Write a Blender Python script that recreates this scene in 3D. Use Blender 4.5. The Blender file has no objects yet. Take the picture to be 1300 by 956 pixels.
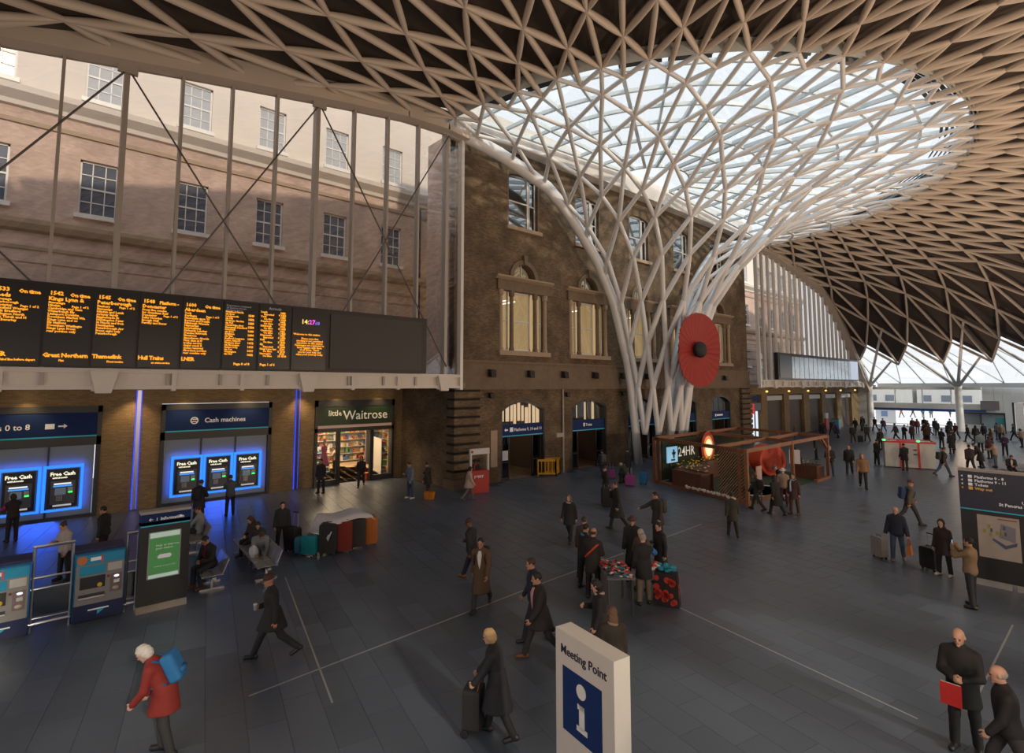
import bpy, math, random, zlib
import numpy as np
from mathutils import Vector, Matrix, Euler
R = math.radians
rnd = random.Random(7)
SC = bpy.context.scene
COL = SC.collection

# ---------------------------------------------------------------- camera
cam = bpy.data.cameras.new('camera')
cam.sensor_fit = 'HORIZONTAL'; cam.sensor_width = 36.0
cam.lens = 680.0/1300.0*36.0
cam.shift_y = -45.0/1300.0
cam.clip_end = 1000
CAM = bpy.data.objects.new('camera', cam); COL.objects.link(CAM)
CAM.location = (0, 0, 5.6); CAM.rotation_euler = (R(90+4.79), 0, R(48.45))
SC.camera = CAM

# ---------------------------------------------------------------- sky, sun, exposure
w = bpy.data.worlds.new('overcast_sky'); SC.world = w; w.use_nodes = True
nt = w.node_tree; nt.nodes.clear()
tc = nt.nodes.new('ShaderNodeTexCoord'); sep = nt.nodes.new('ShaderNodeSeparateXYZ')
nz = nt.nodes.new('ShaderNodeTexNoise'); nz.inputs['Scale'].default_value = 3.0; nz.inputs['Detail'].default_value = 4.0
rp = nt.nodes.new('ShaderNodeValToRGB'); bg = nt.nodes.new('ShaderNodeBackground'); wo = nt.nodes.new('ShaderNodeOutputWorld')
mxs = nt.nodes.new('ShaderNodeMath'); mxs.operation = 'MULTIPLY_ADD'; mxs.inputs[1].default_value = 0.25
nt.links.new(tc.outputs['Generated'], sep.inputs[0]); nt.links.new(tc.outputs['Generated'], nz.inputs['Vector'])
nt.links.new(nz.outputs['Fac'], mxs.inputs[0]); nt.links.new(sep.outputs['Z'], mxs.inputs[2])
nt.links.new(mxs.outputs[0], rp.inputs[0])
rp.color_ramp.elements[0].position = 0.0; rp.color_ramp.elements[0].color = (0.93, 0.93, 0.95, 1)
rp.color_ramp.elements[1].position = 1.0; rp.color_ramp.elements[1].color = (0.80, 0.88, 0.95, 1)
nt.links.new(rp.outputs[0], bg.inputs['Color']); nt.links.new(bg.outputs[0], wo.inputs[0])
bg.inputs['Strength'].default_value = 1.3

def lamp(name, kind, loc, energy, color=(1, 1, 1), size=0.1, target=None, spot=None, blend=0.6):
    d = bpy.data.lights.new(name, kind); d.energy = energy; d.color = color
    if kind == 'AREA': d.shape = 'DISK'; d.size = size
    elif kind in ('POINT', 'SPOT'): d.shadow_soft_size = size
    if kind == 'SPOT': d.spot_size = R(spot); d.spot_blend = blend
    o = bpy.data.objects.new(name, d); COL.objects.link(o); o.location = loc
    if target is not None:
        o.rotation_euler = (Vector(target)-Vector(loc)).to_track_quat('-Z', 'Y').to_euler()
    return o

sun = lamp('sun', 'SUN', (60, 20, 60), 2.4, (1.0, 0.86, 0.66), target=(60-0.92, 20+0.10, 60-0.40))
sun.data.angle = R(2.5)
# warm uplighters standing on the mezzanine edge and column heads, washing the roof
for (ux, uy, uz, e) in ((2, 6, 4.6, 650), (6, 20, 4.6, 1550), (8, 36, 4.6, 1800), (4, 54, 4.6, 1200), (-4, 70, 5.0, 450), (-12, 80, 5.5, 150),
                        (-4, -4, 4.6, 350), (-14, -10, 4.6, 250)):
    lamp('uplighter', 'AREA', (ux, uy, uz), e, (1.0, 0.70, 0.47), 1.6, target=(ux*0.55-10.4, uy*0.55+15.7, 18))
SC.view_settings.view_transform = 'Standard'; SC.view_settings.look = 'None'
SC.view_settings.gamma = 1.0; SC.view_settings.use_curve_mapping = False
SC.view_settings.exposure = 0.0
SC.cycles.max_bounces = 8; SC.cycles.diffuse_bounces = 4; SC.cycles.glossy_bounces = 3
SC.cycles.transparent_max_bounces = 16; SC.cycles.transmission_bounces = 4
SC.cycles.sample_clamp_indirect = 4.0; SC.cycles.use_denoising = True
SC.cycles.caustics_reflective = False; SC.cycles.caustics_refractive = False

# ---------------------------------------------------------------- materials
MATS = {}
def mat(name, col, rough=0.6, metal=0.0, var=0.12, scale=6.0, emit=None, bump=0.0, spec=0.5, coat=0.0):
    if name in MATS: return MATS[name]
    m = bpy.data.materials.new(name); m.use_nodes = True; t = m.node_tree; b = t.nodes['Principled BSDF']
    g = t.nodes.new('ShaderNodeNewGeometry'); n = t.nodes.new('ShaderNodeTexNoise')
    n.inputs['Scale'].default_value = scale; n.inputs['Detail'].default_value = 3.0
    t.links.new(g.outputs['Position'], n.inputs['Vector'])
    x = t.nodes.new('ShaderNodeMix'); x.data_type = 'RGBA'
    c = tuple(col)
    x.inputs['A'].default_value = tuple(max(0, v*(1-var)) for v in c)+(1,)
    x.inputs['B'].default_value = tuple(min(1, v*(1+var)) for v in c)+(1,)
    t.links.new(n.outputs['Fac'], x.inputs['Factor']); t.links.new(x.outputs['Result'], b.inputs['Base Color'])
    b.inputs['Roughness'].default_value = rough; b.inputs['Metallic'].default_value = metal
    b.inputs['Specular IOR Level'].default_value = spec; b.inputs['Coat Weight'].default_value = coat
    if emit:
        b.inputs['Emission Color'].default_value = tuple(emit[:3])+(1,); b.inputs['Emission Strength'].default_value = emit[3]
    if bump:
        bp = t.nodes.new('ShaderNodeBump'); bp.inputs['Strength'].default_value = bump; bp.inputs['Distance'].default_value = 0.02
        t.links.new(n.outputs['Fac'], bp.inputs['Height']); t.links.new(bp.outputs['Normal'], b.inputs['Normal'])
    MATS[name] = m; return m

def brick_mat(name, c1, c2, mortar, axis='YZ', bw=0.225, bh=0.075, rough=0.85, patch=0.35):
    m = bpy.data.materials.new(name); m.use_nodes = True; t = m.node_tree; b = t.nodes['Principled BSDF']
    g = t.nodes.new('ShaderNodeNewGeometry'); s = t.nodes.new('ShaderNodeSeparateXYZ'); k = t.nodes.new('ShaderNodeCombineXYZ')
    t.links.new(g.outputs['Position'], s.inputs[0])
    if axis == 'AUTO':    # both wall directions of one building
        a = t.nodes.new('ShaderNodeMath'); a.operation = 'ADD'
        t.links.new(s.outputs['X'], a.inputs[0]); t.links.new(s.outputs['Y'], a.inputs[1]); t.links.new(a.outputs[0], k.inputs['X'])
    else: t.links.new(s.outputs[axis[0]], k.inputs['X'])
    t.links.new(s.outputs['Z'], k.inputs['Y'])
    br = t.nodes.new('ShaderNodeTexBrick'); br.inputs['Scale'].default_value = 1.0
    br.inputs['Brick Width'].default_value = bw; br.inputs['Row Height'].default_value = bh
    br.inputs['Mortar Size'].default_value = 0.008; br.inputs['Mortar Smooth'].default_value = 0.3
    br.inputs['Color1'].default_value = (*c1, 1); br.inputs['Color2'].default_value = (*c2, 1); br.inputs['Mortar'].default_value = (*mortar, 1)
    t.links.new(k.outputs[0], br.inputs['Vector'])
    n = t.nodes.new('ShaderNodeTexNoise'); n.inputs['Scale'].default_value = 0.7; n.inputs['Detail'].default_value = 5.0
    t.links.new(g.outputs['Position'], n.inputs['Vector'])
    r = t.nodes.new('ShaderNodeMapRange'); r.inputs['From Min'].default_value = 0.3; r.inputs['From Max'].default_value = 0.7
    r.inputs['To Min'].default_value = 1-patch; r.inputs['To Max'].default_value = 1+patch*0.5
    t.links.new(n.outputs['Fac'], r.inputs['Value'])
    x = t.nodes.new('ShaderNodeMix'); x.data_type = 'RGBA'; x.blend_type = 'MULTIPLY'; x.inputs['Factor'].default_value = 1.0
    t.links.new(br.outputs['Color'], x.inputs['A']); t.links.new(r.outputs['Result'], x.inputs['B'])
    t.links.new(x.outputs['Result'], b.inputs['Base Color']); b.inputs['Roughness'].default_value = rough
    bp = t.nodes.new('ShaderNodeBump'); bp.inputs['Strength'].default_value = 0.4; bp.inputs['Distance'].default_value = 0.01
    inv = t.nodes.new('ShaderNodeMath'); inv.operation = 'SUBTRACT'; inv.inputs[0].default_value = 1.0
    t.links.new(br.outputs['Fac'], inv.inputs[1]); t.links.new(inv.outputs[0], bp.inputs['Height']); t.links.new(bp.outputs['Normal'], b.inputs['Normal'])
    return m

def tile_mat(name, col, amount=0.35, rough=0.4):
    m = bpy.data.materials.new(name); m.use_nodes = True; t = m.node_tree; b = t.nodes['Principled BSDF']
    g = t.nodes.new('ShaderNodeNewGeometry'); oi = t.nodes.new('ShaderNodeObjectInfo')
    a = t.nodes.new('ShaderNodeMath'); a.operation = 'ADD'; f = t.nodes.new('ShaderNodeMath'); f.operation = 'FRACT'
    t.links.new(g.outputs['Random Per Island'], a.inputs[0]); t.links.new(oi.outputs['Random'], a.inputs[1]); t.links.new(a.outputs[0], f.inputs[0])
    n = t.nodes.new('ShaderNodeTexNoise'); n.inputs['Scale'].default_value = 0.55; n.inputs['Detail'].default_value = 5.0
    t.links.new(g.outputs['Position'], n.inputs['Vector'])
    s = t.nodes.new('ShaderNodeMath'); s.operation = 'MULTIPLY_ADD'; s.inputs[1].default_value = 0.5
    t.links.new(f.outputs[0], s.inputs[0])
    h = t.nodes.new('ShaderNodeMath'); h.operation = 'MULTIPLY'; h.inputs[1].default_value = 0.5
    t.links.new(n.outputs['Fac'], h.inputs[0]); t.links.new(h.outputs[0], s.inputs[2])
    x = t.nodes.new('ShaderNodeMix'); x.data_type = 'RGBA'
    x.inputs['A'].default_value = tuple(v*(1-amount) for v in col)+(1,); x.inputs['B'].default_value = tuple(v*(1+amount) for v in col)+(1,)
    t.links.new(s.outputs[0], x.inputs['Factor']); t.links.new(x.outputs['Result'], b.inputs['Base Color'])
    rr = t.nodes.new('ShaderNodeMapRange'); rr.inputs['To Min'].default_value = rough-0.03; rr.inputs['To Max'].default_value = rough+0.06
    t.links.new(s.outputs[0], rr.inputs['Value']); t.links.new(rr.outputs['Result'], b.inputs['Roughness'])
    return m

def glass_mat(name, tint=(0.93, 0.96, 0.97), refl=0.08, rough=0.02, top=0.7):
    m = bpy.data.materials.new(name); m.use_nodes = True; t = m.node_tree; t.nodes.clear()
    o = t.nodes.new('ShaderNodeOutputMaterial'); x = t.nodes.new('ShaderNodeMixShader')
    tr = t.nodes.new('ShaderNodeBsdfTransparent'); gl = t.nodes.new('ShaderNodeBsdfGlossy')
    tr.inputs['Color'].default_value = (*tint, 1); gl.inputs['Roughness'].default_value = rough
    lw = t.nodes.new('ShaderNodeLayerWeight'); lw.inputs['Blend'].default_value = 0.25
    r = t.nodes.new('ShaderNodeMapRange'); r.inputs['To Min'].default_value = refl; r.inputs['To Max'].default_value = top
    t.links.new(lw.outputs['Fresnel'], r.inputs['Value']); t.links.new(r.outputs['Result'], x.inputs['Fac'])
    t.links.new(tr.outputs[0], x.inputs[1]); t.links.new(gl.outputs[0], x.inputs[2]); t.links.new(x.outputs[0], o.inputs['Surface'])
    return m

def glow(name, col, s):
    return mat(name, (0.02, 0.02, 0.02), 0.5, emit=(*col, s))

# ---------------------------------------------------------------- mesh helpers
class MB:
    """collects boxes, bars, tubes and prisms; build() links them as ONE mesh object"""
    def __init__(s): s.v = []; s.f = []; s.mi = []; s.cur = 0
    def add(s, vs, fs):
        n = len(s.v); s.v.extend([tuple(map(float, p)) for p in vs])
        s.f.extend([tuple(n+i for i in f) for f in fs]); s.mi.extend([s.cur]*len(fs)); return s
    def box(s, x0, x1, y0, y1, z0, z1):
        x0, x1 = min(x0, x1), max(x0, x1); y0, y1 = min(y0, y1), max(y0, y1); z0, z1 = min(z0, z1), max(z0, z1)
        return s.add([(x0,y0,z0),(x1,y0,z0),(x1,y1,z0),(x0,y1,z0),(x0,y0,z1),(x1,y0,z1),(x1,y1,z1),(x0,y1,z1)],
                     [(0,3,2,1),(4,5,6,7),(0,1,5,4),(1,2,6,5),(2,3,7,6),(3,0,4,7)])
    def hexa(s, pts):
        return s.add(pts, [(0,3,2,1),(4,5,6,7),(0,1,5,4),(1,2,6,5),(2,3,7,6),(3,0,4,7)])
    def tube(s, p, q, r0, r1=None, n=8):
        r1 = r0 if r1 is None else r1
        p = Vector(p); q = Vector(q); d = (q-p).normalized()
        a = d.orthogonal().normalized(); b = d.cross(a)
        vs = []
        for c, r in ((p, r0), (q, r1)):
            for i in range(n):
                t = 2*math.pi*i/n; vs.append(c+a*(r*math.cos(t))+b*(r*math.sin(t)))
        return s.add(vs+vs, [tuple(reversed(range(2*n, 3*n))), tuple(range(3*n, 4*n))]+[(i, (i+1) % n, n+(i+1) % n, n+i) for i in range(n)])
    def path(s, pts, r, n=8):
        pts = [Vector(p) for p in pts]; N = len(pts); rs = r if isinstance(r, (list, tuple)) else [r]*N
        vs = []; a = None
        for k, p in enumerate(pts):
            d = (pts[min(k+1, N-1)]-pts[max(k-1, 0)]).normalized()
            a = d.orthogonal().normalized() if a is None else (a-d*a.dot(d)).normalized()
            b = d.cross(a)
            for i in range(n):
                t = 2*math.pi*i/n; vs.append(p+a*(rs[k]*math.cos(t))+b*(rs[k]*math.sin(t)))
        fs = [tuple(reversed(range(n))), tuple(range((N-1)*n, N*n))]
        for k in range(N-1):
            fs += [(k*n+i, k*n+(i+1) % n, (k+1)*n+(i+1) % n, (k+1)*n+i) for i in range(n)]
        return s.add(vs, fs)
    def bar(s, p, q, w, d, up=(0, 0, 1), w1=None):
        """rectangular bar p->q, width w across, depth d along up (centred)"""
        p = Vector(p); q = Vector(q); t = (q-p).normalized(); u = Vector(up); u = u if abs(u.normalized().dot(t)) < .99 else Vector((0, 1, 0)); u = (u-t*u.dot(t)).normalized(); c = t.cross(u)
        vs = []
        for e, ww in ((p, w), (q, w1 or w)):
            for (i, j) in ((-1, -1), (1, -1), (1, 1), (-1, 1)): vs.append(e+c*(i*ww/2)+u*(j*d/2))
        return s.add(vs, [(0,3,2,1),(4,5,6,7),(0,1,5,4),(1,2,6,5),(2,3,7,6),(3,0,4,7)])
    def lathe(s, prof, c=(0, 0, 0), n=16, a0=0, a1=2*math.pi, axis='Z'):
        full = abs(a1-a0-2*math.pi) < 1e-6; m = n if full else n+1; vs = []; fs = []
        for (r, z) in prof:
            for i in range(m):
                t = a0+(a1-a0)*i/n
                x, y = r*math.cos(t), r*math.sin(t)
                if axis == 'Z': vs.append((c[0]+x, c[1]+y, c[2]+z))
                elif axis == 'X': vs.append((c[0]+z, c[1]+x, c[2]+y))
                else: vs.append((c[0]+y, c[1]+z, c[2]+x))
        for k in range(len(prof)-1):
            for i in range(n):
                j = (i+1) % m
                fs.append((k*m+i, k*m+j, (k+1)*m+j, (k+1)*m+i))
        if prof[0][0] > 1e-5 and full: fs.append(tuple(reversed(range(m))))
        if prof[-1][0] > 1e-5 and full: fs.append(tuple(range((len(prof)-1)*m, len(prof)*m)))
        return s.add(vs, fs)
    def prism(s, pts, h0, h1, plane='XY'):
        """polygon extruded along the axis missing from PLANE"""
        n = len(pts)
        if plane == 'XY': g = lambda a, b, h: (a, b, h)
        elif plane == 'YZ': g = lambda a, b, h: (h, a, b)
        else: g = lambda a, b, h: (a, h, b)
        vs = [g(a, b, h0) for a, b in pts]+[g(a, b, h1) for a, b in pts]
        return s.add(vs, [tuple(reversed(range(n))), tuple(range(n, 2*n))]+[(i, (i+1) % n, n+(i+1) % n, n+i) for i in range(n)])
    def ell(s, c, r, n=10, m=7):
        vs = [(c[0], c[1], c[2]-r[2])]; fs = []
        for j in range(1, m):
            ph = -math.pi/2+math.pi*j/m
            for i in range(n):
                t = 2*math.pi*i/n; vs.append((c[0]+r[0]*math.cos(ph)*math.cos(t), c[1]+r[1]*math.cos(ph)*math.sin(t), c[2]+r[2]*math.sin(ph)))
        vs.append((c[0], c[1], c[2]+r[2])); L = len(vs)-1
        for i in range(n):
            fs.append((0, 1+(i+1) % n, 1+i)); fs.append((L, L-n+i, L-n+(i+1) % n))
        for j in range(m-2):
            fs += [(1+j*n+i, 1+j*n+(i+1) % n, 1+(j+1)*n+(i+1) % n, 1+(j+1)*n+i) for i in range(n)]
        return s.add(vs, fs)
    def rbox(s, x0, x1, y0, y1, z0, z1, r=0.04, k=3):
        """box with rounded vertical-profile edges: a rounded rectangle in XZ extruded along Y"""
        pts = []
        for (cx, cz, a) in ((x1-r, z1-r, 0), (x0+r, z1-r, 90), (x0+r, z0+r, 180), (x1-r, z0+r, 270)):
            for i in range(k+1):
                t = R(a+90*i/k); pts.append((cx+r*math.cos(t), cz+r*math.sin(t)))
        return s.prism(pts, y0, y1, 'XZ')
    def mesh(s, name, mats, smooth=False):
        me = bpy.data.meshes.new(name); me.from_pydata(s.v, [], s.f)
        for m in (mats if isinstance(mats, (list, tuple)) else [mats]): me.materials.append(m)
        if any(s.mi): me.polygons.foreach_set('material_index', s.mi)
        if smooth: me.polygons.foreach_set('use_smooth', [True]*len(s.f))
        me.update(); return me
    def build(s, name, mats, parent=None, smooth=False, world=False):
        if world and parent is not None:
            l = parent.location; s.v = [(a-l[0], b-l[1], c-l[2]) for a, b, c in s.v]
        return link(name, s.mesh(name, mats, smooth), parent)

def link(name, data, parent=None):
    o = bpy.data.objects.new(name, data); COL.objects.link(o)
    if parent is not None: o.parent = parent
    return o
def tag(o, label=None, cat=None, group=None, kind=None):
    if label: o['label'] = label
    if cat: o['category'] = cat
    if group: o['group'] = group
    if kind: o['kind'] = kind
    return o
def thing(name, label, cat, loc=(0, 0, 0), rz=0.0, group=None):
    o = link(name, None); o.empty_display_size = 0.2; o.location = loc; o.rotation_euler = (0, 0, rz)
    return tag(o, label, cat, group)
def setting(name, loc=(0, 0, 0)):
    o = link(name, None); o.location = loc; o['kind'] = 'structure'; return o
def struct(name, mb, m, smooth=False):
    o = mb.build(name, m, None, smooth); o['kind'] = 'structure'; return o
def stuff(o): o['kind'] = 'stuff'; return o
def dup(root, loc, rz, label=None, group=None):
    r = root.copy(); COL.objects.link(r); r.location = loc; r.rotation_euler = (0, 0, rz)
    if label: r['label'] = label
    if group: r['group'] = group
    for ch in list(root.children):
        c = ch.copy(); COL.objects.link(c); c.parent = r
        for g in list(ch.children):
            d = g.copy(); COL.objects.link(d); d.parent = c
    return r

def text_mesh(body, size, align='LEFT', spacing=1.0, bold=0.0, res=1, line=1.0):
    cu = bpy.data.curves.new('lettering', 'FONT'); cu.body = body; cu.size = size; cu.align_x = align
    cu.resolution_u = res; cu.space_character = spacing; cu.space_line = line; cu.offset = bold; cu.extrude = 0.004; cu.fill_mode = 'BOTH'
    o = bpy.data.objects.new('tmp', cu); COL.objects.link(o)
    dg = bpy.context.evaluated_depsgraph_get()
    me = bpy.data.meshes.new_from_object(o.evaluated_get(dg)); me.name = 'lettering'
    bpy.data.objects.remove(o); bpy.data.curves.remove(cu); return me
def lettering(body, size, m, parent, loc, face='X', align='LEFT', spacing=1.0, bold=0.0, line=1.0, name='lettering', res=1):
    """text standing on a wall: face 'X' reads along +Y seen from +X; '-Y' reads along +X seen from -Y"""
    me = text_mesh(body, size, align, spacing, bold, res, line)
    me.materials.clear(); me.materials.append(m)
    o = link(name, me, parent); o.location = loc
    o.rotation_euler = {'X': (R(90), 0, R(90)), '-Y': (R(90), 0, 0), '+Y': (R(90), 0, R(180))}[face] if isinstance(face, str) else face
    return o
# ================================================================ common materials
WHITE = mat('white_paint', (0.66, 0.62, 0.57), 0.45, var=0.05)
STEELW = mat('white_steel', (0.72, 0.71, 0.69), 0.35, var=0.05)
DARK = mat('dark_grey_metal', (0.03, 0.032, 0.035), 0.45)
BLACK = mat('black_plastic', (0.012, 0.012, 0.013), 0.4)
CHROME = mat('brushed_steel', (0.55, 0.55, 0.56), 0.3, 1.0, var=0.06)
ROOFP = mat('roof_panel_brown', (0.060, 0.047, 0.041), 0.7, var=0.2, scale=0.8)
RIB = mat('roof_rib_cream', (0.60, 0.53, 0.46), 0.5, var=0.05, scale=1.0)
BRICK = brick_mat('stock_brick', (0.195, 0.132, 0.072), (0.108, 0.074, 0.042), (0.11, 0.085, 0.058), 'AUTO', patch=0.45)
BRICKY = brick_mat('yellow_brick', (0.34, 0.235, 0.115), (0.24, 0.165, 0.085), (0.20, 0.15, 0.09), 'AUTO', patch=0.15)
BRICKP = brick_mat('pale_brick', (0.62, 0.45, 0.37), (0.48, 0.35, 0.29), (0.50, 0.41, 0.36), 'AUTO', patch=0.2)
TRIMHAZE = mat('pale_trim_haze', (0.66, 0.60, 0.54), 0.8, var=0.08, scale=0.7)  # pale cornice; hazy overexposure of the attic brick put into the same colour
STONE = mat('sandstone', (0.36, 0.27, 0.19), 0.75, var=0.18, scale=2.5, bump=0.3)
STONED = mat('sooty_sandstone', (0.17, 0.122, 0.08), 0.8, var=0.25, scale=2.5, bump=0.3)
GLASS = glass_mat('clear_glass', (.98, .99, .99), .03, top=.2)
GLASSW = glass_mat('window_glass', (0.80, 0.86, 0.88), 0.34)
GLASS1 = glass_mat('lit_room_glass', (.92, .92, .9), .06, top=.3)
GLASSD = glass_mat('dark_glass', (0.25, 0.27, 0.28), 0.12)
NAVY = mat('sign_navy', (0.012, 0.032, 0.125), 0.6, spec=0.15)
CYAN = mat('sign_cyan', (0.02, 0.35, 0.48), 0.45, emit=(0.02, 0.4, 0.55, 0.12))
SIGNW = mat('sign_white', (0.75, 0.75, 0.75), 0.5, emit=(0.8, 0.8, 0.8, 0.10))

# ================================================================ floor: stone paving slabs
fl = setting('floor')
MB().box(-42, 34, -26, 93, -0.5, -0.02).build('floor_bed', mat('floor_bedding', (0.062, 0.072, 0.088), 0.6), fl)
FLOORM = tile_mat('grey_granite_slab', (0.082, 0.103, 0.139), 0.30, 0.33)
TA = R(-12.0); TW, TH = 1.2, 0.6
ca, sa = math.cos(TA), math.sin(TA)
tile_me = MB().box(-TW/2+0.0025, TW/2-0.0025, -TH/2+0.0025, TH/2-0.0025, -0.03, 0.0).mesh('floor_tile', FLOORM)
cells = []
for i in range(-60, 60):
    for j in range(-100, 175):
        u = (i+(0.5 if j % 2 else 0))*TW; v = j*TH
        x, y = u*ca-v*sa-8, u*sa+v*ca+20
        if x < -36 or x > 30 or y < -20 or y > 92: continue
        if x < -24.0 and 17.4 < y < 52.6: continue
        if (x+23)**2+(y-35)**2 > 57.5**2 and x > -22: continue
        # how large the slab shows in the picture
        k = -x*math.sin(R(48.45))+y*math.cos(R(48.45)); h = x*math.cos(R(48.45))+y*math.sin(R(48.45))
        vis = k > 4 and abs(h) < k*0.99 and k > 6.8
        cells.append((k if vis else 1e6+k, x, y))
cells.sort()
for n, (k, x, y) in enumerate(cells[:300]):
    o = link('floor_tile', tile_me, fl); o.location = (x, y, 0); o.rotation_euler = (0, 0, TA)
mb = MB()
for (k, x, y) in cells[300:]:
    pts = [(x+a*ca-b*sa, y+a*sa+b*ca) for a, b in ((-TW/2+.006, -TH/2+.006), (TW/2-.006, -TH/2+.006), (TW/2-.006, TH/2-.006), (-TW/2+.006, TH/2-.006))]
    mb.hexa([(a, b, -0.03) for a, b in pts]+[(a, b, 0.0) for a, b in pts])
stuff(mb.build('floor_tiling', FLOORM, fl))
STRIP = mat('steel_floor_strip', (0.45, 0.46, 0.47), 0.35, 0.6)
for p, q in (((-16.6, 5.8), (-9.6, 4.25)), ((-10.8, 3.2), (-11.25, 11.4)), ((-11.25, 11.4), (-11.6, 20.6)), ((-8.4, 12.66), (-2.6, 11.45)), ((-2.0, 17.5), (-2.05, 12.6))):
    MB().bar((*p, 0.0), (*q, 0.0), 0.035, 0.008).build('floor_strip', STRIP, fl)

# ================================================================ the roof: a half dome of lattice ribs about (-23.2, 35)
AX, AY = -23.2, 34.7
PRr = [0.0, 2.0, 2.25, 2.7, 3.1, 3.5, 4.5, 6.3, 8.2, 9.7, 11.2, 13.4, 15.2, 17.2, 19.0, 21.5, 24.6, 30.4, 36.5, 42.7, 48.3, 51.5, 57]
PRz = [0.0, 0.0, 2.2, 5.5, 7.3, 8.5, 11.4, 14.1, 16.0, 17.25, 18.15, 18.75, 19.15, 19.42, 19.58, 19.45, 19.0, 18.05, 16.95, 12.9, 7.9, 5.0, 0]
def pz(r): return float(np.interp(r, PRr, PRz))
def P3(r, phi, dz=0.0):
    return Vector((AX+r*math.cos(R(phi)), AY+r*math.sin(R(phi)), pz(r)+dz))
def nrm(r, phi):
    e = 0.4; dr = (pz(r+e)-pz(r-e))/(2*e); n = Vector((-dr*math.cos(R(phi)), -dr*math.sin(R(phi)), 1.0)); return n.normalized()
RIN = [(2.25, 24.0), (2.7, 22.5), (3.5, 20.5), (4.5, 18.4), (6.3, 16.5), (8.2, 15.4), (9.7, 14.6), (11.2, 14.0), (13.4, 13.4), (15.2, 13.0), (17.2, 12.6), (19.0, 12.4)]
ROUT = [19.0, 21.05, 23.3, 25.75, 28.45, 31.4, 34.7, 38.2, 41.8, 45.3, 47.9]
def so(r): return float(np.interp(r, [19, 25, 36, 47], [12.4, 12.2, 11.6, 11.25]))

ceil = setting('ceiling', (AX, AY, 0))
cone = thing('lattice_column', 'white steel lattice funnel rising from the floor and flaring into the roof', 'column', (AX, AY, 0))

def node(r, s, a):
    ph = a*s/2.0
    return r, ph
def seg(n0, n1):
    """clip a member at the roof edge (phi = +-90)"""
    (r0, p0), (r1, p1) = n0, n1
    L = 89.2
    if abs(p0) > L and abs(p1) > L: return None
    if abs(p1) > L:
        t = (math.copysign(L, p1)-p0)/(p1-p0); r1 = r0+(r1-r0)*t; p1 = math.copysign(L, p1)
    elif abs(p0) > L:
        t = (math.copysign(L, p0)-p1)/(p0-p1); r0 = r1+(r0-r1)*t; p0 = math.copysign(L, p0)
    if abs(r0-r1) < 0.05 and abs(p0-p1) < 0.3: return None
    return (r0, p0), (r1, p1)
members = []          # (kind, node, node)
for i in range(len(RIN)-1):
    (r0, s0), (r1, s1) = RIN[i], RIN[i+1]
    par = 0 if i % 2 == 0 else 1
    for a in range(-20, 21):
        if (a % 2) != par: continue
        for b in (a-1, a+1):
            g = seg(node(r0, s0, a), node(r1, s1, b))
            if g: members.append(('in', *g))
        if i+2 < len(RIN) and r0 > 8.0:
            g = seg(node(r0, s0, a), node(RIN[i+2][0], RIN[i+2][1], a))
            if g: members.append(('in', *g))
# the doubling ring between the funnel and the finer roof lattice
for k in range(-8, 9):
    for sgn in (-0.5, 0.5):
        g = seg((19.0, k*12.4), (18.1, (k+sgn/2)*12.5))
        if g: members.append(('in', *g))
        g = seg((18.1, (k+sgn/2)*12.5), (ROUT[1], (k+sgn/2)*so(ROUT[1])))
        if g: members.append(('out', *g))
    g = seg((17.2, k*12.6), (19.0, k*12.4))
    if g: members.append(('in', *g))
for i in range(len(ROUT)-1):
    r0, r1 = ROUT[i], ROUT[i+1]; par = i % 2
    for a in range(-34, 35):
        if (a % 2) != par: continue
        for b in (a-1, a+1):
            g = seg(node(r0, so(r0)/2, a), node(r1, so(r1)/2, b))
            if g: members.append(('out', *g))
        if i+2 < len(ROUT):
            g = seg(node(r0, so(r0)/2, a), node(ROUT[i+2], so(ROUT[i+2])/2, a))
            if g: members.append(('out', *g))
CF = (-math.sin(R(48.45)), math.cos(R(48.45)))
def shows(p):
    x, y = p[0], p[1]; k = x*CF[0]+y*CF[1]; h = x*CF[1]-y*CF[0]
    if k < 3 or abs(h) > 1.02*k: return 1e6+abs(k)
    u = (p[2]-5.6)/k
    if u > 0.80: return 1e6+k
    return math.sqrt(x*x+y*y+(p[2]-5.6)**2)
def lens(mb, A, B, N):
    """a rib that is slim at the nodes and swells to mid-span"""
    t = (B-A).normalized(); c = t.cross(N).normalized(); vs = []; n = 8
    for u, w, h in ((0, .085, .10), (.2, .115, .16), (.5, .125, .185), (.8, .115, .16), (1, .085, .10)):
        p = A+(B-A)*u
        for i in range(n):
            a = 2*math.pi*i/n; vs.append(p+c*(w*math.cos(a))+N*(h*math.sin(a)+.05))
    fs = [(k*n+i, k*n+(i+1) % n, (k+1)*n+(i+1) % n, (k+1)*n+i) for k in range(4) for i in range(n)]
    mb.add(vs, fs)
def rib(mb, g0, g1, deep):
    (r0, p0), (r1, p1) = g0, g1
    n = 1
    pts = []
    for t in np.linspace(0, 1, n+1):
        pts.append((r0+(r1-r0)*t, p0+(p1-p0)*t))
    for (a, b) in zip(pts[:-1], pts[1:]):
        A, B = P3(*a), P3(*b); N = nrm(a[0], a[1])
        if deep: lens(mb, A, B, N)
        else: mb.tube(A, B, tube_r(a[0]), tube_r(b[0]), 8)
def tube_r(r): return float(np.interp(r, [2, 5, 10, 19], [0.20, 0.165, 0.130, 0.105]))
outs = []
for m in members:
    mid = P3((m[1][0]+m[2][0])/2, (m[1][1]+m[2][1])/2)
    outs.append((shows(mid), m))
ins = sorted([o for o in outs if o[1][0] == 'in'], key=lambda o: o[0]); outs = sorted([o for o in outs if o[1][0] == 'out'], key=lambda o: o[0])
FUN = mat('funnel_white', (0.73, 0.75, 0.77), 0.4, var=0.04)
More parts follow.
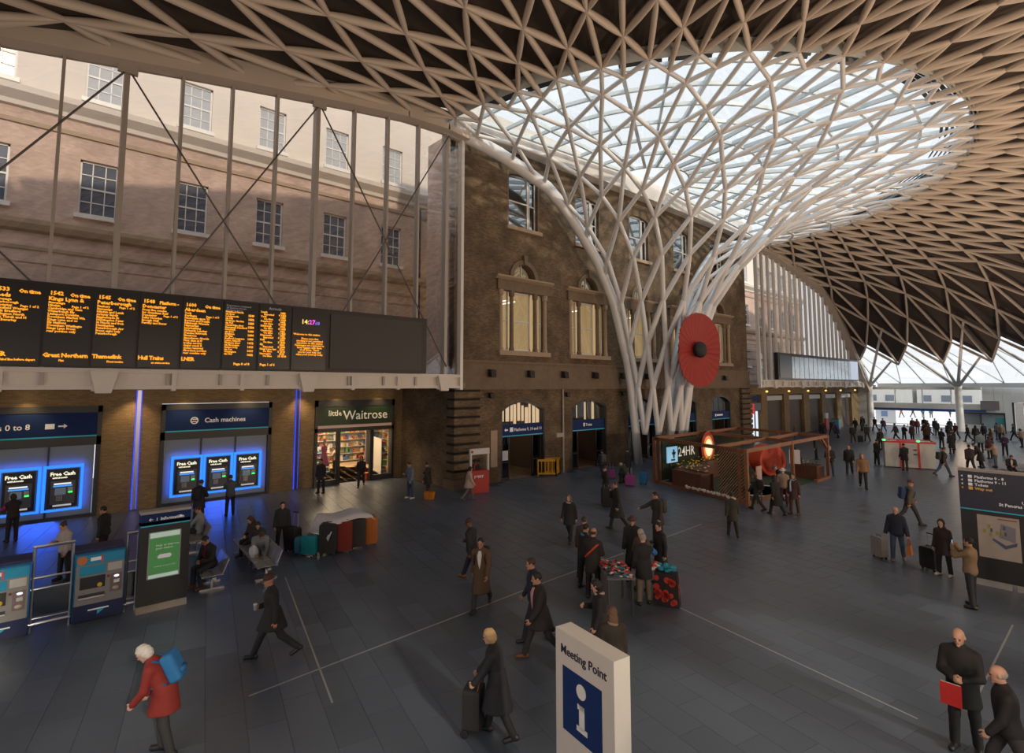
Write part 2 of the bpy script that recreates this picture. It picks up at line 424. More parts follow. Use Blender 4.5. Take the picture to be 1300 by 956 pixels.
for lst, par, deep, nm, mt in ((ins, cone, False, 'strut', FUN), (outs, ceil, True, 'roof_rib', RIB)):
    rest = MB()
    for n, (d, m) in enumerate(lst):
        if n < 290:
            mb = MB(); rib(mb, m[1], m[2], deep); mb.build(nm, mt, par, smooth=True, world=True)
        else: rib(rest, m[1], m[2], deep)
    if rest.v: stuff(rest.build(nm+'_lattice', mt, par, smooth=True, world=True))
# edge beams in the wall plane, both sides of the funnel
for sgn in (-1, 1):
    rr = [2.0, 2.25, 2.7, 3.1, 3.5, 4.5, 6.3, 8.2, 9.7, 11.2, 13.4, 15.2, 17.2, 19.0]
    pts = [P3(r, 90*sgn) for r in rr]
    MB().path(pts, [float(np.interp(r, [2, 6, 12, 19], [0.30, 0.34, 0.38, 0.42])) for r in rr], 12).build('edge_strut', FUN, cone, smooth=True, world=True)
    rr = [17.6, 19.0, 21.5, 24.6, 27.5, 30.4, 33.5, 36.5, 39, 41, 43, 45, 47, 49, 51.5]
    mb = MB()
    for a, b in zip(rr[:-1], rr[1:]):
        A, B = P3(a, 90*sgn), P3(b, 90*sgn); mb.bar(A+Vector((0.1, 0, 0.25)), B+Vector((0.1, 0, 0.25)), 0.8, 1.3, (0, 0, 1))
    mb.build('roof_edge_beam', RIB, ceil, world=True)
# opaque roof panels above the ribs, one triangle between each pair of ribs
panels = []
for i in range(len(ROUT)-2):
    par = i % 2
    for a in range(-32, 33):
        if (a % 2) != par: continue
        lo = node(ROUT[i], so(ROUT[i])/2, a); hi = node(ROUT[i+2], so(ROUT[i+2])/2, a)
        for b in (a-1, a+1):
            mi = node(ROUT[i+1], so(ROUT[i+1])/2, b)
            if max(abs(lo[1]), abs(hi[1]), abs(mi[1])) > 92.5: continue
            tri = [(r, max(-90, min(90, p))) for r, p in ((lo, hi, mi) if b < a else (hi, lo, mi))]
            tri = tri if b > a else tri
            panels.append(tri)
for a in range(-32, 33):      # first half cells above the glazing rim
    if a % 2: continue
    l, r_, t = node(ROUT[0], 6.2, a), node(ROUT[0], 6.2, a+2), node(ROUT[1], so(ROUT[1])/2, a+1)
    if max(abs(l[1]), abs(r_[1])) <= 92.5: panels.append([(x, max(-90, min(90, y))) for x, y in (l, r_, t)])
pl = []
for tri in panels:
    c = sum(((P3(*t)) for t in tri), Vector())/3
    pl.append((shows(c), tri))
pl.sort(key=lambda o: o[0])
def panel(mb, tri):
    N = nrm(sum(t[0] for t in tri)/3, sum(t[1] for t in tri)/3)
    c = sum((P3(*t) for t in tri), Vector())/3
    lowv = [P3(*t)+nrm(*t)*0.48 for t in tri]
    top = [P3(*t)+nrm(*t)*0.60 for t in tri]
    mb.add(lowv+top, [(0, 1, 2), (5, 4, 3), (0, 3, 4, 1), (1, 4, 5, 2), (2, 5, 3, 0)])
rest = MB()
for n, (d, tri) in enumerate(pl):
    if n < 290:
        mb = MB(); panel(mb, tri); mb.build('roof_panel', ROOFP, ceil, world=True)
    else: panel(rest, tri)
stuff(rest.build('roof_panelling', ROOFP, ceil, world=True))

# glazed crown round the funnel: panes in a white steel grid
FRAMEW = mat('skylight_frame', (0.62, 0.68, 0.70), 0.4, var=0.05)
sky = setting('window_0', (AX, AY, 0))
def gz(r): return 20.5+(19.0-r)*0.055
def G3(r, phi): return Vector((AX+r*math.cos(R(phi)), AY+r*math.sin(R(phi)), gz(r)))
GR = [0.4, 3.0, 5.5, 8.0, 10.5, 12.6, 14.7, 16.8, 19.0]; GN = 24
for r in GR:
    mb = MB(); pts = [G3(r, -90+180*i/GN) for i in range(GN+1)]
    for a, b in zip(pts[:-1], pts[1:]): mb.bar(a, b, 0.14, 0.2)
    mb.build('ring_bar', FRAMEW, sky, world=True)
for i in range(GN+1):
    ph = -90+180*i/GN
    mb = MB(); mb.bar(G3(GR[1] if i % 2 == 0 else GR[3], ph), G3(19.0, ph), 0.13 if i % 2 else 0.2, 0.24); mb.build('glazing_bar', FRAMEW, sky, world=True)
for j in range(len(GR)-1):
    st = 2 if GR[j] < 8 else 1
    for i in range(0, GN, st):
        p0, p1 = -90+180*i/GN, -90+180*(i+st)/GN
        q = [G3(GR[j], p0), G3(GR[j+1], p0), G3(GR[j+1], p1), G3(GR[j], p1)]
        up = Vector((0, 0, 0.03))
        MB().hexa([v-up for v in q]+[v for v in q]).build('pane', GLASS, sky, world=True)
# vertical rim with louvred vents between glazing and roof panels
mb = MB()
mb.lathe([(19.15, 19.5), (19.15, 20.75), (19.3, 20.75), (19.3, 19.5)], (AX, AY, 0), 48, R(-90), R(90)); mb.build('rim', FRAMEW, sky, world=True)
for ph in (-80, -72, -57, -50, -36, -28, -12, -4, 12, 22, 38, 48):
    mb = MB(); c = G3(18.2, ph); t = Vector((-math.sin(R(ph)), math.cos(R(ph)), 0)); n = Vector((math.cos(R(ph)), math.sin(R(ph)), 0))
    for k in range(5):
        o = c-n*(0.25*k-0.5)+Vector((0, 0, -0.25)); mb.bar(o-t*0.95, o+t*0.95, 0.05, 0.18, (n+Vector((0, 0, 1))))
    mb.build('vent', DARK, sky, world=True)
# brick building's parapet that carries the glazing
fas = MB().box(-25.2, -23.6, 16.6, 53.4, 20.3, 21.7); struct('trim_1', fas, WHITE)
# ================================================================ walls
def wall_x(mb, X0, X1, y0, y1, z0, z1, holes):
    """wall slab between X0 and X1 with rectangular holes (ya, yb, za, zb)"""
    ys = sorted({y0, y1, *[h[0] for h in holes], *[h[1] for h in holes]}); zs = sorted({z0, z1, *[h[2] for h in holes], *[h[3] for h in holes]})
    for a, b in zip(ys[:-1], ys[1:]):
        run = None
        for c, d in zip(zs[:-1], zs[1:]):
            m = ((a+b)/2, (c+d)/2)
            if any(h[0] < m[0] < h[1] and h[2] < m[1] < h[3] for h in holes):
                if run: mb.box(X0, X1, a, b, *run); run = None
            else: run = (run[0], d) if run else (c, d)
        if run: mb.box(X0, X1, a, b, *run)
def arch_pts(yc, hw, zs, rise, n=14):
    """points of a segmental arch from left springing to right"""
    rad = (hw*hw+rise*rise)/(2*rise); cz = zs+rise-rad; a = math.asin(min(1, hw/rad)); a = math.pi-a if rise > hw else a
    return [(yc+rad*math.sin(-a+2*a*i/n), cz+rad*math.cos(-a+2*a*i/n)) for i in range(n+1)]
def spandrel(mb, X0, X1, yc, hw, zs, rise, ztop):
    ap = arch_pts(yc, hw, zs, rise)
    for (ya, za), (yb, zb) in zip(ap[:-1], ap[1:]):
        mb.prism([(ya, za), (yb, zb), (yb, ztop), (ya, ztop)], X0, X1, 'YZ')

BX = -24.4                                    # face of the brick building
BAYS = [22.6, 28.8, 35.0, 41.2, 47.4]
west = setting('wall_west')
holes = []
for y in BAYS:
    holes += [(y-1.85, y+1.85, 0.0, 4.75), (y-1.95, y+1.95, 7.75, 11.5), (y-0.95, y+0.95, 12.25, 13.2), (y-1.25, y+1.25, 15.5, 19.0)]
mb = MB(); wall_x(mb, BX-0.5, BX, 17.3, 53.0, 0, 20.3, holes)
for y in BAYS:
    spandrel(mb, BX-0.5, BX, y, 1.85, 4.15, 0.58, 4.75); spandrel(mb, BX-0.5, BX, y, 0.95, 12.25, 0.945, 13.2); spandrel(mb, BX-0.5, BX, y, 1.25, 18.75, 0.22, 19.0)
mb.build('brickwork', BRICK, west)
mb = MB(); mb.box(BX-6.0, BX-.02, 17.3, 17.7, 0, 5.5); mb.box(BX-1.6, BX-.02, 52.6, 53.0, 0, 5.5); mb.build('return_wall', BRICK, west)
mb = MB(); mb.box(BX-2.9, BX-.02, 17.3, 17.7, 5.5, 20.3); mb.box(BX-2.9, BX-.02, 52.6, 53.0, 5.5, 20.3); mb.build('return_wall', BRICKP, west)
MB().box(BX-3.0, BX-0.45, 17.6, 52.6, 20.0, 20.3).build('roof_slab', ROOFP, west)
# string course, stone band and cornice
MB().box(BX, BX+0.10, 17.2, 53.1, 5.62, 6.95).build('stone_band', STONED, west)
mb = MB(); mb.box(BX, BX+0.26, 17.15, 53.15, 5.40, 5.52); mb.box(BX, BX+0.18, 17.15, 53.15, 5.52, 5.62); mb.build('string_course', STONED, west)
MB().box(BX, BX+0.16, 17.15, 53.15, 6.95, 7.08).build('string_course', STONED, west)
# banded corner piers: every course a block of its own
for (y0, y1) in ((17.15, 19.2), (51.0, 53.1)):
    z = 0.12
    MB().box(BX-0.6, BX+0.36, y0-0.06, y1+0.06, 0, 0.5).build('plinth_block', STONED, west)
    z = 0.5
    for k in range(10):
        h = 0.49
        mb = MB(); x = BX+0.3
        mb.hexa([(BX-0.6, y0+.04, z), (x-.04, y0+.04, z), (x-.04, y1-.04, z), (BX-0.6, y1-.04, z), (BX-0.6, y0, z+.05), (x, y0, z+.05), (x, y1, z+.05), (BX-0.6, y1, z+.05)])
        mb.hexa([(BX-0.6, y0, z+.05), (x, y0, z+.05), (x, y1, z+.05), (BX-0.6, y1, z+.05), (BX-0.6, y0, z+h-.13), (x, y0, z+h-.13), (x, y1, z+h-.13), (BX-0.6, y1, z+h-.13)])
        mb.build('rusticated_block', BRICK, west); z += h
    MB().box(BX-0.6, BX+0.14, y0+.14, y1-.14, 0.4, 5.4).build('pier_core', mat('shaded_joint', (.022, .017, .013), .9), west)  # core coloured near black, putting recess shade into the joints
MB().box(BX, BX+0.035, 19.95, 20.45, 0.9, 3.0).build('notice_board', STONE, west)

# first floor rooms with lamplight put into glowing walls, darker second floor
LITW = mat('lit_room_wall', (0.62, 0.50, 0.32), 0.9, emit=(1.0, 0.76, 0.42, 0.26))
DIMW = mat('dim_room_wall', (0.16, 0.14, 0.12), 0.9)
TUBE = glow('strip_lamp', (1.0, 0.92, 0.75), 2.2)
mb = MB(); mb.box(BX-2.9, BX-2.7, 17.8, 52.5, 7.2, 14.8); mb.box(BX-2.7, BX-.6, 17.8, 52.5, 7.0, 7.2); mb.box(BX-2.7, BX-.6, 17.8, 52.5, 14.0, 14.2)
for y in BAYS[:-1]: mb.box(BX-2.7, BX-.6, y+3.0, y+3.2, 7.2, 14)
mb.build('first_floor_rooms', LITW, west)
mb = MB(); mb.box(BX-2.9, BX-2.7, 17.8, 52.5, 14.8, 20); mb.box(BX-2.7, BX-.6, 17.8, 52.5, 14.9, 15.1); mb.build('second_floor_rooms', DIMW, west)

SASH = mat('white_sash_paint', (0.70, 0.69, 0.66), 0.4, var=0.04)
def sash(parent, X, y0, y1, z0, z1, nx, nz, fr=0.09, bar=0.035, split=True, gm=None):
    """timber sash: frame, meeting rail, glazing bars and one pane per light"""
    mb = MB()
    mb.box(X-.06, X+.04, y0, y0+fr, z0, z1); mb.box(X-.06, X+.04, y1-fr, y1, z0, z1); mb.box(X-.06, X+.04, y0, y1, z0, z0+fr); mb.box(X-.06, X+.04, y0, y1, z1-fr, z1)
    if split: mb.box(X-.07, X+.02, y0, y1, (z0+z1)/2-.04, (z0+z1)/2+.04)
    for i in range(1, nx): y = y0+(y1-y0)*i/nx; mb.box(X-.03, X+.015, y-bar/2, y+bar/2, z0, z1)
    for j in range(1, nz): z = z0+(z1-z0)*j/nz; mb.box(X-.03, X+.015, y0, y1, z-bar/2, z+bar/2)
    f = mb.build('sash_frame', SASH, parent)
    MB().box(X-.02, X-.01, y0+.02, y1-.02, z0+.02, z1-.02).build('pane', gm or GLASSW, f)
    return f
wn = 1
for y in BAYS:
    # first floor: three lights between stone columns under an entablature, lunette above
    wd = setting('window_%d' % wn); wn += 1
    sash(wd, BX-.28, y-.78, y+.78, 7.8, 11.4, 1, 2, .1, split=True, gm=GLASS1)
    for s in (-1, 1): sash(wd, BX-.28, y+s*1.42-.32, y+s*1.42+.32, 7.8, 11.4, 1, 2, .07, gm=GLASS1)
    for c in (-1.88, -1.0, 1.0, 1.88):
        mb = MB(); mb.lathe([(.17, 7.72), (.17, 7.9), (.135, 7.95), (.12, 10.95), (.12, 11.05), (.18, 11.12), (.19, 11.32), (.19, 11.42)], (BX-.02, y+c, 0), 12)
        mb.build('column', STONED if abs(c) < 1.5 else STONE, wd, smooth=False)
    mb = MB(); mb.box(BX-.3, BX+.14, y-2.2, y+2.2, 11.42, 12.05); mb.build('entablature', STONED, wd)
    mb = MB(); mb.prism([(BX-.3, 12.05), (BX+.16, 12.05), (BX+.36, 12.18), (BX+.38, 12.27), (BX-.3, 12.27)], y-2.4, y+2.4, 'XZ'); mb.build('cornice', STONE, wd)
    mb = MB(); mb.box(BX-.3, BX+.26, y-2.15, y+2.15, 7.44, 7.72); mb.build('sill', STONE, wd)
    ao, ai = arch_pts(y, 1.22, 12.27, 1.2, 14), arch_pts(y, .93, 12.27, .92, 14)
    mb = MB()
    for i in range(14): mb.prism([ai[i], ai[i+1], ao[i+1], ao[i]], BX-.1, BX+.12, 'YZ')
    mb.build('arch_ring', STONED, wd)
    mb = MB(); mb.prism([(y-.1, 13.15), (y+.1, 13.15), (y+.16, 13.75), (y-.16, 13.75)], BX-.1, BX+.24, 'YZ'); mb.build('keystone', STONED, wd)
    f = MB().prism([(y-.93, 12.27)]+ai+[(y+.93, 12.27)], BX-.3, BX-.28, 'YZ').build('lunette_pane', GLASSW, wd)
    mb = MB(); mb.box(BX-.3, BX-.22, y-.03, y+.03, 12.27, 13.2); mb.box(BX-.3, BX-.22, y-.95, y+.95, 12.27, 12.34); mb.build('lunette_frame', SASH, wd)
    mb = MB(); mb.box(BX-2.6, BX-1.2, y-.45, y-.38, 11.0, 11.06); mb.box(BX-2.6, BX-1.2, y+.3, y+.37, 11.0, 11.06); mb.build('strip_lamp', TUBE, wd)
    # second floor sash in a plain reveal
    wd = setting('window_%d' % wn); wn += 1
    sash(wd, BX-.25, y-1.2, y+.62, 15.5, 18.95, 1, 2, .12); sash(wd, BX-.25, y+.66, y+1.22, 15.5, 18.85, 1, 2, .07)
    mb = MB(); mb.box(BX-.3, BX+.2, y-1.5, y+1.5, 15.26, 15.5); mb.build('sill', STONE, wd)
    mb = MB(); mb.box(BX-.02, BX+.02, y-1.38, y-1.25, 15.5, 19.0); mb.box(BX-.02, BX+.02, y+1.25, y+1.38, 15.5, 19.0); mb.build('reveal_edge', STONED, wd)

# ground floor arched doorways with navy sign bands
FAN = mat('lit_fanlight_ceiling', (0.4, 0.3, 0.2), 0.8, emit=(1.0, 0.66, 0.36, 0.22))
DIMR = mat('dim_shop_interior', (0.10, 0.075, 0.06), 0.8)
for n, (y, word) in enumerate(zip(BAYS, ('Platforms 9, 10 and 11', 'Trains', 'Left luggage', 'Toilets', 'Information'))):
    d = setting('door_%d' % (n+1))
    ao, ai = arch_pts(y, 1.85, 4.15, .58), arch_pts(y, 1.72, 4.08, .52)
    mb = MB()
    for i in range(14): mb.prism([ai[i], ai[i+1], ao[i+1], ao[i]], BX-.42, BX-.02, 'YZ')
    mb.box(BX-.42, BX-.02, y-1.85, y-1.72, 0, 4.15); mb.box(BX-.42, BX-.02, y+1.72, y+1.85, 0, 4.15); mb.build('door_frame', DARK, d)
    s = MB().box(BX-.4, BX-.1, y-1.72, y+1.72, 2.62, 3.28).build('sign_band', NAVY, d)
    if n in (0, 1): 
        lettering(word, .26, SIGNW, d, (BX-.095, y-(.72 if n == 0 else .3), 2.86), 'X', spacing=1.0, bold=.004)
        mb = MB()
        if n == 0:
            mb.box(BX-.1, BX-.09, y-1.06, y-.80, 2.84, 3.1); mb.prism([(y-1.5, 2.96), (y-1.38, 3.06), (y-1.38, 3.0), (y-1.22, 3.0), (y-1.22, 2.92), (y-1.38, 2.92), (y-1.38, 2.86)], BX-.1, BX-.09, 'YZ')
        else: mb.box(BX-.1, BX-.09, y-.55, y-.4, 2.84, 3.08)
        mb.build('pictogram', SIGNW, d)
    else:
        mb = MB(); mb.box(BX-.1, BX-.09, y-.7, y+.4, 2.88, 3.02); mb.box(BX-.1, BX-.09, y-1.0, y-.8, 2.84, 3.06); mb.build('pictogram', SIGNW, d)
    MB().box(BX-.4, BX-.085, y-1.72, y+1.72, 2.56, 2.62).build('cyan_stripe', CYAN, d)
    MB().prism([(y-1.72, 3.28)]+[(a, b) for a, b in ai]+[(y+1.72, 3.28)], BX-.3, BX-.28, 'YZ').build('fanlight_pane', GLASS1, d)
    for k in (-.9, 0, .9): MB().box(BX-.32, BX-.26, y+k-.02, y+k+.02, 3.28, 4.42 if k else 4.58).build('fanlight_bar', DARK, d)
    # side leaves, standing open in the middle
    for s in (-1, 1):
        w0, w1 = sorted((y+s*1.72, y+s*.95)); mb = MB()
        mb.box(BX-.34, BX-.26, w0, w0+.07, 0, 2.56); mb.box(BX-.34, BX-.26, w1-.07, w1, 0, 2.56); mb.box(BX-.34, BX-.26, w0, w1, 0, .12); mb.box(BX-.34, BX-.26, w0, w1, 1.0, 1.06)
        f = mb.build('door_leaf', DARK, d); MB().box(BX-.31, BX-.29, w0+.05, w1-.05, .1, 2.5).build('pane', GLASSD, f)
    mb = MB(); mb.box(BX-7.5, BX-7.3, y-3, y+3, 0, 5.2); mb.box(BX-7.4, BX-.5, y-3.0, y-2.9, 0, 5.2); mb.box(BX-7.4, BX-.5, y+2.9, y+3.0, 0, 5.2); mb.box(BX-7.4, BX-.5, y-3, y+3, 5.2, 5.3)
    mb.build('room', DIMR, d)
    MB().box(BX-7.4, BX-.45, y-3, y+3, -.03, .0).build('room_floor', mat('room_floor', (.16, .12, .09), .5), d)
    mb = MB()
    for k in range(3): mb.box(BX-2.6-1.6*k, BX-1.5-1.6*k, y-1.3, y+1.3, 5.0, 5.06)
    mb.build('ceiling_light', glow('warm_panel_%d' % min(n, 2), ((1.0, .70, .40), (1.0, .55, .35), (1.0, .7, .4))[min(n, 2)], (1.3, .55, .4)[min(n, 2)]), d)
    if n < 2:  # glowing strips added to fill the fanlight with warm light
        mb = MB(); r = random.Random(n)
        for k in range(15 if n == 0 else 6):
            yy = y-2.2+5.0*k/(15 if n == 0 else 6); mb.box(BX-1.5, BX-1.46, yy, yy+r.uniform(.12, .30), 2.9+r.uniform(0, .5), 4.2+r.uniform(0, .5))
        mb.build('fanlight_glow', glow('warm_fanlight_glow', (1, .70, .42), .9 if n == 0 else .8), d)
    if n == 1:
        rd = mat('red_shop_panel', (.35, .02, .015), .6, emit=(.8, .05, .02, .12))
        mb = MB(); mb.box(BX-3.4, BX-3.2, y-1.5, y+.5, .9, 2.5); mb.box(BX-3.6, BX-3.3, y-1.4, y+.3, .2, .7); mb.build('red_display', rd, d)
        MB().box(BX-3.18, BX-3.14, y-.2, y+.3, 1.2, 1.9).build('poster', mat('blue_poster', (.05, .1, .25), .6), d)
    elif n == 0:
        MB().box(BX-4.2, BX-3.4, y-1.5, y+1.8, 0, 1.05).build('counter', mat('dark_counter', (.04, .03, .03), .5), d)
        MB().box(BX-4.4, BX-4.3, y-1.6, y-.6, 1.1, 1.9).build('poster', mat('blue_poster', (.05, .1, .25), .6), d)
        MB().box(BX-.25, BX-.24, y-1.62, y-1.08, 1.15, 1.72).build('paper_notice', mat('paper', (.62, .64, .68), .8), d)
    elif n == 4:
        MB().ell((BX-1.5, y-.2, 2.2), (.3, .4, .25)).build('orange_lamp', glow('orange_lamp', (1, .45, .1), 1.5), d)
# drainpipe, wall floodlights on the stone band
p = MB(); p.tube((BX+.12, 26.0, 0), (BX+.12, 26.0, 5.4), .06); [p.tube((BX+.12, 26.0, z), (BX+.12, 26.0, z+.1), .08) for z in (.4, 2.2, 4.2)]
p.box(BX, BX+.22, 25.3, 25.9, 2.3, 2.55); tag(p.build('drainpipe', mat('pipe_paint', (.36, .33, .30), .5)), 'thin pale vertical drainpipe on the brick pier between the first two arched doorways', 'pipe')
def floodlight(y, z, big):
    t = thing('floodlight', '', 'wall lamp', (BX+.10, y, z), 0, 'black floodlights along the stone band')
    s = 1.0 if big else .7
    MB().bar((0, 0, -.1*s), (.22*s, 0, -.1*s), .06, .06).build('bracket', DARK, t)
    mb = MB(); mb.hexa([(.12*s, -.2*s, -.2*s), (.42*s, -.16*s, -.26*s), (.42*s, .16*s, -.26*s), (.12*s, .2*s, -.2*s), (.12*s, -.2*s, .22*s), (.36*s, -.2*s, .16*s), (.36*s, .2*s, .16*s), (.12*s, .2*s, .22*s)])
    mb.build('housing', BLACK, t); return t
names = ['first', 'second', 'third', 'fourth', 'fifth', 'sixth', 'seventh', 'eighth', 'ninth', 'tenth']
for k in range(10):
    t = floodlight(19.8+3.1*k, 6.35, True); t['label'] = 'black floodlight on the stone band of the brick building, %s from the left' % names[k]
for k, y in enumerate((19.8, 26.3, 32.3, 38.2)):
    t = floodlight(y, 5.05, False); t['label'] = 'small black lamp just under the string course, %s from the left' % names[k]; t['group'] = 'small lamps under the string course'

# ================================================================ ATM wall (recessed under the glazed screen) and its mirror image
AXW = -29.9
aw = setting('wall_atm')
holes = [(11.77, 16.7, 0, 4.78), (4.5, 9.45, 0, 4.76), (-2.7, 2.28, 0, 4.74)]
mb = MB(); wall_x(mb, AXW-.5, AXW, -16, 17.4, 0, 5.6, holes); mb.build('brickwork', BRICKY, aw)
RXW = -25.6; OPEN = [(53.2, 58.6), (60.0, 64.5), (65.9, 70.3), (72.1, 76.3), (77.7, 81.9), (83.8, 88.0)]
mb = MB(); wall_x(mb, RXW-.5, RXW, 52.9, 91.2, 0, 5.6, [(a, b, 0, 4.7) for a, b in OPEN]); mb.build('brickwork', BRICKY, aw)
soff = MB(); soff.box(-31.2, -23.3, -16, 17.3, 5.5, 5.75); soff.box(-31.2, -23.3, 52.7, 91, 5.5, 5.75)
struct('ceiling_recess', soff, mat('soffit_grey', (.22, .20, .18), .8))
for y in (-4.6, -.2, 3.4, 5.4, 8.2, 10.9, 13.0, 15.6):
    MB().lathe([(.12, 5.485), (.14, 5.5)], (AXW+.55, y, 0), 12).build('downlight', glow('warm_downlight', (1, .72, .35), 6.0), aw)
    lamp('recess_downlight', 'SPOT', (AXW+.55, y, 5.33), 130, (1.0, .66, .30), .06, target=(AXW+.30, y, 0), spot=100, blend=.8)
BLUE = glow('blue_neon', (0.02, .20, 1.0), 1.5)
BLUE2 = glow('blue_neon_soft', (0.025, .07, 1.0), 1.1)
for y, lab in ((3.6, 'blue-lit vertical light strip on the yellow brick pier left of the cash machines'), (10.8, 'blue-lit vertical light strip on the yellow brick pier left of the shop'), (-3.6, 'blue-lit vertical light strip on the pier beyond the left edge')):
    t = thing('light_strip', lab, 'light', (AXW, y, 0), 0, 'blue light strips on the brick piers')
    MB().box(0, .1, -.07, .07, 0.05, 5.4).build('channel', CHROME if y < 5 else DARK, t)
    for s in (-1, 1): MB().box(.0, .06, s*.09-.02, s*.09+.02, 0.05, 5.4).build('neon_tube', BLUE2, t)

GREYP = mat('grey_cladding', (.25, .30, .315), .45, var=.05)
def bank(y0, y1, label, sign, npan, atm_y, zs=4.74):
    """black framed panel with navy sign band, grey cladding panels and cash machines with blue light surrounds"""
    b = thing('cash_machine_wall', label, 'wall panel', (AXW, (y0+y1)/2, 0)); o = (y0+y1)/2; h = (y1-y0)/2
    mb = MB(); mb.box(-.2, .1, -h, -h+.16, 0, zs); mb.box(-.2, .1, h-.16, h, 0, zs); mb.box(-.2, .1, -h, h, zs-.28, zs); mb.box(-.2, .1, -h, h, 3.05, 3.42); mb.build('black_surround', DARK, b)
    s = MB().box(-.2, .08, -h+.16, h-.16, 3.45, zs-.28).build('sign_band', NAVY, b)
    MB().box(-.1, .09, -h+.16, h-.16, 3.42, 3.475).build('cyan_stripe', CYAN, b)
    for i in range(npan):
        a = -h+.16+(2*h-.32)*i/npan; c = -h+.16+(2*h-.32)*(i+1)/npan
        MB().box(-.2, -.02, a+.035, c-.035, .12, 3.05).build('cladding_panel', GREYP, b)
        if i: MB().box(-.2, .03, a-.035, a+.035, .12, 3.05).build('mullion', DARK, b)
    MB().box(-.2, .04, -h+.16, h-.16, 0, .12).build('kick_plate', DARK, b)
    for a in atm_y: cash_machine(a, b)
    return b, o, h
def cash_machine(y, bankthing):
    t = thing('cash_machine', '', 'cash machine', (AXW, y, 0), 0, 'cash machines in the grey wall panels')
    mb = MB()
    for (a, b, c, d) in ((-.66, .66, 2.14, 2.26), (-.66, .66, .36, .44), (-.66, -.56, .44, 2.14), (.56, .66, .44, 2.14)): mb.box(-.02, .05, a, b, c, d)
    mb.build('light_surround', BLUE, t)
    MB().box(-.02, .1, -.5, .5, .5, 2.1).build('fascia', BLACK, t)
    lettering('Free Cash', .21, glow('atm_cream', (1, .95, .7), 1.0), t, (.105, -.44, 1.84), 'X', bold=.008, spacing=.95)
    lettering('withdrawals', .10, glow('atm_cream', (1, .95, .7), 1.0), t, (.105, -.36, 1.72), 'X', bold=.004)
    MB().box(.08, .14, -.4, .4, .66, 1.62).build('machine_front', mat('atm_grey', (.10, .10, .11), .35), t)
    MB().box(.14, .15, -.3, .26, 1.47, 1.53).build('card_strip', glow('atm_white', (1, 1, 1), .9), t)
    MB().box(.14, .15, -.32, .3, 1.38, 1.44).build('blue_band', glow('atm_blue', (.05, .35, 1), 1.0), t)
    MB().box(.14, .16, -.26, .1, 1.05, 1.33).build('screen', mat('atm_screen', (.04, .05, .06), .15, emit=(.3, .36, .45, .25)), t)
    MB().box(.14, .17, .16, .32, 1.2, 1.34).build('card_slot', mat('atm_pale', (.45, .47, .5), .4), t)
    MB().box(.14, .16, .18, .32, 1.1, 1.17).build('slot_light', glow('atm_green', (.05, 1, .15), 1.5), t)
    mb = MB()
    for i in range(4):
        for j in range(3): mb.box(.14, .16, -.2+.07*j, -.15+.07*j, .8+.06*i, .84+.06*i)
    mb.build('keypad', CHROME, t)
    MB().box(.08, .18, -.3, .3, .58, .64).build('cash_slot', mat('atm_white_lip', (.6, .6, .6), .4, emit=(1, 1, 1, .3)), t)
    return t
cnt = ['nearest the left picture edge', 'second from the left picture edge']
b1, o, h = bank(-2.7, 2.28, 'black framed cash machine wall under the navy Platforms 0 to 8 sign', '', 3, (-.28, 1.1))
lettering('Platforms 0 to 8', .31, SIGNW, b1, (.085, -1.90, 3.80), 'X', bold=.004, res=3)
mb = MB(); mb.box(.08, .09, .60, .90, 3.79, 4.01); mb.build('pictogram', SIGNW, b1)
mb = MB(); mb.prism([(1.32, 3.9), (1.2, 4.0), (1.2, 3.93), (1.02, 3.93), (1.02, 3.87), (1.2, 3.87), (1.2, 3.8)], .08, .09, 'YZ'); mb.build('arrow', SIGNW, b1)
b2, o, h = bank(4.5, 9.45, 'black framed cash machine wall under the navy Cash machines sign', '', 3, (5.65, 7.0, 8.36))
lettering('Cash machines', .31, SIGNW, b2, (.085, -.68, 3.82), 'X', bold=.006, res=3)
mb = MB(); mb.lathe([(.13, 0), (.17, 0), (.17, .02), (.13, .02), (.13, 0)], (.075, -1.12, 3.93), 16, axis='X'); mb.box(.08, .09, -1.22, -1.02, 3.86, 3.9); mb.box(.08, .09, -1.2, -1.0, 3.97, 4.01); mb.build('pictogram', SIGNW, b2)
labs = ['leftmost blue-lit cash machine reading Free Cash, at the picture edge, under the Platforms sign', 'right-hand blue-lit cash machine reading Free Cash under the Platforms sign',
        'left one of the three blue-lit cash machines under the Cash machines sign', 'middle one of the three blue-lit cash machines under the Cash machines sign', 'right one of the three blue-lit cash machines under the Cash machines sign']
for t, l in zip([o for o in COL.objects if o.name.startswith('cash_machine') and o.type == 'EMPTY' and not o.name.startswith('cash_machine_wall')], labs): t['label'] = l
for y in (-.28, 1.1, 5.65, 7.0, 8.36):
    for dy, z, e, sx, sy in ((-.72, 1.3, 2.6, .06, 1.7), (.72, 1.3, 2.6, .06, 1.7), (0, 2.33, 2.0, 1.3, .06)):
        l = lamp('atm_glow', 'AREA', (AXW+.17, y+dy, z), e, (.01, .12, 1.0), .1); l.data.shape = 'RECTANGLE'; l.data.size = sx; l.data.size_y = sy; l.rotation_euler = (R(90), 0, R(90))
for y in (.4, 7.0): lamp('atm_floor_glow', 'AREA', (AXW+.4, y, .5), 22, (.03, .12, 1.0), 1.4, target=(AXW+2.2, y, 0))

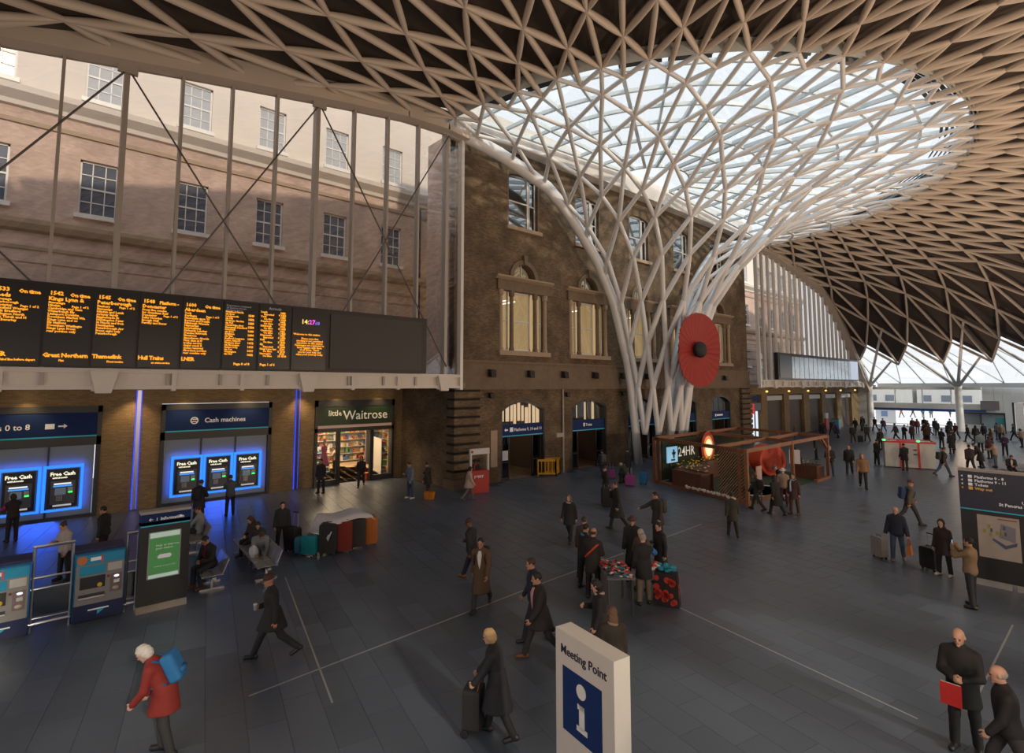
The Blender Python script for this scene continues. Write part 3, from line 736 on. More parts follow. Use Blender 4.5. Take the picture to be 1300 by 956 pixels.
# ---------------------------------------------------------------- the shop
sh = thing('grocery_shop', 'dark framed grocery shop front with green fascia sign, lit shelves inside', 'shop', (AXW, 14.235, 0))
h = 2.465
mb = MB(); mb.box(-.3, .1, -h, -h+.16, 0, 4.78); mb.box(-.3, .1, h-.16, h, 0, 4.78); mb.box(-.3, .1, -h, h, 4.42, 4.78); mb.box(-.3, .1, -h, h, 2.98, 3.2); mb.build('surround', DARK, sh)
GREEN = mat('shop_green', (.020, .042, .020), .5)
MB().box(-.2, .08, -h+.16, h-.16, 3.36, 4.42).build('fascia', GREEN, sh)
CREAM = mat('sign_cream', (.70, .68, .58), .5, emit=(.8, .78, .65, .18))
lettering('little', .44, CREAM, sh, (.085, -1.72, 3.90), 'X', bold=.006)
lettering('Waitrose', .74, CREAM, sh, (.085, -.84, 3.66), 'X', bold=.004, res=3)
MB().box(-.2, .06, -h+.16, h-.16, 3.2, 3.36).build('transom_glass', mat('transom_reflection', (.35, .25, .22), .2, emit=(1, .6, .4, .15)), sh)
for y in (-1.12, -1.0, .95, 1.08): MB().box(-.12, .06, y-.05, y+.05, 0, 3.0).build('door_post', DARK, sh)
for (a, c) in ((-h+.16, -1.17), (1.13, h-.16)):
    f = MB().box(-.04, .0, a, c, .3, 2.98).build('window_pane', GLASS, sh); MB().box(-.1, .06, a, c, 0, .3).build('stall_riser', DARK, sh)
WARMWALL = mat('shop_wall', (.55, .36, .20), .8)
mb = MB(); mb.box(-9.2, -9.0, -6, 6, 0, 4.4); mb.box(-9, -.4, -6.1, -6, 0, 4.4); mb.box(-9, -.4, 6, 6.1, 0, 4.4); mb.box(-9, -.4, -6, 6, 4.3, 4.4); mb.build('shop_room', WARMWALL, sh)
MB().box(-9, -.3, -6, 6, -.03, .0).build('shop_floor', mat('shop_floor', (.55, .38, .22), .4), sh)
mb = MB(); [mb.box(-8+1.5*k, -7.7+1.5*k, -4.5, 4.5, 4.2, 4.26) for k in range(5)]; mb.build('strip_lamp', glow('shop_tube', (1, .86, .65), 5.0), sh)
for k in (-2.4, -5.6): lamp('shop_light', 'AREA', (AXW+k, 14.2, 4.1), 260, (1, .74, .45), 3.0, target=(AXW+k, 14.2, 0))
SHELF = mat('shelf_white', (.6, .56, .5), .5)
def shelving(x, y, ln, rz, nsh, label, seed, hgt=1.9):
    t = thing('shelving_unit', label, 'shelf', (AXW+x, 14.235+y, 0), rz, 'shelving in the grocery shop')
    mb = MB(); mb.box(-.04, .0, -ln/2, ln/2, 0, hgt); mb.build('back_panel', SHELF, t)
    r = random.Random(seed)
    pal = [mat('packet_%d' % i, c, .5) for i, c in enumerate(((.5, .08, .05), (.55, .45, .1), (.12, .3, .1), (.6, .55, .5), (.1, .14, .35), (.45, .22, .08)))]
    for k in range(nsh):
        z = .15+(hgt-.2)*k/nsh
        MB().box(0, .4, -ln/2, ln/2, z-.03, z).build('shelf_board', SHELF, t)
        mb = MB(); y = -ln/2+.03
        while y < ln/2-.12:
            wd = r.uniform(.08, .2); mb.cur = r.randrange(6); mb.box(.05, .34, y, min(y+wd-.015, ln/2), z, z+r.uniform(.12, .9)*(hgt-.2)/nsh*.9); y += wd
        stuff(mb.build('packets', pal, t))
    return t
shelving(-4.6, -1.0, 2.6, R(-12), 5, 'low shelving unit of packets seen through the left of the shop door', 1, 1.7)
shelving(-4.4, 5.95, 7.0, R(-90), 7, 'long tall wall shelving along the far side of the shop', 2, 3.7)
shelving(-8.6, 3.4, 5.0, 0, 7, 'tall wall shelving straight across the back of the shop', 6, 3.7)
shelving(-3.0, 2.9, 3.2, R(75), 5, 'shelving behind the right-hand shop window', 3, 2.2)
shelving(-3.4, -2.9, 2.4, R(-60), 4, 'shelving behind the left-hand shop window', 4, 1.6)
t = thing('display_mannequin', 'pink dress on a pale stand in the left shop window', 'mannequin', (AXW-.6, 12.62, .3))
MB().lathe([(.02, 0), (.14, .02), (.14, .05), (.02, .06), (.02, .9)], n=12).build('stand', SHELF, t)
MB().lathe([(.30, .75), (.26, 1.0), (.14, 1.45), (.13, 1.5), (.18, 1.72), (.16, 1.86), (.05, 1.95)], n=16).build('dress', mat('pink_cloth', (.70, .22, .30), .8), t, smooth=True)
MB().lathe([(.05, 1.95), (.045, 2.02), (.08, 2.1), (.09, 2.2), (.06, 2.3), (.0, 2.32)], n=12).build('head', SHELF, t, smooth=True)
tag(MB().box(AXW-.5, AXW-.44, 15.1, 15.4, .9, 3.0).build('shop_banner', mat('banner_white', (.7, .6, .5), .7)), 'tall narrow white banner inside the right edge of the shop door', 'banner')
tag(MB().lathe([(.0, .0), (.2, .02), (.22, .4), (.23, .42), (.0, .42)], (AXW-.4, 15.1, 0), 14).build('shop_basket', mat('orange_red_plastic', (.75, .12, .03), .4)), 'orange-red basket stack just inside the shop door', 'basket')

# ================================================================ glazed screen walls left and right of the brick front
GX = -23.2
def pz_edge(y): return pz(abs(y-AY))-.3
MULL = mat('mullion_paint', (.40, .37, .34), .45, var=.05)
def screen(name, ys, zb, dense):
    g = setting(name)
    for k, y in enumerate(ys):
        zt = pz_edge(y)
        if zt < zb+.4: continue
        big = (k % 4 == 1) and not dense
        wy, dx = (.17, .42) if big else (.10, .30)
        if dense: wy, dx = .11, .26
        MB().box(GX-dx, GX+.02, y-wy/2, y+wy/2, zb, zt).build('mullion', MULL if not dense else STEELW, g)
    for a, b in zip(ys[:-1], ys[1:]):
        za, zb2 = pz_edge(a), pz_edge(b)
        if min(za, zb2) < zb+.4: continue
        MB().prism([(a+.05, zb), (b-.05, zb), (b-.05, zb2+.25), (a+.05, za+.25)], GX-.17, GX-.15, 'YZ').build('pane', GLASSL, g)
    return g
GLASSL = glass_mat('screen_glass', (.90, .88, .87), 0.05, top=.3)
YL = [0.25-1.76*k for k in range(8, 0, -1)]+[.12+1.755*k for k in range(10)]+[16.9]
scl = screen('window_11', YL, 5.5, False)
YR = [53.1]+[54.5+1.4*k for k in range(21)]
scr = screen('window_12', YR, 5.5, True)
# tie-rod X bracing on the left screen
ROD = mat('tie_rod', (.10, .09, .085), .4)
for y0 in (-12.16, -5.14, 1.88, 8.9):
    for (a, b) in ((y0, y0+7.02), (y0+7.02, y0)):
        zt = pz_edge(a)-.25
        if zt < 8: continue
        MB().tube((GX+.1, a, zt), (GX+.1, b, 6.6), .035, n=6).build('tie_rod', ROD, scl)
    if pz_edge(y0) > 9: MB().box(GX, GX+.14, y0-.3, y0+.3, pz_edge(y0)-.42, pz_edge(y0)-.05).build('rod_head', MULL, scl)
# transfer beam under each screen, with brackets
for (a, b, nm) in ((-15.5, 16.9, 'trim_2'), (53.1, 85.5, 'trim_3')):
    t = setting(nm); wh = WHITE
    mb = MB(); mb.box(GX-.3, GX+.05, a, b, 6.05, 6.2); mb.box(GX-.3, GX+.05, a, b, 5.48, 5.62); mb.box(GX-.12, GX-.08, a, b, 5.62, 6.05); mb.build('girder', wh, t)
    y = a+.6
    while y < b:
        MB().box(GX-.1, GX+.06, y-.07, y+.07, 5.42, 6.2).build('stiffener', wh, t); y += 2.34
    for y in np.arange(a+3.2, b, 7.02):
        MB().prism([(y-.4, 6.12), (y+.4, 6.12), (y+.22, 5.35), (y-.22, 5.35)], GX+.02, GX+.2, 'YZ').build('bracket', wh, t)
MB().box(GX-.25, GX+.08, 16.82, 17.0, 5.4, pz_edge(16.9)).build('end_post', STEELW, scl); MB().box(GX-1.3, GX-.2, 16.95, 17.0, 5.5, 18.9).build('return_pane', GLASSL, scl)
MB().box(GX-.25, GX+.08, 52.95, 53.15, 5.4, pz_edge(53.1)).build('end_post', STEELW, scr)

# ================================================================ the pale brick range seen through the left screen (and its mirror image)
FX = -31.0
GLASSP = mat('sky_reflection_glass', (.42, .44, .47), .1, var=.1, spec=.8)  # sky reflection on the attic panes put into the pale colour
def facade(name, ycs, y0, y1, plinths=True):
    f = setting(name); holes = []
    rows = ((8.1, 10.55), (13.45, 16.0), (18.95, 21.3))
    for y in ycs:
        for a, b in rows: holes.append((y-.72, y+.72, a, b))
    mb = MB(); wall_x(mb, FX-.4, FX, y0, y1, 5.6, 12.6, [h for h in holes if h[3] < 12]); mb.build('brickwork', BRICKP, f)
    mb = MB(); wall_x(mb, FX-.4, FX, y0, y1, 12.6, 18.2, [h for h in holes if 12 < h[3] < 18]); mb.build('brickwork', BRICKP, f)
    mb = MB(); wall_x(mb, FX-.4, FX, y0, y1, 18.2, 24, [h for h in holes if h[3] > 18]); mb.build('attic_wall', TRIMHAZE, f)
    mb = MB(); mb.prism([(FX, 17.7), (FX+.15, 17.75), (FX+.2, 17.95), (FX+.55, 18.25), (FX+.6, 18.5), (FX, 18.6)], y0, y1, 'XZ'); mb.build('cornice', TRIMHAZE, f)
    mb = MB(); mb.prism([(FX, 12.25), (FX+.2, 12.35), (FX+.3, 12.6), (FX+.3, 12.8), (FX, 12.9)], y0, y1, 'XZ'); mb.build('string_course', STONE, f)
    mb = MB(); mb.box(FX, FX+.08, y0, y1, 17.0, 17.2); mb.box(FX, FX+.1, y0, y1, 11.5, 11.65); mb.build('moulding', STONE, f)
    for k in range(6): MB().box(FX, FX+.04, y0, y1, 6.2+k*.95, 7.05+k*.95).build('rusticated_course', BRICKP, f)
    for y in ycs:
        for a, b in rows:
            X = FX-.18; mb = MB()
            mb.box(X-.05, X+.04, y-.72, y-.64, a, b); mb.box(X-.05, X+.04, y+.64, y+.72, a, b); mb.box(X-.05, X+.04, y-.72, y+.72, a, a+.09); mb.box(X-.05, X+.04, y-.72, y+.72, b-.09, b)
            mb.box(X-.05, X+.03, y-.72, y+.72, (a+b)/2-.04, (a+b)/2+.04)
            for q in (-.24, .24): mb.box(X-.03, X+.02, y+q-.02, y+q+.02, a, b)
            for q in (.25, .75): z = a+(b-a)*q; mb.box(X-.03, X+.02, y-.72, y+.72, z-.02, z+.02)
            fr = mb.build('sash_window', SASH, f)
            MB().box(X-.02, X-.01, y-.68, y+.68, a+.04, b-.04).build('pane', GLASSN if a < 18 else GLASSP, fr)
            MB().box(FX-.2, FX+.16, y-.85, y+.85, a-.2, a).build('sill', SASH, fr)
    MB().box(FX-2.6, FX-2.4, y0, y1, 5.6, 24).build('inner_rooms', DIMW, f)
    mb = MB(); mb.tube((FX+.12, ycs[0]+1.9, 5.7), (FX+.12, ycs[0]+1.9, 17.6), .07); mb.tube((FX+.12, ycs[-1]-1.7, 5.7), (FX+.12, ycs[-1]-1.7, 17.6), .07); mb.build('downpipe', DARK, f)
    return f
GLASSN = mat('old_window_glass', (.10, .12, .16), .08, var=.05, spec=.8)
facade('wall_north_range', [1.7+3.8*k for k in range(-4, 6)], -16, 26)
facade('wall_far_range', [56.0+3.8*k for k in range(8)], 52.8, 86)
# ================================================================ far end of the hall: arcade, exit, clerestory, tree columns
BROWN = mat('brown_shutter', (.085, .06, .045), .6, var=.15)
PALE = mat('pale_cladding', (.60, .62, .62), .5, var=.05)
SLOT = glow('bright_shop_slot', (.80, .88, 1.0), 1.0)
ORB = glow('amber_lamp', (1, .62, .15), 1.6)
for k, (y, y1) in enumerate(OPEN):
    d = setting('door_%d' % (6+k))
    MB().box(RXW-.45, RXW-.35, y, y1, 0, 4.7).build('shutter', BROWN, d)
    MB().box(RXW-.4, RXW-.1, y+.3, y1-.3, 4.0, 4.5).build('fascia', PALE if k else NAVY, d)
    if k == 0:
        for q in range(5): MB().box(RXW-.35, RXW-.25, y+1.0+.9*q, y+1.35+.9*q, .2, 2.9).build('glazed_leaf', SLOT, d)
        MB().box(RXW-.4, RXW-.05, y+.3, y1, 3.0, 3.8).build('sign_band', mat('grey_sign', (.12, .15, .2), .5), d)
    elif k in (1, 2, 3): MB().box(RXW-.35, RXW-.28, y+.1, y+.5, 1.6, 4.4).build('glazed_leaf', SLOT, d)
    MB().ell((RXW+.3, y1+.7, 5.0), (.14, .14, .11)).build('amber_lamp', ORB, d)
    MB().bar((RXW, y1+.7, 5.08), (RXW+.3, y1+.7, 5.08), .05, .05).build('lamp_bracket', DARK, d)
# the reflecting departures board of the far screen
bd = thing('departures_board', 'long unlit departures board with silvery reflections on the far glazed screen', 'display board', (GX+.3, 68.6, 6.2))
MB().box(-.2, .2, -12.5, 12.6, .05, 2.8).build('case', BLACK, bd)
MB().box(.2, .24, -12.2, -9.2, .25, 2.55).build('dark_panel', mat('navy_grey_screen', (.05, .06, .08), .3), bd)
SILV = mat('silver_reflection', (.50, .56, .60), .22, .9, var=.25, scale=2.0)  # reflections in the switched-off screen put into silver strips
for k in range(28): MB().box(.2, .24+.03*(k % 2), -9.1+.66*k, -8.46+.66*k, .2, 2.5).build('reflection_strip', SILV, bd)
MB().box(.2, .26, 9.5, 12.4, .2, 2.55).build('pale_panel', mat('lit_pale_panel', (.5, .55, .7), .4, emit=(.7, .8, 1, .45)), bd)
# tree columns
def tree(phi, label):
    r = 51.5; x, y = AX+r*math.cos(R(phi)), AY+r*math.sin(R(phi))
    t = thing('tree_column', label, 'column', (x, y, 0), 0, None if phi > 70 and phi < 80 else None)
    MB().lathe([(.55, 0), (.5, .1), (.42, .14), (.36, 5.2), (.42, 5.55), (.3, 5.7)], n=16).build('trunk', STEELW, t, smooth=True)
    for (rr, dp) in ((46.0, 3.9), (47.3, 0), (47.3, -4.6), (43.0, -5.4)):
        if abs(phi+dp) > 89.5: dp = 0.2 if phi < 0 else -0.2
        q = P3(rr, phi+dp)-Vector((x, y, 0)); MB().tube((0, 0, 5.45), q, .20, .12, 8).build('branch', STEELW, t, smooth=True)
    return t
nth = {90: 'white tree column at the far end of the roof edge by the exit', 78.75: 'white tree column with spreading branches standing before the bright exit'}
for k in range(17):
    phi = -90+11.25*k
    if phi < 66: continue
    tree(phi-(.4 if phi > 89 else 0), nth.get(phi, 'white tree column just right of the picture edge'))
# clerestory glazing between the roof edge and the ring beam
cl = setting('window_13', (AX, AY, 0))
def K0(ph): return P3(46.2, ph, .75)
def K1(ph): return Vector((AX+57*math.cos(R(ph)), AY+57*math.sin(R(ph)), 5.95))
st = 5.625; n = 32
for k in range(n+1):
    ph = -90+st*k; MB().bar(K0(ph), K1(ph), .12, .2).build('glazing_bar', FRAMEW, cl, world=True)
    if k < n and ph > 45:
        m = ph+st/2; MB().bar(K0(ph), K1(m), .08, .12).build('glazing_bar', FRAMEW, cl, world=True); MB().bar(K0(ph+st), K1(m), .08, .12).build('glazing_bar', FRAMEW, cl, world=True)
for k in range(n):
    a, b = -90+st*k, -90+st*(k+1); q = [K0(a), K1(a), K1(b), K0(b)]; up = Vector((0, 0, .03))
    MB().hexa([v-up for v in q]+q).build('pane', GLASS, cl, world=True)
ring = setting('trim_4', (AX, AY, 0))
for k in range(n):
    a, b = K1(-90+st*k), K1(-90+st*(k+1)); d = Vector((0, 0, -.25)); MB().bar(a+d, b+d, .5, .55).build('ring_beam', PALE, ring, world=True)
# perimeter wall (solid behind and right of the view, glazed exit in view)
per = setting('wall_perimeter', (AX, AY, 0))
for k in range(n):
    a, b = -90+st*k, -90+st*(k+1)
    if a > 72: continue
    A, B = K1(a), K1(b); A.z = B.z = 2.75; MB().bar(A, B, .3, 5.6).build('wall_panel', PALE, per, world=True)
EY = 91.2
ex = setting('door_13', (-18, EY, 0))
CRM = mat('cream_header', (.62, .60, .54), .6)
def eb(name, x0, x1, z0, z1, m, y0=EY-.15, y1=EY+.15, par=ex): return MB().box(x0, x1, y0, y1, z0, z1).build(name, m, par, world=True)
eb('blue_header', -24.2, -11.4, 2.18, 2.52, mat('header_blue', (.02, .06, .22), .5), EY-.3)
eb('cream_band', -24.2, -11.4, 2.52, 3.25, CRM)
for k in range(4):
    x0 = -24.2+3.1*k
    fr = eb('transom_frame', x0, x0+.12, 3.25, 5.5, PALE)
    MB().box(x0+.12, x0+3.1, EY-.02, EY+.02, 3.3, 5.1).build('transom_pane', GLASS, ex, world=True)
    eb('transom_rail', x0+.12, x0+3.1, 5.1, 5.5, CRM)
eb('side_wall', -26.1, -24.2, 0, 5.6, PALE); eb('door_post', -24.3, -24.0, 0, 2.2, PALE); eb('door_post', -11.7, -11.4, 0, 5.5, PALE)
eb('threshold', -24.2, -11.4, 0.0, .05, DARK)
eb('guard_rail', -22.5, -11.6, .32, .37, DARK, EY-.05, EY+.05)
for x in (-22.5, -19.8, -17, -14.3, -11.7): eb('rail_post', x-.03, x+.03, 0, .35, DARK, EY-.04, EY+.04)
# right-hand side of the exit: pale panels, grey screens, ticket hall openings
rs = setting('wall_exit', (-8, EY, 0))
for k in range(3): eb('pale_panel', -11.4+.83*k, -10.6+.83*k, 0, 5.5, PALE, par=rs)
eb('grey_sign', -11.9, -10.1, 2.55, 3.7, mat('grey_brown_sign', (.16, .15, .15), .5), EY-.4, EY-.2, rs)
eb('header', -8.9, 8, 3.55, 5.5, PALE, par=rs); eb('opening_post', -8.95, -8.75, 0, 3.55, DARK, par=rs)
eb('white_panel', -8.7, -7.95, .3, 3.5, mat('far_white_panel', (.75, .72, .70), .6), par=rs); eb('brown_panel', -7.9, 2, .3, 3.5, mat('brown_panel', (.22, .11, .07), .6), par=rs)  # plain white and brown panel colours
eb('white_plinth', -8.7, 2, 0, .3, PALE, par=rs)
t = thing('ticket_gate_screens', 'grey-framed glass kiosk with dark header behind the far right crowd', 'kiosk', (-11.2, 86, 0))
mb = MB(); mb.box(-1.9, 2.1, -.2, .2, 2.2, 2.4); [mb.box(x-.05, x+.05, -.1, .1, 0, 2.2) for x in (-1.85, -.1, 2.05)]; mb.build('frame', DARK, t)
MB().box(-1.8, -.15, -.03, .03, .9, 2.2).build('left_screen', mat('grey_screen', (.22, .25, .28), .3), t); MB().box(-.05, 2.0, -.03, .03, .5, 2.2).build('right_screen', mat('teal_screen', (.28, .38, .42), .3), t)
MB().box(1.2, 2.0, -.05, .0, 1.0, 1.8).build('teal_poster', mat('teal_poster', (.05, .32, .36), .5), t)
MB().box(-1.8, -.2, -.15, .15, 0, .9).build('counter', PALE, t)
# plaza outside, rising gently, and the pale buildings beyond
PLZ = mat('plaza_paving', (.74, .74, .74), .7, var=.06, scale=.6)
mb = MB(); mb.hexa([(-90, EY+.2, -.6), (40, EY+.2, -.6), (40, 180, -.6), (-90, 180, -.6), (-90, EY+.2, -.02), (40, EY+.2, -.02), (40, 180, 1.2), (-90, 180, 1.2)])
struct('ground', mb, PLZ)
for (x0, x1, z, lab, c) in ((-75, -36, 4.0, 'pale stone building across the plaza, left part of the exit view', (.55, .53, .5)), (-35, 10, 4.6, 'pale grey building across the plaza, right part of the exit view', (.6, .6, .6))):
    b = thing('distant_building', lab, 'building', ((x0+x1)/2, 172, .8)); h = (x1-x0)/2
    MB().box(-h, h, 0, 8, 0, z).build('wall', mat('far_stone_%d' % int(z), c, .8), b)
    for i in range(int(h/2)):
        for j in range(1): MB().box(-h+1+4*i, -h+3+4*i, -.05, 0.05, .8, 2.4).build('window', GLASSN, b)
t = thing('advert_panel', 'white poster panel standing just outside the exit at its left side', 'poster', (-22.9, 95, .1))
MB().box(-1.6, .9, -.08, .08, 0, 2.3).build('panel', mat('poster_white', (.7, .72, .75), .5), t); MB().box(-.9, -.1, -.1, -.08, 1.0, 1.8).build('picture', mat('poster_blue', (.2, .3, .5), .6), t)
t = thing('litter_bin_group', 'blue recycling bin by the far brick arcade', 'bin', (-24.9, 79, 0))
MB().box(-.4, .4, -.35, .35, 0, 1.25).build('body', mat('bin_blue', (.12, .42, .62), .5), t); MB().box(-.42, .42, -.37, .37, 1.25, 1.32).build('lid', DARK, t)
t = thing('poster_totem', 'narrow red and white poster totem beside the far arcade', 'totem', (-24.9, 75.5, 0))
MB().box(-.1, .1, -.45, .45, 0, 1.5).build('red_panel', mat('totem_red', (.45, .05, .06), .5), t); MB().box(-.1, .1, -.45, .45, 1.5, 2.15).build('white_head', PALE, t)
t = thing('shop_sign', 'red box sign on the brick corner left of the far arcade', 'sign', (RXW+1.0, 53.6, 3.3)); MB().box(-.15, .15, -.05, .7, -.5, .5).build('sign_box', mat('sign_red', (.5, .03, .03), .5, emit=(1, .05, .05, .25)), t)
MB().bar((-.15, 0, 0), (-1.0, .0, 0), .06, .06).build('bracket', DARK, t)
# ================================================================ departures board on the left screen
ORANGE = glow('led_orange', (1.0, .36, .015), 1.25); LEDY = glow('led_yellow', (1.0, .62, .18), 1.3); LEDM = glow('led_magenta', (.95, .08, .75), 1.3); LEDB = glow('led_blue', (.25, .25, 1.0), 1.3)
SCREEN = mat('led_screen', (.010, .009, .009), .35)
bd = thing('departures_board', 'long black departures board with orange train times above the cash machines', 'display board', (-22.95, 3.2, 6.2))
bx = lambda y: y-3.2
MB().box(-.32, -.04, bx(-8.2), bx(14.62), 0.02, 2.78).build('case', mat('board_case', (.016, .014, .013), .5), bd)
seps = [-2.5, -1.24, .06, 1.32, 2.60, 3.92, 5.30, 6.60, 7.92]
hdr = lambda a, b, n: a+' '*n+b
TXT = [None,
 (hdr('1533', 'On time', 7)+'\nLeeds', 'Stevenage\nPeterborough\nDoncaster     Page 1 of 2\nWakefield Westgate\nLeeds Bradford\nDarlington North\nYork Thirsk and Harrogate\nHull Beverley', 'LNER', 'Stand behind line before depart'),
 (hdr('1542', 'On time', 7)+'\nKings Lynn &', 'Stevenage\nHitchin        Page 1 of 2\nCambridge and Cambridge N\nWaterbeach Ely\nLittleport Downham\nDownham Market Watlington\nKings Lynn and coaches\nEly stations\nDownham Watlington\nKings Lynn Front four\nrear portion only', 'Great Northern', '                      Plat'),
 (hdr('1545', 'On time', 6)+'\nPeterborough', 'Finsbury Park  Page 1 of 2\nStevenage\nHitchin and Letchworth\nArlesey Sandy\nBiggleswade St\nHuntingdon Peter\nSt Neots and front\nHuntingdon\nPeterborough Arr\nFront eight only\nPeterborough', 'Thameslink', '           Front twelve'),
 (hdr('1548', 'Platform -', 2)+'\nDoncaster', 'Front five coaches\nfor Grantham Retford\nDoncaster      Page 1 of 2\nSelby Howden\nBrough Hull\nFerriby and Beverley', 'Hull Trains', 'an extra service'),
 (hdr('1600', 'On time', 6)+'\nAberdeen', 'York\nDarlington     Page 1 of 3\nNewcastle upon Tyne\nBerwick and Dunbar\nEdinburgh Waverley\nHaymarket\nInverkeithing\nKirkcaldy Leuchars\nDundee Arbroath\nMontrose\nStonehaven Aberdeen\nFirst class at front\ntrolley service\nQuiet coach B\ncycles reserved\nAberdeen portion\nrear coaches only', 'LNER', ''),
]
for k in range(1, 6):
    y = seps[k]; f = MB().box(-.06, 0, bx(y)+.04, bx(seps[k+1])-.04, .08, 2.70).build('screen', SCREEN, bd)
    a, rows, op, foot = TXT[k]; l1, l2 = a.split('\n'); p1, p2 = l1[:4], l1[4:].strip(); xr = bx(seps[k+1])-.10
    lettering(p1, .175, ORANGE, f, (.004, bx(y)+.12, 2.38), 'X', bold=.007); lettering(p2, .165, ORANGE, f, (.004, xr, 2.36), 'X', bold=.007, align='RIGHT', spacing=.92)
    lettering(l2, .17, ORANGE, f, (.004, bx(y)+.10, 2.20), 'X', bold=.007)
    pg = [q for q in rows.split('\n') if 'Page' in q][0].split('  ')[-1].strip() if 'Page' in rows else ''
    if pg: lettering(pg, .10, ORANGE, f, (.004, xr-.02, 2.09-.0935*[i for i, q in enumerate(rows.split('\n')) if 'Page' in q][0]), 'X', bold=.004, align='RIGHT')
    lettering('\n'.join(q.split('  ')[0][:9 if 'Page' in q else 17] for q in rows.split('\n')), .105, ORANGE, f, (.004, bx(y)+.10, 2.09), 'X', bold=.0045, line=.89)
    lettering(op, .19, ORANGE, f, (.004, bx(y)+.05, .34), 'X', bold=.008, spacing=.92)
    if foot.strip(): lettering(foot.strip(), .10, ORANGE, f, (.004, bx(y)+(.05 if k == 1 else .45), .20), 'X', bold=.004, spacing=.9)
f = MB().box(-.06, 0, bx(seps[0])-5.8, bx(seps[1])-.04, .08, 2.70).build('screen', SCREEN, bd)
lettering('1530\nEdinburgh', .17, ORANGE, f, (.004, bx(-2.1), 2.38), 'X', bold=.006, line=1.0)
y = seps[6]
f = MB().box(-.06, 0, bx(5.30)+.04, bx(6.60)-.04, .08, 2.70).build('screen', SCREEN, bd)
for nm in ('x',):
    lettering('Departures continued\nall stations shown\nplatform times', .10, mat('dim_white', (.2, .2, .2), .5, emit=(.6, .6, .6, .25)), f, (.004, bx(5.42), 2.52), 'X', line=.9)
    c = 'Hertford North\nvia Bow\nLetchworth\nvia Hit\nWelwyn Garden\nvia Pot\nCambridge slow\nStevenage Hertford\nHorsham\nvia Bow\nBrighton\nvia Gat\nBedford Leagrave\nLuton Airport\nFinsbury slow\nvia Moorgate\nSutton loop\nvia Pot\nOrpington\nvia Her'
    lettering(c, .10, ORANGE, f, (.004, bx(5.40), 2.27), 'X', bold=.0045, line=.87)
    lettering('\n'.join(['1549', '1552', '1555', '1558', '1603', '1604', '1606', '1612', '1615', '1619', '1622']), .115, ORANGE, f, (.004, bx(6.22), 2.16), 'X', bold=.007, line=1.36)
    lettering('Page 8 of 8', .13, ORANGE, f, (.004, bx(5.75), .22), 'X', bold=.006)
f = MB().box(-.06, 0, bx(6.60)+.04, bx(7.92)-.04, .08, 2.70).build('screen', SCREEN, bd)
lettering('Arrivals', .16, mat('dim_white', (.2, .2, .2), .5), f, (.004, bx(7.0), 2.52), 'X')
lettering('Leeds\n    Expected\nYork\n    On time\nPeterboro\n    On time\nEdinburgh\n    On time\nCambridge\n    On time\nNewcastle\n    Expected\nHull\n    On time\nEly\n    Expected\nKings Lynn fast\n    On time\nHarrogate\n    On time', .105, ORANGE, f, (.004, bx(6.70), 2.38), 'X', bold=.0045, line=.90)
lettering('\n'.join(['  1433', '4 1436', '  1438', '6 1440', '  1442', '2 1445', '  1446', '8 1448', '  1451', '1 1452', '  1455', '9 1458', '  1500', '7 1503', '  1506', '3 1508', '  1510', '5 1514', '  1515', '10 1518']), .105, ORANGE, f, (.004, bx(7.40), 2.38), 'X', bold=.007, line=.90)
lettering('Page 1 of 6', .13, ORANGE, f, (.004, bx(6.72), .22), 'X', bold=.006)
f = MB().box(-.06, 0, bx(7.92)+.04, bx(9.42), .08, 2.70).build('screen', SCREEN, bd)
for s, m, dy in (('14:', LEDY, 0), ('27', LEDM, .33), (':11', LEDB, .60)): lettering(s, .27 if dy < .6 else .17, m, f, (.004, bx(8.33)+dy, 2.05), 'X', bold=.006)
lettering('Welcome to this station', .115, ORANGE, f, (.004, bx(8.02), 1.56), 'X', bold=.004)
lettering('Please note that\nsmoking is not permitted\nanywhere on this station\nPassengers are reminded to\nkeep luggage with them\nat all times. Thank\nyou for your help and\nenjoy your journey today', .112, ORANGE, f, (.004, bx(8.72), 1.38), 'X', bold=.004, line=.86, align='CENTER')
MB().box(-.06, .01, bx(9.62), bx(14.3), .18, 2.58).build('blank_screen', mat('blank_screen', (.030, .027, .026), .5), bd)

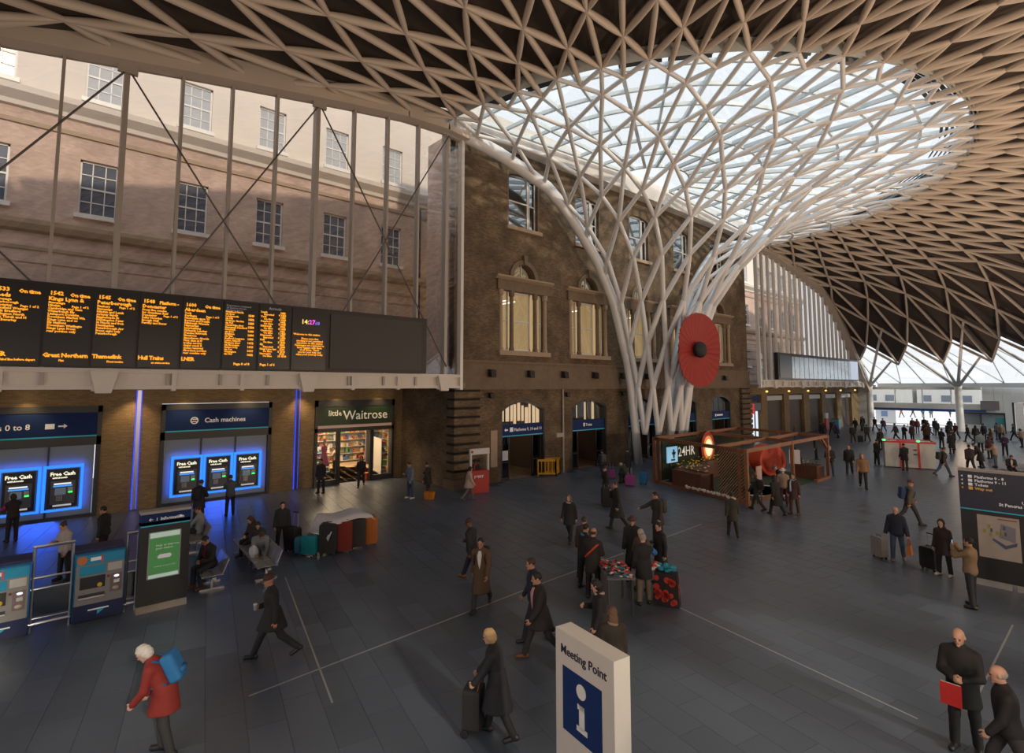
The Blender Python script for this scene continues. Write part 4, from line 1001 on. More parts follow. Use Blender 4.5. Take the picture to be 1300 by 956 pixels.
# ================================================================ ticket machines, railings, information totem
TB = mat('machine_blue', (.01, .19, .40), .4); TB2 = mat('machine_light_blue', (.02, .30, .52), .45); TG = mat('machine_grey', (.26, .25, .24), .4); TN = mat('machine_navy', (.010, .016, .075), .4)
def ticket_machine(y, label):
    t = thing('ticket_machine', label, 'ticket machine', (-16.6, y, 0), 0, 'blue ticket machines in the railing')
    MB().box(-.85, -.02, -.48, .48, .05, 1.58).build('body', TB, t)
    MB().box(-.7, -.05, -.44, .44, 0, .06).build('plinth', BLACK, t)
    MB().box(-.03, .03, -.46, .46, 1.34, 1.56).build('header', TB2, t)
    MB().box(.03, .034, -.2, .0, 1.42, 1.5).build('white_lettering', SIGNW, t); MB().box(.03, .034, .0, .04, 1.36, 1.54).build('red_mark', mat('pink_red', (.6, .1, .12), .5), t)
    MB().lathe([(0, 0), (.1, 0), (.1, .008), (0, .008)], (.03, -.36, 1.46), 14, axis='X').build('orange_badge', mat('badge_orange', (.6, .18, .06), .5), t)
    MB().box(-.03, .02, -.46, .46, .42, 1.34).build('front_panel', TG, t)
    MB().box(.02, .03, -.40, .10, 1.10, 1.31).build('blue_notice', TB2, t); MB().box(.02, .03, .14, .42, 1.13, 1.31).build('pale_notice', mat('pale_notice', (.5, .5, .48), .6), t)
    MB().box(.02, .028, -.38, .10, .78, 1.06).build('touch_screen', mat('dark_screen', (.02, .02, .024), .15), t)
    MB().box(.02, .05, -.4, .1, .60, .66).build('ticket_slot', DARK, t); MB().box(.02, .07, -.4, .1, .57, .6).build('tray_lip', CHROME, t)
    MB().lathe([(0, 0), (.05, 0), (.05, .03), (.03, .04), (0, .04)], (.02, 0.0, .84), 12, axis='X').build('yellow_button', mat('yellow_button', (.7, .45, .03), .4), t)
    f = MB().box(.02, .035, .2, .42, .62, 1.04).build('card_panel', mat('card_panel', (.20, .14, .14), .5), t)
    MB().ell((.04, .32, .98), (.012, .055, .028)).build('slot_light', glow('slot_white', (.8, .85, 1), 1.6), f); MB().box(.035, .05, .27, .38, .82, .9).build('keypad', CHROME, f); MB().ell((.045, .31, .7), (.03, .07, .045)).build('card_reader', mat('beige_plastic', (.45, .4, .36), .5), f)
    MB().lathe([(0, 0), (.03, 0), (.03, .01), (0, .01)], (.02, .16, 1.0), 10, axis='X').build('coin_slot', mat('dark_red', (.15, .03, .03), .5), t)
    MB().box(-.03, .025, -.48, .48, .06, .42).build('navy_base', TN, t)
    MB().box(.025, .03, -.2, .2, .27, .30).build('white_line', SIGNW, t); MB().prism([(-.02, .16), (.12, .26), (-.02, .26)], .025, .03, 'YZ').build('cyan_mark', CYAN, t)
    MB().box(-.86, -.2, -.5, .5, 1.58, 1.64).build('cap', TN, t)
    return t
ticket_machine(1.42, 'blue and grey ticket machine next to the black information totem')
ticket_machine(-.33, 'blue and grey ticket machine cut by the left picture edge')
def railing(y0, y1, label):
    t = thing('railing', label, 'railing', (-16.75, y0, 0), 0, 'steel rails between the ticket machines'); L = y1-y0
    for z, r in ((1.9, .035), (1.2, .025), (.95, .022), (.30, .02), (.18, .035)): MB().tube((0, 0, z), (0, L, z), r, n=8).build('rail', CHROME, t)
    MB().box(-.04, -.02, 0.02, L-.02, .34, .93).build('infill_panel', GLASSD, t)
    for y in (0.03, L-.03): MB().tube((0, y, 0), (0, y, 1.9), .03).build('post', CHROME, t)
    return t
railing(.17, .92, 'steel railing between the two blue ticket machines'); railing(1.93, 2.2, 'short steel railing between ticket machine and totem'); railing(-3.4, -.85, 'steel railing left of the ticket machines beyond the picture edge')
tt = thing('information_totem', 'tall black information totem with a green touch screen and navy head', 'totem', (-16.28, 2.68, 0))
MB().box(-.3, .0, -.54, .54, .18, 2.2).build('body', BLACK, tt); MB().box(-.28, -.02, -.54, .54, 0, .18).build('plinth', mat('grey_plinth', (.24, .21, .18), .5), tt)
MB().box(-.3, .0, -.54, .54, 2.12, 2.40).build('head', NAVY, tt); MB().box(-.32, .02, -.55, .55, 2.40, 2.46).build('cap', mat('grey_cap', (.35, .32, .29), .5), tt); MB().box(-.01, .006, -.54, .54, 2.09, 2.12).build('cyan_stripe', CYAN, tt)
lettering('\u2190  i  Information', .11, SIGNW, tt, (.004, -.38, 2.22), 'X', bold=.002); MB().box(.0, .005, .28, .34, 2.23, 2.29).build('arrow', SIGNW, tt)
sc = MB().box(0, .02, -.36, .34, .80, 1.94).build('screen_frame', mat('screen_frame', (.3, .36, .32), .5), tt)
MB().box(.02, .026, -.33, .31, .92, 1.78).build('green_screen', mat('green_screen', (.03, .11, .03), .4, emit=(.07, .26, .07, .40)), sc); MB().box(.02, .026, -.33, .31, 1.80, 1.92).build('white_bar', mat('white_bar', (.3, .4, .35), .4, emit=(.6, .8, .65, .35)), sc)
MB().box(.02, .024, -.33, .31, .82, .9).build('white_foot', mat('white_bar', (.3, .4, .35), .4), sc)
lettering('Help us improve\nyour station', .075, SIGNW, sc, (.028, -.2, 1.58), 'X')
lettering('touch the screen to start', .045, SIGNW, sc, (.028, -.22, 1.08), 'X')
mb = MB(); mb.prism([(-.14, 1.28), (.12, 1.28), (.15, 1.33), (.12, 1.38), (-.11, 1.38), (-.16, 1.33)], .026, .03, 'YZ'); mb.build('pictogram', SIGNW, sc)

# ================================================================ meeting point sign (white slab in front)
mp = thing('meeting_point_sign', 'white slab sign reading Meeting Point over a navy information square', 'sign', (-4.62, 5.42, 0), R(-8.5))
SW = mat('slab_white', (.58, .54, .50), .45, var=.03)
MB().box(-.55, .55, -.13, .13, .1, 2.4).build('slab', SW, mp); MB().box(-.5, .5, -.1, .1, 0, .1).build('plinth', DARK, mp)
lettering('Meeting Point', .155, mat('sign_ink', (.02, .02, .05), .5), mp, (-.44, -.134, 2.13), '-Y', bold=.0015, res=3)
f = MB().box(-.40, .34, -.136, -.13, 1.2, 1.98).build('navy_square', NAVY, mp)
mb = MB(); mb.lathe([(0, 0), (.09, 0), (.09, .006), (0, .006)], (-.03, -.142, 1.80), 20, axis='Y'); mb.box(-.10, .03, -.142, -.136, 1.58, 1.64); mb.box(-.07, .03, -.142, -.136, 1.36, 1.64); mb.box(-.12, .08, -.142, -.136, 1.32, 1.38); mb.build('information_symbol', mat('symbol_white', (.72, .70, .68), .5), f)

# ================================================================ navy direction board with the station map (right edge)
nb = thing('direction_board', 'navy direction board with white lettering and a station map, right picture edge', 'sign', (-3.27, 20.3, 0))
MB().box(0, 2.9, 0, .3, 2.1, 3.15).build('navy_head', mat('board_navy', (.018, .022, .05), .45), nb); MB().box(0, 2.9, 0, .3, .18, 2.07).build('black_panel', BLACK, nb)
MB().box(-.01, 2.91, -.01, .31, 3.15, 3.21).build('cap', mat('grey_cap', (.35, .32, .29), .5), nb); MB().box(0, 2.9, -.012, .3, 2.07, 2.1).build('cyan_stripe', CYAN, nb)
for k in range(3): MB().box(.45+.9*k-.25, 1.0+.9*k, .02, .28, 0, .18).build('foot', mat('steel_foot', (.35, .34, .33), .4), nb)
for k, (s, m) in enumerate((('Platforms 0 - 8', SIGNW), ('Platforms 9 - 11', SIGNW), ('Toilets', SIGNW), ('Way out', ORANGE))):
    lettering(s, .105, m if k < 3 else glow('sign_orange', (1, .45, .05), .35), nb, (.36, -.008, 2.97-.11*k), '-Y', bold=.003)
    mb = MB(); mb.box(.22, .31, -.01, 0, 2.965-.11*k, 3.045-.11*k); mb.prism([(.06, 3.005-.11*k), (.1, 3.035-.11*k), (.1, 2.975-.11*k)], -.01, 0, 'XZ'); mb.build('pictogram', SIGNW if k < 3 else glow('sign_orange', (1, .45, .05), .35), nb)
for k, (s, c) in enumerate((('Underground', SIGNW), ('St Pancras International', SIGNW), ('Way out', glow('sign_orange', (1, .45, .05), .35)))): lettering(s, .115, c, nb, (1.95, -.008, 2.37-.105*k), '-Y', align='RIGHT', bold=.003)
mpn = MB().box(.36, 1.24, -.012, 0, .80, 1.96).build('map_poster', mat('map_paper', (.42, .37, .32), .7), nb)
mb = MB(); mb.prism([(.66, 1.30), (.92, 1.10), (1.16, 1.22), (1.18, 1.32), (.94, 1.2), (.68, 1.36)], -.018, -.012, 'XZ'); mb.build('map_blue_block', mat('map_blue', (.08, .10, .20), .7), mpn)
mb = MB(); mb.prism([(.80, 1.40), (1.14, 1.30), (1.16, 1.70), (.86, 1.78)], -.016, -.012, 'XZ'); mb.build('map_grey_block', mat('map_grey', (.22, .22, .27), .7), mpn)
mb = MB(); [mb.box(x, x+.06, -.02, -.012, z, z+.1) for x, z in ((.48, 1.48), (.58, 1.62), (.74, 1.46), (.86, 1.5), (.6, 1.40))]; mb.build('map_marker', mat('map_olive', (.30, .30, .06), .7), mpn)
mb = MB(); [mb.box(x, x+.05, -.02, -.012, z, z+.1) for x, z in ((.63, 1.52), (.90, 1.62), (.92, 1.46))]; mb.build('map_marker', mat('map_blue', (.08, .10, .20), .7), mpn)
MB().box(.8, 1.2, -.016, -.012, 1.88, 1.91).build('map_title', mat('map_red', (.3, .06, .05), .7), mpn)

# ================================================================ the giant poppy on the funnel
pp = thing('giant_poppy', 'giant red paper poppy with black centre hung on the white lattice column', 'poppy', (-19.05, 33.75, 8.05), R(-10))
RED = mat('poppy_red', (.29, .018, .013), .6, var=.18, scale=1.6)
for half, off in ((0, .05), (1, 0.0)):      # upper and lower petal, pleated, meeting in a slight waist
    mb = MB(); n = 30; vs = [(off, 0, 0)]; fs = []
    for fr in (.25, .5, .75, 1.0):
        for i in range(n+1):
            a = math.pi*half+math.pi*i/n-.12+.24*i/n; k = abs(math.cos(a)); rad = (2.52-.30*k**6)*(1+.008*(-1)**i)
            vs.append((off+.025*(1 if i % 2 else -1)*fr+.30*fr*fr, rad*.94*math.cos(a)*fr, rad*math.sin(a)*fr))
    m_ = n+1
    for i in range(n): fs.append((0, 1+i, 2+i))
    for r_ in range(3): fs += [(1+r_*m_+i, 1+(r_+1)*m_+i, 2+(r_+1)*m_+i, 2+r_*m_+i) for i in range(n)]
    mb.add(vs, fs); o = mb.build('petal', RED, pp)
    sm = o.modifiers.new('thickness', 'SOLIDIFY'); sm.thickness = .03
MB().lathe([(0, .62), (.3, .6), (.5, .5), (.56, .36), (.5, .2), (0, .12)], n=24, axis='X').build('black_centre', mat('poppy_black', (.012, .012, .013), .7), pp, smooth=True)
for (dy, dz) in ((-.7, 1.2), (.7, 1.2), (0, -1.4)): MB().bar((-1.1, dy*.6, dz), (.06, dy, dz), .05, .05).build('hanger', DARK, pp)

# ================================================================ timber garden pavilion
FL_, FR_, BR_, BL_ = (-18.3, 27.4), (-11.9, 25.35), (-12.1, 36.6), (-18.7, 38.6)
CED = mat('cedar', (.20, .082, .036), .6, var=.25, scale=3); CEDD = mat('dark_timber', (.11, .045, .025), .65, var=.3, scale=3)
pv = thing('garden_pavilion', 'cedar timber frame pavilion with trellis and planters in front of the lattice column', 'pavilion', (-15.2, 31.5, 0))
def lerp2(a, b, t): return (a[0]+(b[0]-a[0])*t, a[1]+(b[1]-a[1])*t)
def post(p, h=2.6, w=.16, m=None): MB().box(p[0]-w/2, p[0]+w/2, p[1]-w/2, p[1]+w/2, 0.0, h).build('post', m or CED, pv, world=True)
def tb(p, q, z=2.52, w=.11, d=.18): MB().bar((*p, z), (*q, z), w, d).build('beam', CED, pv, world=True)
for p in (FL_, FR_, BR_, BL_, lerp2(FR_, BR_, .5), lerp2(FL_, BL_, .5), lerp2(BL_, BR_, .5)): post(p)
post(lerp2(FL_, FR_, .06), m=CEDD); post(lerp2(FL_, FR_, .94))
tb(FL_, FR_); tb(FR_, BR_); tb(BR_, BL_); tb(BL_, FL_); tb(lerp2(FL_, FR_, .72), lerp2(BL_, BR_, .72)); tb(lerp2(FL_, BL_, .55), lerp2(FR_, BR_, .55)); tb((FL_[0], FL_[1]), lerp2(FL_, FR_, .06))
a, b = lerp2(BR_, BL_, .12), BR_; MB().bar((*a, 2.5), (*b, 1.8), .09, .12).build('brace', CED, pv, world=True)
a = lerp2(BR_, FR_, .09); MB().bar((*a, 2.5), (*b, 1.8), .09, .12).build('brace', CED, pv, world=True)
for (p, q) in ((FL_, FR_), (FR_, lerp2(FR_, BR_, .3)), (lerp2(FR_, BR_, .8), BR_)): MB().bar((*p, .07), (*q, .07), .2, .14).build('sill_beam', CED, pv, world=True)
# lattice trellis at the front right corner: thin laths
LATH = mat('trellis_lath', (.42, .31, .19), .7)
mb = MB(); p0, p1 = lerp2(FL_, FR_, .74), lerp2(FL_, FR_, .985)
def on(t, z): q = lerp2(p0, p1, t); return Vector((q[0], q[1], z))
Lw = math.dist(p0, p1); H = 2.2; n = 0
for sgn in (1, -1):
    c = -H
    while c < Lw:
        pts = []
        for s_ in (0.0, H):
            pass
        x0, x1 = max(0, c), min(Lw, c+H)
        if x1-x0 > .1:
            za, zb = (x0-c, x1-c) if sgn > 0 else (H-(x0-c), H-(x1-c))
            A, B = on(x0/Lw, .2+za), on(x1/Lw, .2+zb); A += Vector((0, -.02*sgn, 0)); B += Vector((0, -.02*sgn, 0)); MB().bar(A, B, .022, .035, (.3, 1, 0)).build('trellis_lath', LATH, pv, world=True)
        c += .16
MB().bar(on(0, 1.3), on(1, 1.3), .02, 2.1, (0, 0, 1)).build('trellis_backing', glass_mat('gauze', (.55, .45, .36), .03, .4), pv, world=True)
for z in (.2, 2.4): MB().bar(on(0, z), on(1, z), .05, .06).build('trellis_rail', CED, pv, world=True)
# back hedge wall
HEDGE = mat('hedge_backing', (.030, .034, .016), .9, var=.5, scale=12)
q0, q1 = lerp2(FL_, BL_, .03), lerp2(FL_, BL_, .98); MB().bar((q0[0]+.25, q0[1], 1.25), (q1[0]+.25, q1[1], 1.25), .12, 2.3, (0, 0, 1)).build('hedge_panel', HEDGE, pv, world=True)
lettering('24HR', .82, mat('white_letter', (.7, .68, .62), .5, emit=(1, .95, .8, .3)), pv, (FL_[0]+.45+15.2, 29.2-31.5, 1.36), 'X', bold=.002)
ov = MB(); ov.lathe([(0, .05), (.35, .05), (.5, .03)], (FL_[0]+.4, 33.6, 1.85), 24, axis='X'); ov.cur = 1; ov.lathe([(.5, .03), (.68, .0)], (FL_[0]+.4, 33.6, 1.85), 24, axis='X'); ov.cur = 2; ov.lathe([(.68, 0), (.95, -.02)], (FL_[0]+.4, 33.6, 1.85), 24, axis='X')
ov.v = [(x, 32.9+(y-33.6)*.9, 1.62+(z-1.85)*1.1) for x, y, z in ov.v]
ov.build('lit_disc', [glow('disc_cream', (1, .85, .5), 1.1), glow('disc_orange', (1, .30, .04), .8), glow('disc_red', (.4, .03, .02), .5)], pv, world=True)
MB().box(-17.6, -17.52, 27.55, 28.6, 1.15, 2.05).build('blue_screen', mat('blue_screen', (.1, .25, .35), .4, emit=(.32, .62, .85, .65)), pv, world=True)
mb = MB(); mb.box(-17.52, -17.5, 28.0, 28.35, 1.6, 1.75); mb.box(-17.52, -17.5, 28.1, 28.25, 1.4, 1.9); mb.box(-17.52, -17.5, 27.9, 28.3, 1.25, 1.35); mb.build('screen_picture', mat('screen_navy', (.02, .05, .1), .4), pv, world=True)
MB().box(-17.75, -17.6, 27.95, 28.1, 0, 1.2).build('screen_post', DARK, pv, world=True)
MB().prism([(-18.0, 27.5), (-12.1, 25.6), (-12.3, 36.3), (-18.4, 38.2)], .0, .03, 'XY').build('turf', mat('turf', (.022, .040, .016), .95, var=.4, scale=20), pv, world=True)
mb = MB(); mb.lathe([(1.55, .03), (1.75, .03), (1.75, .06), (1.55, .06), (1.55, .03)], (-13.2, 29.2, 0), 32); mb.build('white_kerb_ring', mat('kerb_white', (.55, .53, .5), .7), pv, world=True)
MB().lathe([(0, .05), (1.55, .05)], (-13.2, 29.2, 0), 32).build('paved_circle', mat('paved_grey', (.16, .15, .16), .8), pv, world=True)
pb = random.Random(5); mb = MB()
for k in range(46):
    t = .40+.52*k/46; q = lerp2(FL_, FR_, t); mb.ell((q[0]+pb.uniform(-.08, .08), q[1]-.16+pb.uniform(-.1, .1), .2+pb.uniform(0, .05)), (pb.uniform(.05, .11), pb.uniform(.05, .09), .07), 6, 4)
stuff(mb.build('white_pebble_edging', mat('pebble_white', (.62, .58, .52), .8), pv, world=True))
def planter(p, L, w, h, rz, label, seed, cols):
    t = thing('flower_planter', label, 'planter', (p[0], p[1], .03), rz, 'planters in the garden pavilion'); k = 0
    x = -L/2
    while x < L/2-.01:
        MB().box(x+.006, x+.155, -w/2, -w/2+.03, 0, h).build('board', CEDD, t); MB().box(x+.006, x+.155, w/2-.03, w/2, 0, h).build('board', CEDD, t); x += .16
    mb = MB(); mb.box(-L/2, -L/2+.03, -w/2, w/2, 0, h); mb.box(L/2-.03, L/2, -w/2, w/2, 0, h); mb.box(-L/2, L/2, -w/2+.03, w/2-.03, 0, h-.06); mb.build('box', CEDD, t)
    r = random.Random(seed); mb = MB()
    for k in range(int(60*L)):
        x, y, z = r.uniform(-L/2, L/2), r.uniform(-w/2, w/2), h+r.uniform(-.05, .3); a = r.uniform(0, 6.28); s = r.uniform(.05, .12)
        d = Vector((math.cos(a)*s, math.sin(a)*s, s*r.uniform(.2, 1))); n = Vector((-d.y, d.x, 0))*.35
        mb.add([(x, y, z), tuple(Vector((x, y, z))+d*.5+n), tuple(Vector((x, y, z))+d), tuple(Vector((x, y, z))+d*.5-n)], [(0, 1, 2, 3)])
    stuff(mb.build('foliage', mat('planter_leaf', (.045, .085, .025), .7, var=.5, scale=9), t))
    mb = MB()
    for k in range(int(10*L)):
        mb.cur = r.randrange(len(cols)); x, y, z = r.uniform(-L/2, L/2), r.uniform(-w/2, w/2), h+r.uniform(.1, .36); s = r.uniform(.035, .07); mb.ell((x, y, z), (s, s, s*.6), 6, 4)
    stuff(mb.build('blossom', cols, t)); return t
YEL = mat('yellow_flower', (.65, .45, .02), .7); PNK = mat('pale_flower', (.55, .42, .40), .7); GRN = mat('leaf_light', (.12, .2, .04), .7)
planter((-15.7, 26.95), 2.1, .9, .95, R(-18), 'dark timber planter at the front left of the pavilion with pale and yellow flowers', 1, [YEL, PNK, PNK])
planter((-17.2, 31.5), 6.6, .9, .85, R(93), 'long planter of yellow flowers along the pavilion hedge', 2, [YEL, YEL, YEL, GRN])
planter((-12.98, 35.75), 1.6, .8, .8, R(-10), 'timber planter counter with leafy plants at the right end of the pavilion', 3, [GRN, PNK])
t = thing('drum_seat', 'red hollow drum seat inside the pavilion', 'seat', (-14.9, 34.6, .03), R(63))
MB().lathe([(.78, -.5), (.95, -.5), (.95, .5), (.78, .5), (.78, -.5)], (0, 0, .97), 28, axis='Y').build('drum', mat('drum_red', (.50, .05, .02), .55), t, smooth=False)
MB().lathe([(0, .32), (.78, .34)], (0, 0, .97), 28, axis='Y').build('back', mat('drum_inner', (.20, .03, .02), .7), t); MB().box(-.55, .55, -.4, .3, .38, .5).build('cushion', mat('drum_cushion', (.10, .03, .03), .9), t); MB().box(-.5, .5, -.4, .4, 0, .05).build('base', DARK, t)
t = thing('poster_easel', 'white notice poster standing on the pavilion counter', 'poster', (-13.45, 35.1, .85), R(20)); MB().box(-.3, .3, -.02, .02, .0, .85).build('card', mat('poster_card', (.60, .58, .62), .7), t); MB().bar((0, .02, .6), (0, .25, .0), .03, .02).build('prop', DARK, t)
t = thing('poster_board', 'pale poster hanging on the trellis side of the pavilion', 'poster', (-11.75, 26.3, .0), 0); MB().box(-.02, .02, -.28, .28, .9, 1.75).build('card', mat('poster_pinkish', (.42, .30, .26), .7), t); [MB().box(-.03, .0, s*.24-.02, s*.24+.02, 0, .95).build('leg', DARK, t) for s in (-1, 1)]

# ================================================================ white and red kiosk in the middle distance
kk = thing('vending_kiosk', 'low white kiosk with red trim and two green lamps in the middle distance', 'kiosk', (-10.0, 45.7, 0), R(18))
KW = mat('kiosk_white', (.50, .50, .49), .4, var=.04); KR = mat('kiosk_red', (.52, .03, .03), .45)
mb = MB(); mb.box(-1.4, 1.4, -.85, .85, .06, 1.72); mb.build('body', KW, kk); MB().box(-1.35, 1.35, -.8, .8, 0, .06).build('plinth', DARK, kk)
for x in (-.5, .5): MB().box(x-.06, x+.07, -.88, .88, .04, 1.78).build('red_post', KR, kk)
mb = MB(); mb.box(-1.45, 1.45, -.9, -.82, 1.7, 1.82); mb.box(-1.45, 1.45, .82, .9, 1.7, 1.82); mb.box(-1.45, -1.37, -.9, .9, 1.7, 1.82); mb.box(1.37, 1.45, -.9, .9, 1.7, 1.82); mb.build('red_rim', KR, kk)
MB().box(-.55, .55, -.82, .82, 1.72, 1.79).build('red_top', KR, kk)
for x in (-.97, .97): MB().box(x-.38, x+.38, -.8, .8, 1.72, 1.76).build('white_top', mat('kiosk_top', (.75, .74, .73), .5), kk)
for x in (-1.42, .5): MB().ell((x, -.88, 1.86), (.11, .11, .07)).build('green_lamp', glow('green_lamp', (.05, 1, .2), 2.2), kk)
mb = MB(); [mb.box(.2, .42, -.87, -.85, z, z+.1) for z in (.9, 1.2)]; mb.build('slot', DARK, kk)
MB().box(-.5, .5, -.87, -.85, .3, 1.6).build('door_panel', mat('kiosk_grey', (.40, .40, .40), .4), kk)

# ================================================================ yellow barrier, red and white booth
yb = thing('safety_barrier', 'yellow plastic safety barrier between the first two arched doorways', 'barrier', (-23.95, 24.55, 0))
YB = mat('barrier_yellow', (.52, .26, .012), .5)
def gate(p, q):
    p, q = Vector((*p, 0)), Vector((*q, 0)); z = Vector((0, 0, 1))
    for h, d in ((.98, .13), (.18, .12)): MB().bar(p+z*h, q+z*h, .05, d).build('rail', YB, yb)
    n = max(2, round((q-p).length/.22))
    for i in range(n+1): e = p+(q-p)*i/n; MB().bar(e+z*.12, e+z*1.0, .035, .05).build('bar', YB, yb)
    for e in (p, q): MB().bar(e, e+z*1.04, .07, .07).build('post', YB, yb)
gate((-.3, -.9), (.42, -.05)); gate((.42, -.05), (-.15, .9)); gate((-.15, .9), (-.4, -.2))
t = thing('charity_booth', 'red and white charity booth by the rusticated corner pier', 'booth', (-22.7, 17.75, 0), R(-8))
BR2 = mat('booth_red', (.34, .022, .018), .5); BW = mat('booth_white', (.55, .54, .54), .5)
mb = MB(); mb.box(-.1, .1, -.55, .6, 0, 1.12); mb.box(-.9, -.1, .5, .6, 0, 1.12); mb.build('counter', BR2, t); MB().box(-.2, .14, -.58, .63, 1.12, 1.16).build('counter_top', BR2, t)
for y in (-.5, .55): MB().box(-.02, .1, y-.05, y+.05, 1.16, 2.1).build('post', BW, t)
MB().box(-.05, .12, -.56, .61, 2.0, 2.3).build('header', BW, t); lettering('poppy', .22, SIGNW, t, (.105, -.3, .82), 'X')
MB().lathe([(0, 0), (.07, 0), (.07, .01), (0, .01)], (.12, -.45, 2.15), 12, axis='X').build('red_emblem', BR2, t)

# ================================================================ luggage
def suitcase(label, loc, rz, col, w=.46, d=.28, h=.68, handle=.0, group='suitcases standing about the concourse', hard=True):
    t = thing('suitcase', label, 'suitcase', (loc[0], loc[1], 0), rz, group); m = mat('case_'+label[:24], col, .45 if hard else .75)
    mb = MB(); mb.rbox(-w/2, w/2, -d/2, d/2, .07, .07+h, .07); mb.build('shell', m, t)
    mb = MB(); [mb.rbox(-w/2+.05+.09*k, -w/2+.09+.09*k, -d/2-.012, d/2+.012, .12, h, .015) for k in range(int((w-.1)/.09))]; mb.build('rib', m, t)
    for x in (-w/2+.06, w/2-.06):
        for y in (-d/2+.05, d/2-.05): MB().lathe([(0, -.02), (.035, -.02), (.035, .02), (0, .02)], (x, y, .035), 10, axis='X').build('wheel', BLACK, t)
    MB().path([(-.09, 0, .07+h), (-.08, 0, .11+h), (.08, 0, .11+h), (.09, 0, .07+h)], .014, 6).build('carry_handle', BLACK, t)
    if handle:
        mb = MB(); [mb.tube((s*.1, d/2-.04, h), (s*.1, d/2-.04, h+handle), .011, n=6) for s in (-1, 1)]; mb.build('handle_tube', CHROME, t); MB().bar((-.13, d/2-.04, h+handle), (.13, d/2-.04, h+handle), .03, .03).build('grip', BLACK, t)
    return t
G1 = 'suitcases in the luggage heap'
suitcase('black suitcase with tall raised handle at the left of the luggage heap', (-19.0, 6.85), R(20), (.012, .012, .014), .5, .3, .72, .55, G1, False)
suitcase('teal hard-shell suitcase at the front of the luggage heap', (-18.1, 7.1), R(40), (.01, .22, .27), .5, .26, .6, 0, G1)
suitcase('small blue suitcase squeezed left of the teal one', (-18.5, 6.9), R(60), (.02, .15, .24), .3, .2, .5, 0, G1)
suitcase('large black suitcase under the cloth right of the teal one', (-17.85, 7.62), R(55), (.014, .014, .016), .56, .34, .95, 0, G1, False)
suitcase('red suitcase under the white cloth', (-17.75, 8.15), R(60), (.19, .016, .01), .46, .32, .95, 0, G1, False)
suitcase('dark grey suitcase between the red and orange ones', (-17.85, 8.68), R(65), (.03, .028, .028), .5, .32, .92, 0, G1, False)
suitcase('orange suitcase at the right end of the luggage heap', (-17.95, 9.2), R(70), (.42, .12, .015), .42, .34, .9, 0, G1, False)
suitcase('black suitcase lying behind the heap under the cloth', (-18.6, 8.2), R(65), (.012, .012, .013), .6, .5, .9, 0, G1, False)
mb = MB(); r = random.Random(3); nx, ny = 14, 9; vs = []; fs = []
for i in range(nx+1):
    for j in range(ny+1):
        u, v = i/nx, j/ny; A = Vector((-18.9, 7.3, 0)).lerp(Vector((-18.95, 9.1, 0)), u); B = Vector((-17.62, 7.5, 0)).lerp(Vector((-17.75, 9.35, 0)), u); p = A.lerp(B, v)
        edge = max(0, .12-min(u, 1-u))*1.5+max(0, .1-(1-v))*1.2+max(0, .1-v)*3
        vs.append((p.x, p.y, 1.13+.035*math.sin(9*u+3*v)+.02*r.random()-edge+(0 if u > .12 else -.35*(.12-u)/.12)))
for i in range(nx):
    for j in range(ny): a = i*(ny+1)+j; fs.append((a, a+1, a+ny+2, a+ny+1))
mb.add(vs, fs); o = mb.build('dust_sheet', mat('sheet_white', (.52, .50, .52), .9), None, True); tag(o, 'white sheet thrown over the heap of suitcases', 'cloth'); s_ = o.modifiers.new('thickness', 'SOLIDIFY'); s_.thickness = .012
suitcase('tall black suitcase with silver stripes beside the standing traveller in black', (-16.2, 20.3), R(50), (.012, .012, .013), .5, .32, .78, .2, hard=False)
suitcase('purple suitcase with raised white handle by the lattice column', (-18.55, 25.3), R(35), (.22, .02, .19), .5, .32, .55, .45)
suitcase('second purple suitcase further left behind the backpacker', (-20.7, 26.4), R(30), (.17, .02, .15), .45, .3, .5, .4)
suitcase('bright blue small suitcase nearest the white column base', (-18.35, 26.3), R(20), (.01, .12, .32), .42, .28, .6)
suitcase('silver grey hard suitcase carried by the man with the orange bag', (-5.52, 20.95), R(-35), (.22, .21, .20), .46, .24, .62)
suitcase('black suitcase with raised handle beside the woman near the map board', (-4.15, 20.75), R(-25), (.012, .012, .013), .46, .28, .62, .45)
suitcase('black wheeled case pulled by a walker in the far crowd left of the kiosk', (-17.3, 61.5), R(10), (.012, .012, .013), .46, .28, .62, .4)
suitcase('turquoise suitcase half hidden behind the information totem', (-17.9, 3.9), R(30), (.01, .22, .26), .42, .26, .62)

# ================================================================ benches
SEATM = mat('seat_steel', (.42, .42, .42), .35, .7)
def bench(p, rz, n, label):
    t = thing('steel_bench', label, 'bench', (p[0], p[1], 0), rz, 'perforated steel benches')
    MB().box(-.3, .62*n-.3, -.05, .05, .33, .39).build('beam', CHROME, t)
    for x in (.0, .62*(n-1)):
        mb = MB(); mb.tube((x, 0, .03), (x, 0, .35), .04); mb.bar((x, -.3, .02), (x, .3, .02), .07, .04); mb.build('leg', CHROME, t)
    for k in range(n):
        x = .62*k; mb = MB()
        for i in range(7): mb.box(x-.27+.08*i, x-.215+.08*i, -.26, .22, .42, .435)
        for y in (-.27, -.02, .21): mb.box(x-.28, x+.28, y-.03, y+.03, .41, .44)
        mb.build('seat', SEATM, t)
        mb = MB(); mb.hexa([(x-.28, .2, .46), (x+.28, .2, .46), (x+.28, .23, .46), (x-.28, .23, .46), (x-.28, .34, .82), (x+.28, .34, .82), (x+.28, .37, .82), (x-.28, .37, .82)]); mb.build('backrest', SEATM, t)
    return t
bench((-19.9, 5.55), R(-4), 6, 'perforated steel bench with two empty near seats, facing the cash machines')
bench((-17.6, 4.0), R(-4), 2, 'steel bench under the seated man in a red jumper')
bench((-22.3, 4.5), R(-4), 3, 'steel bench under the newspaper reader')

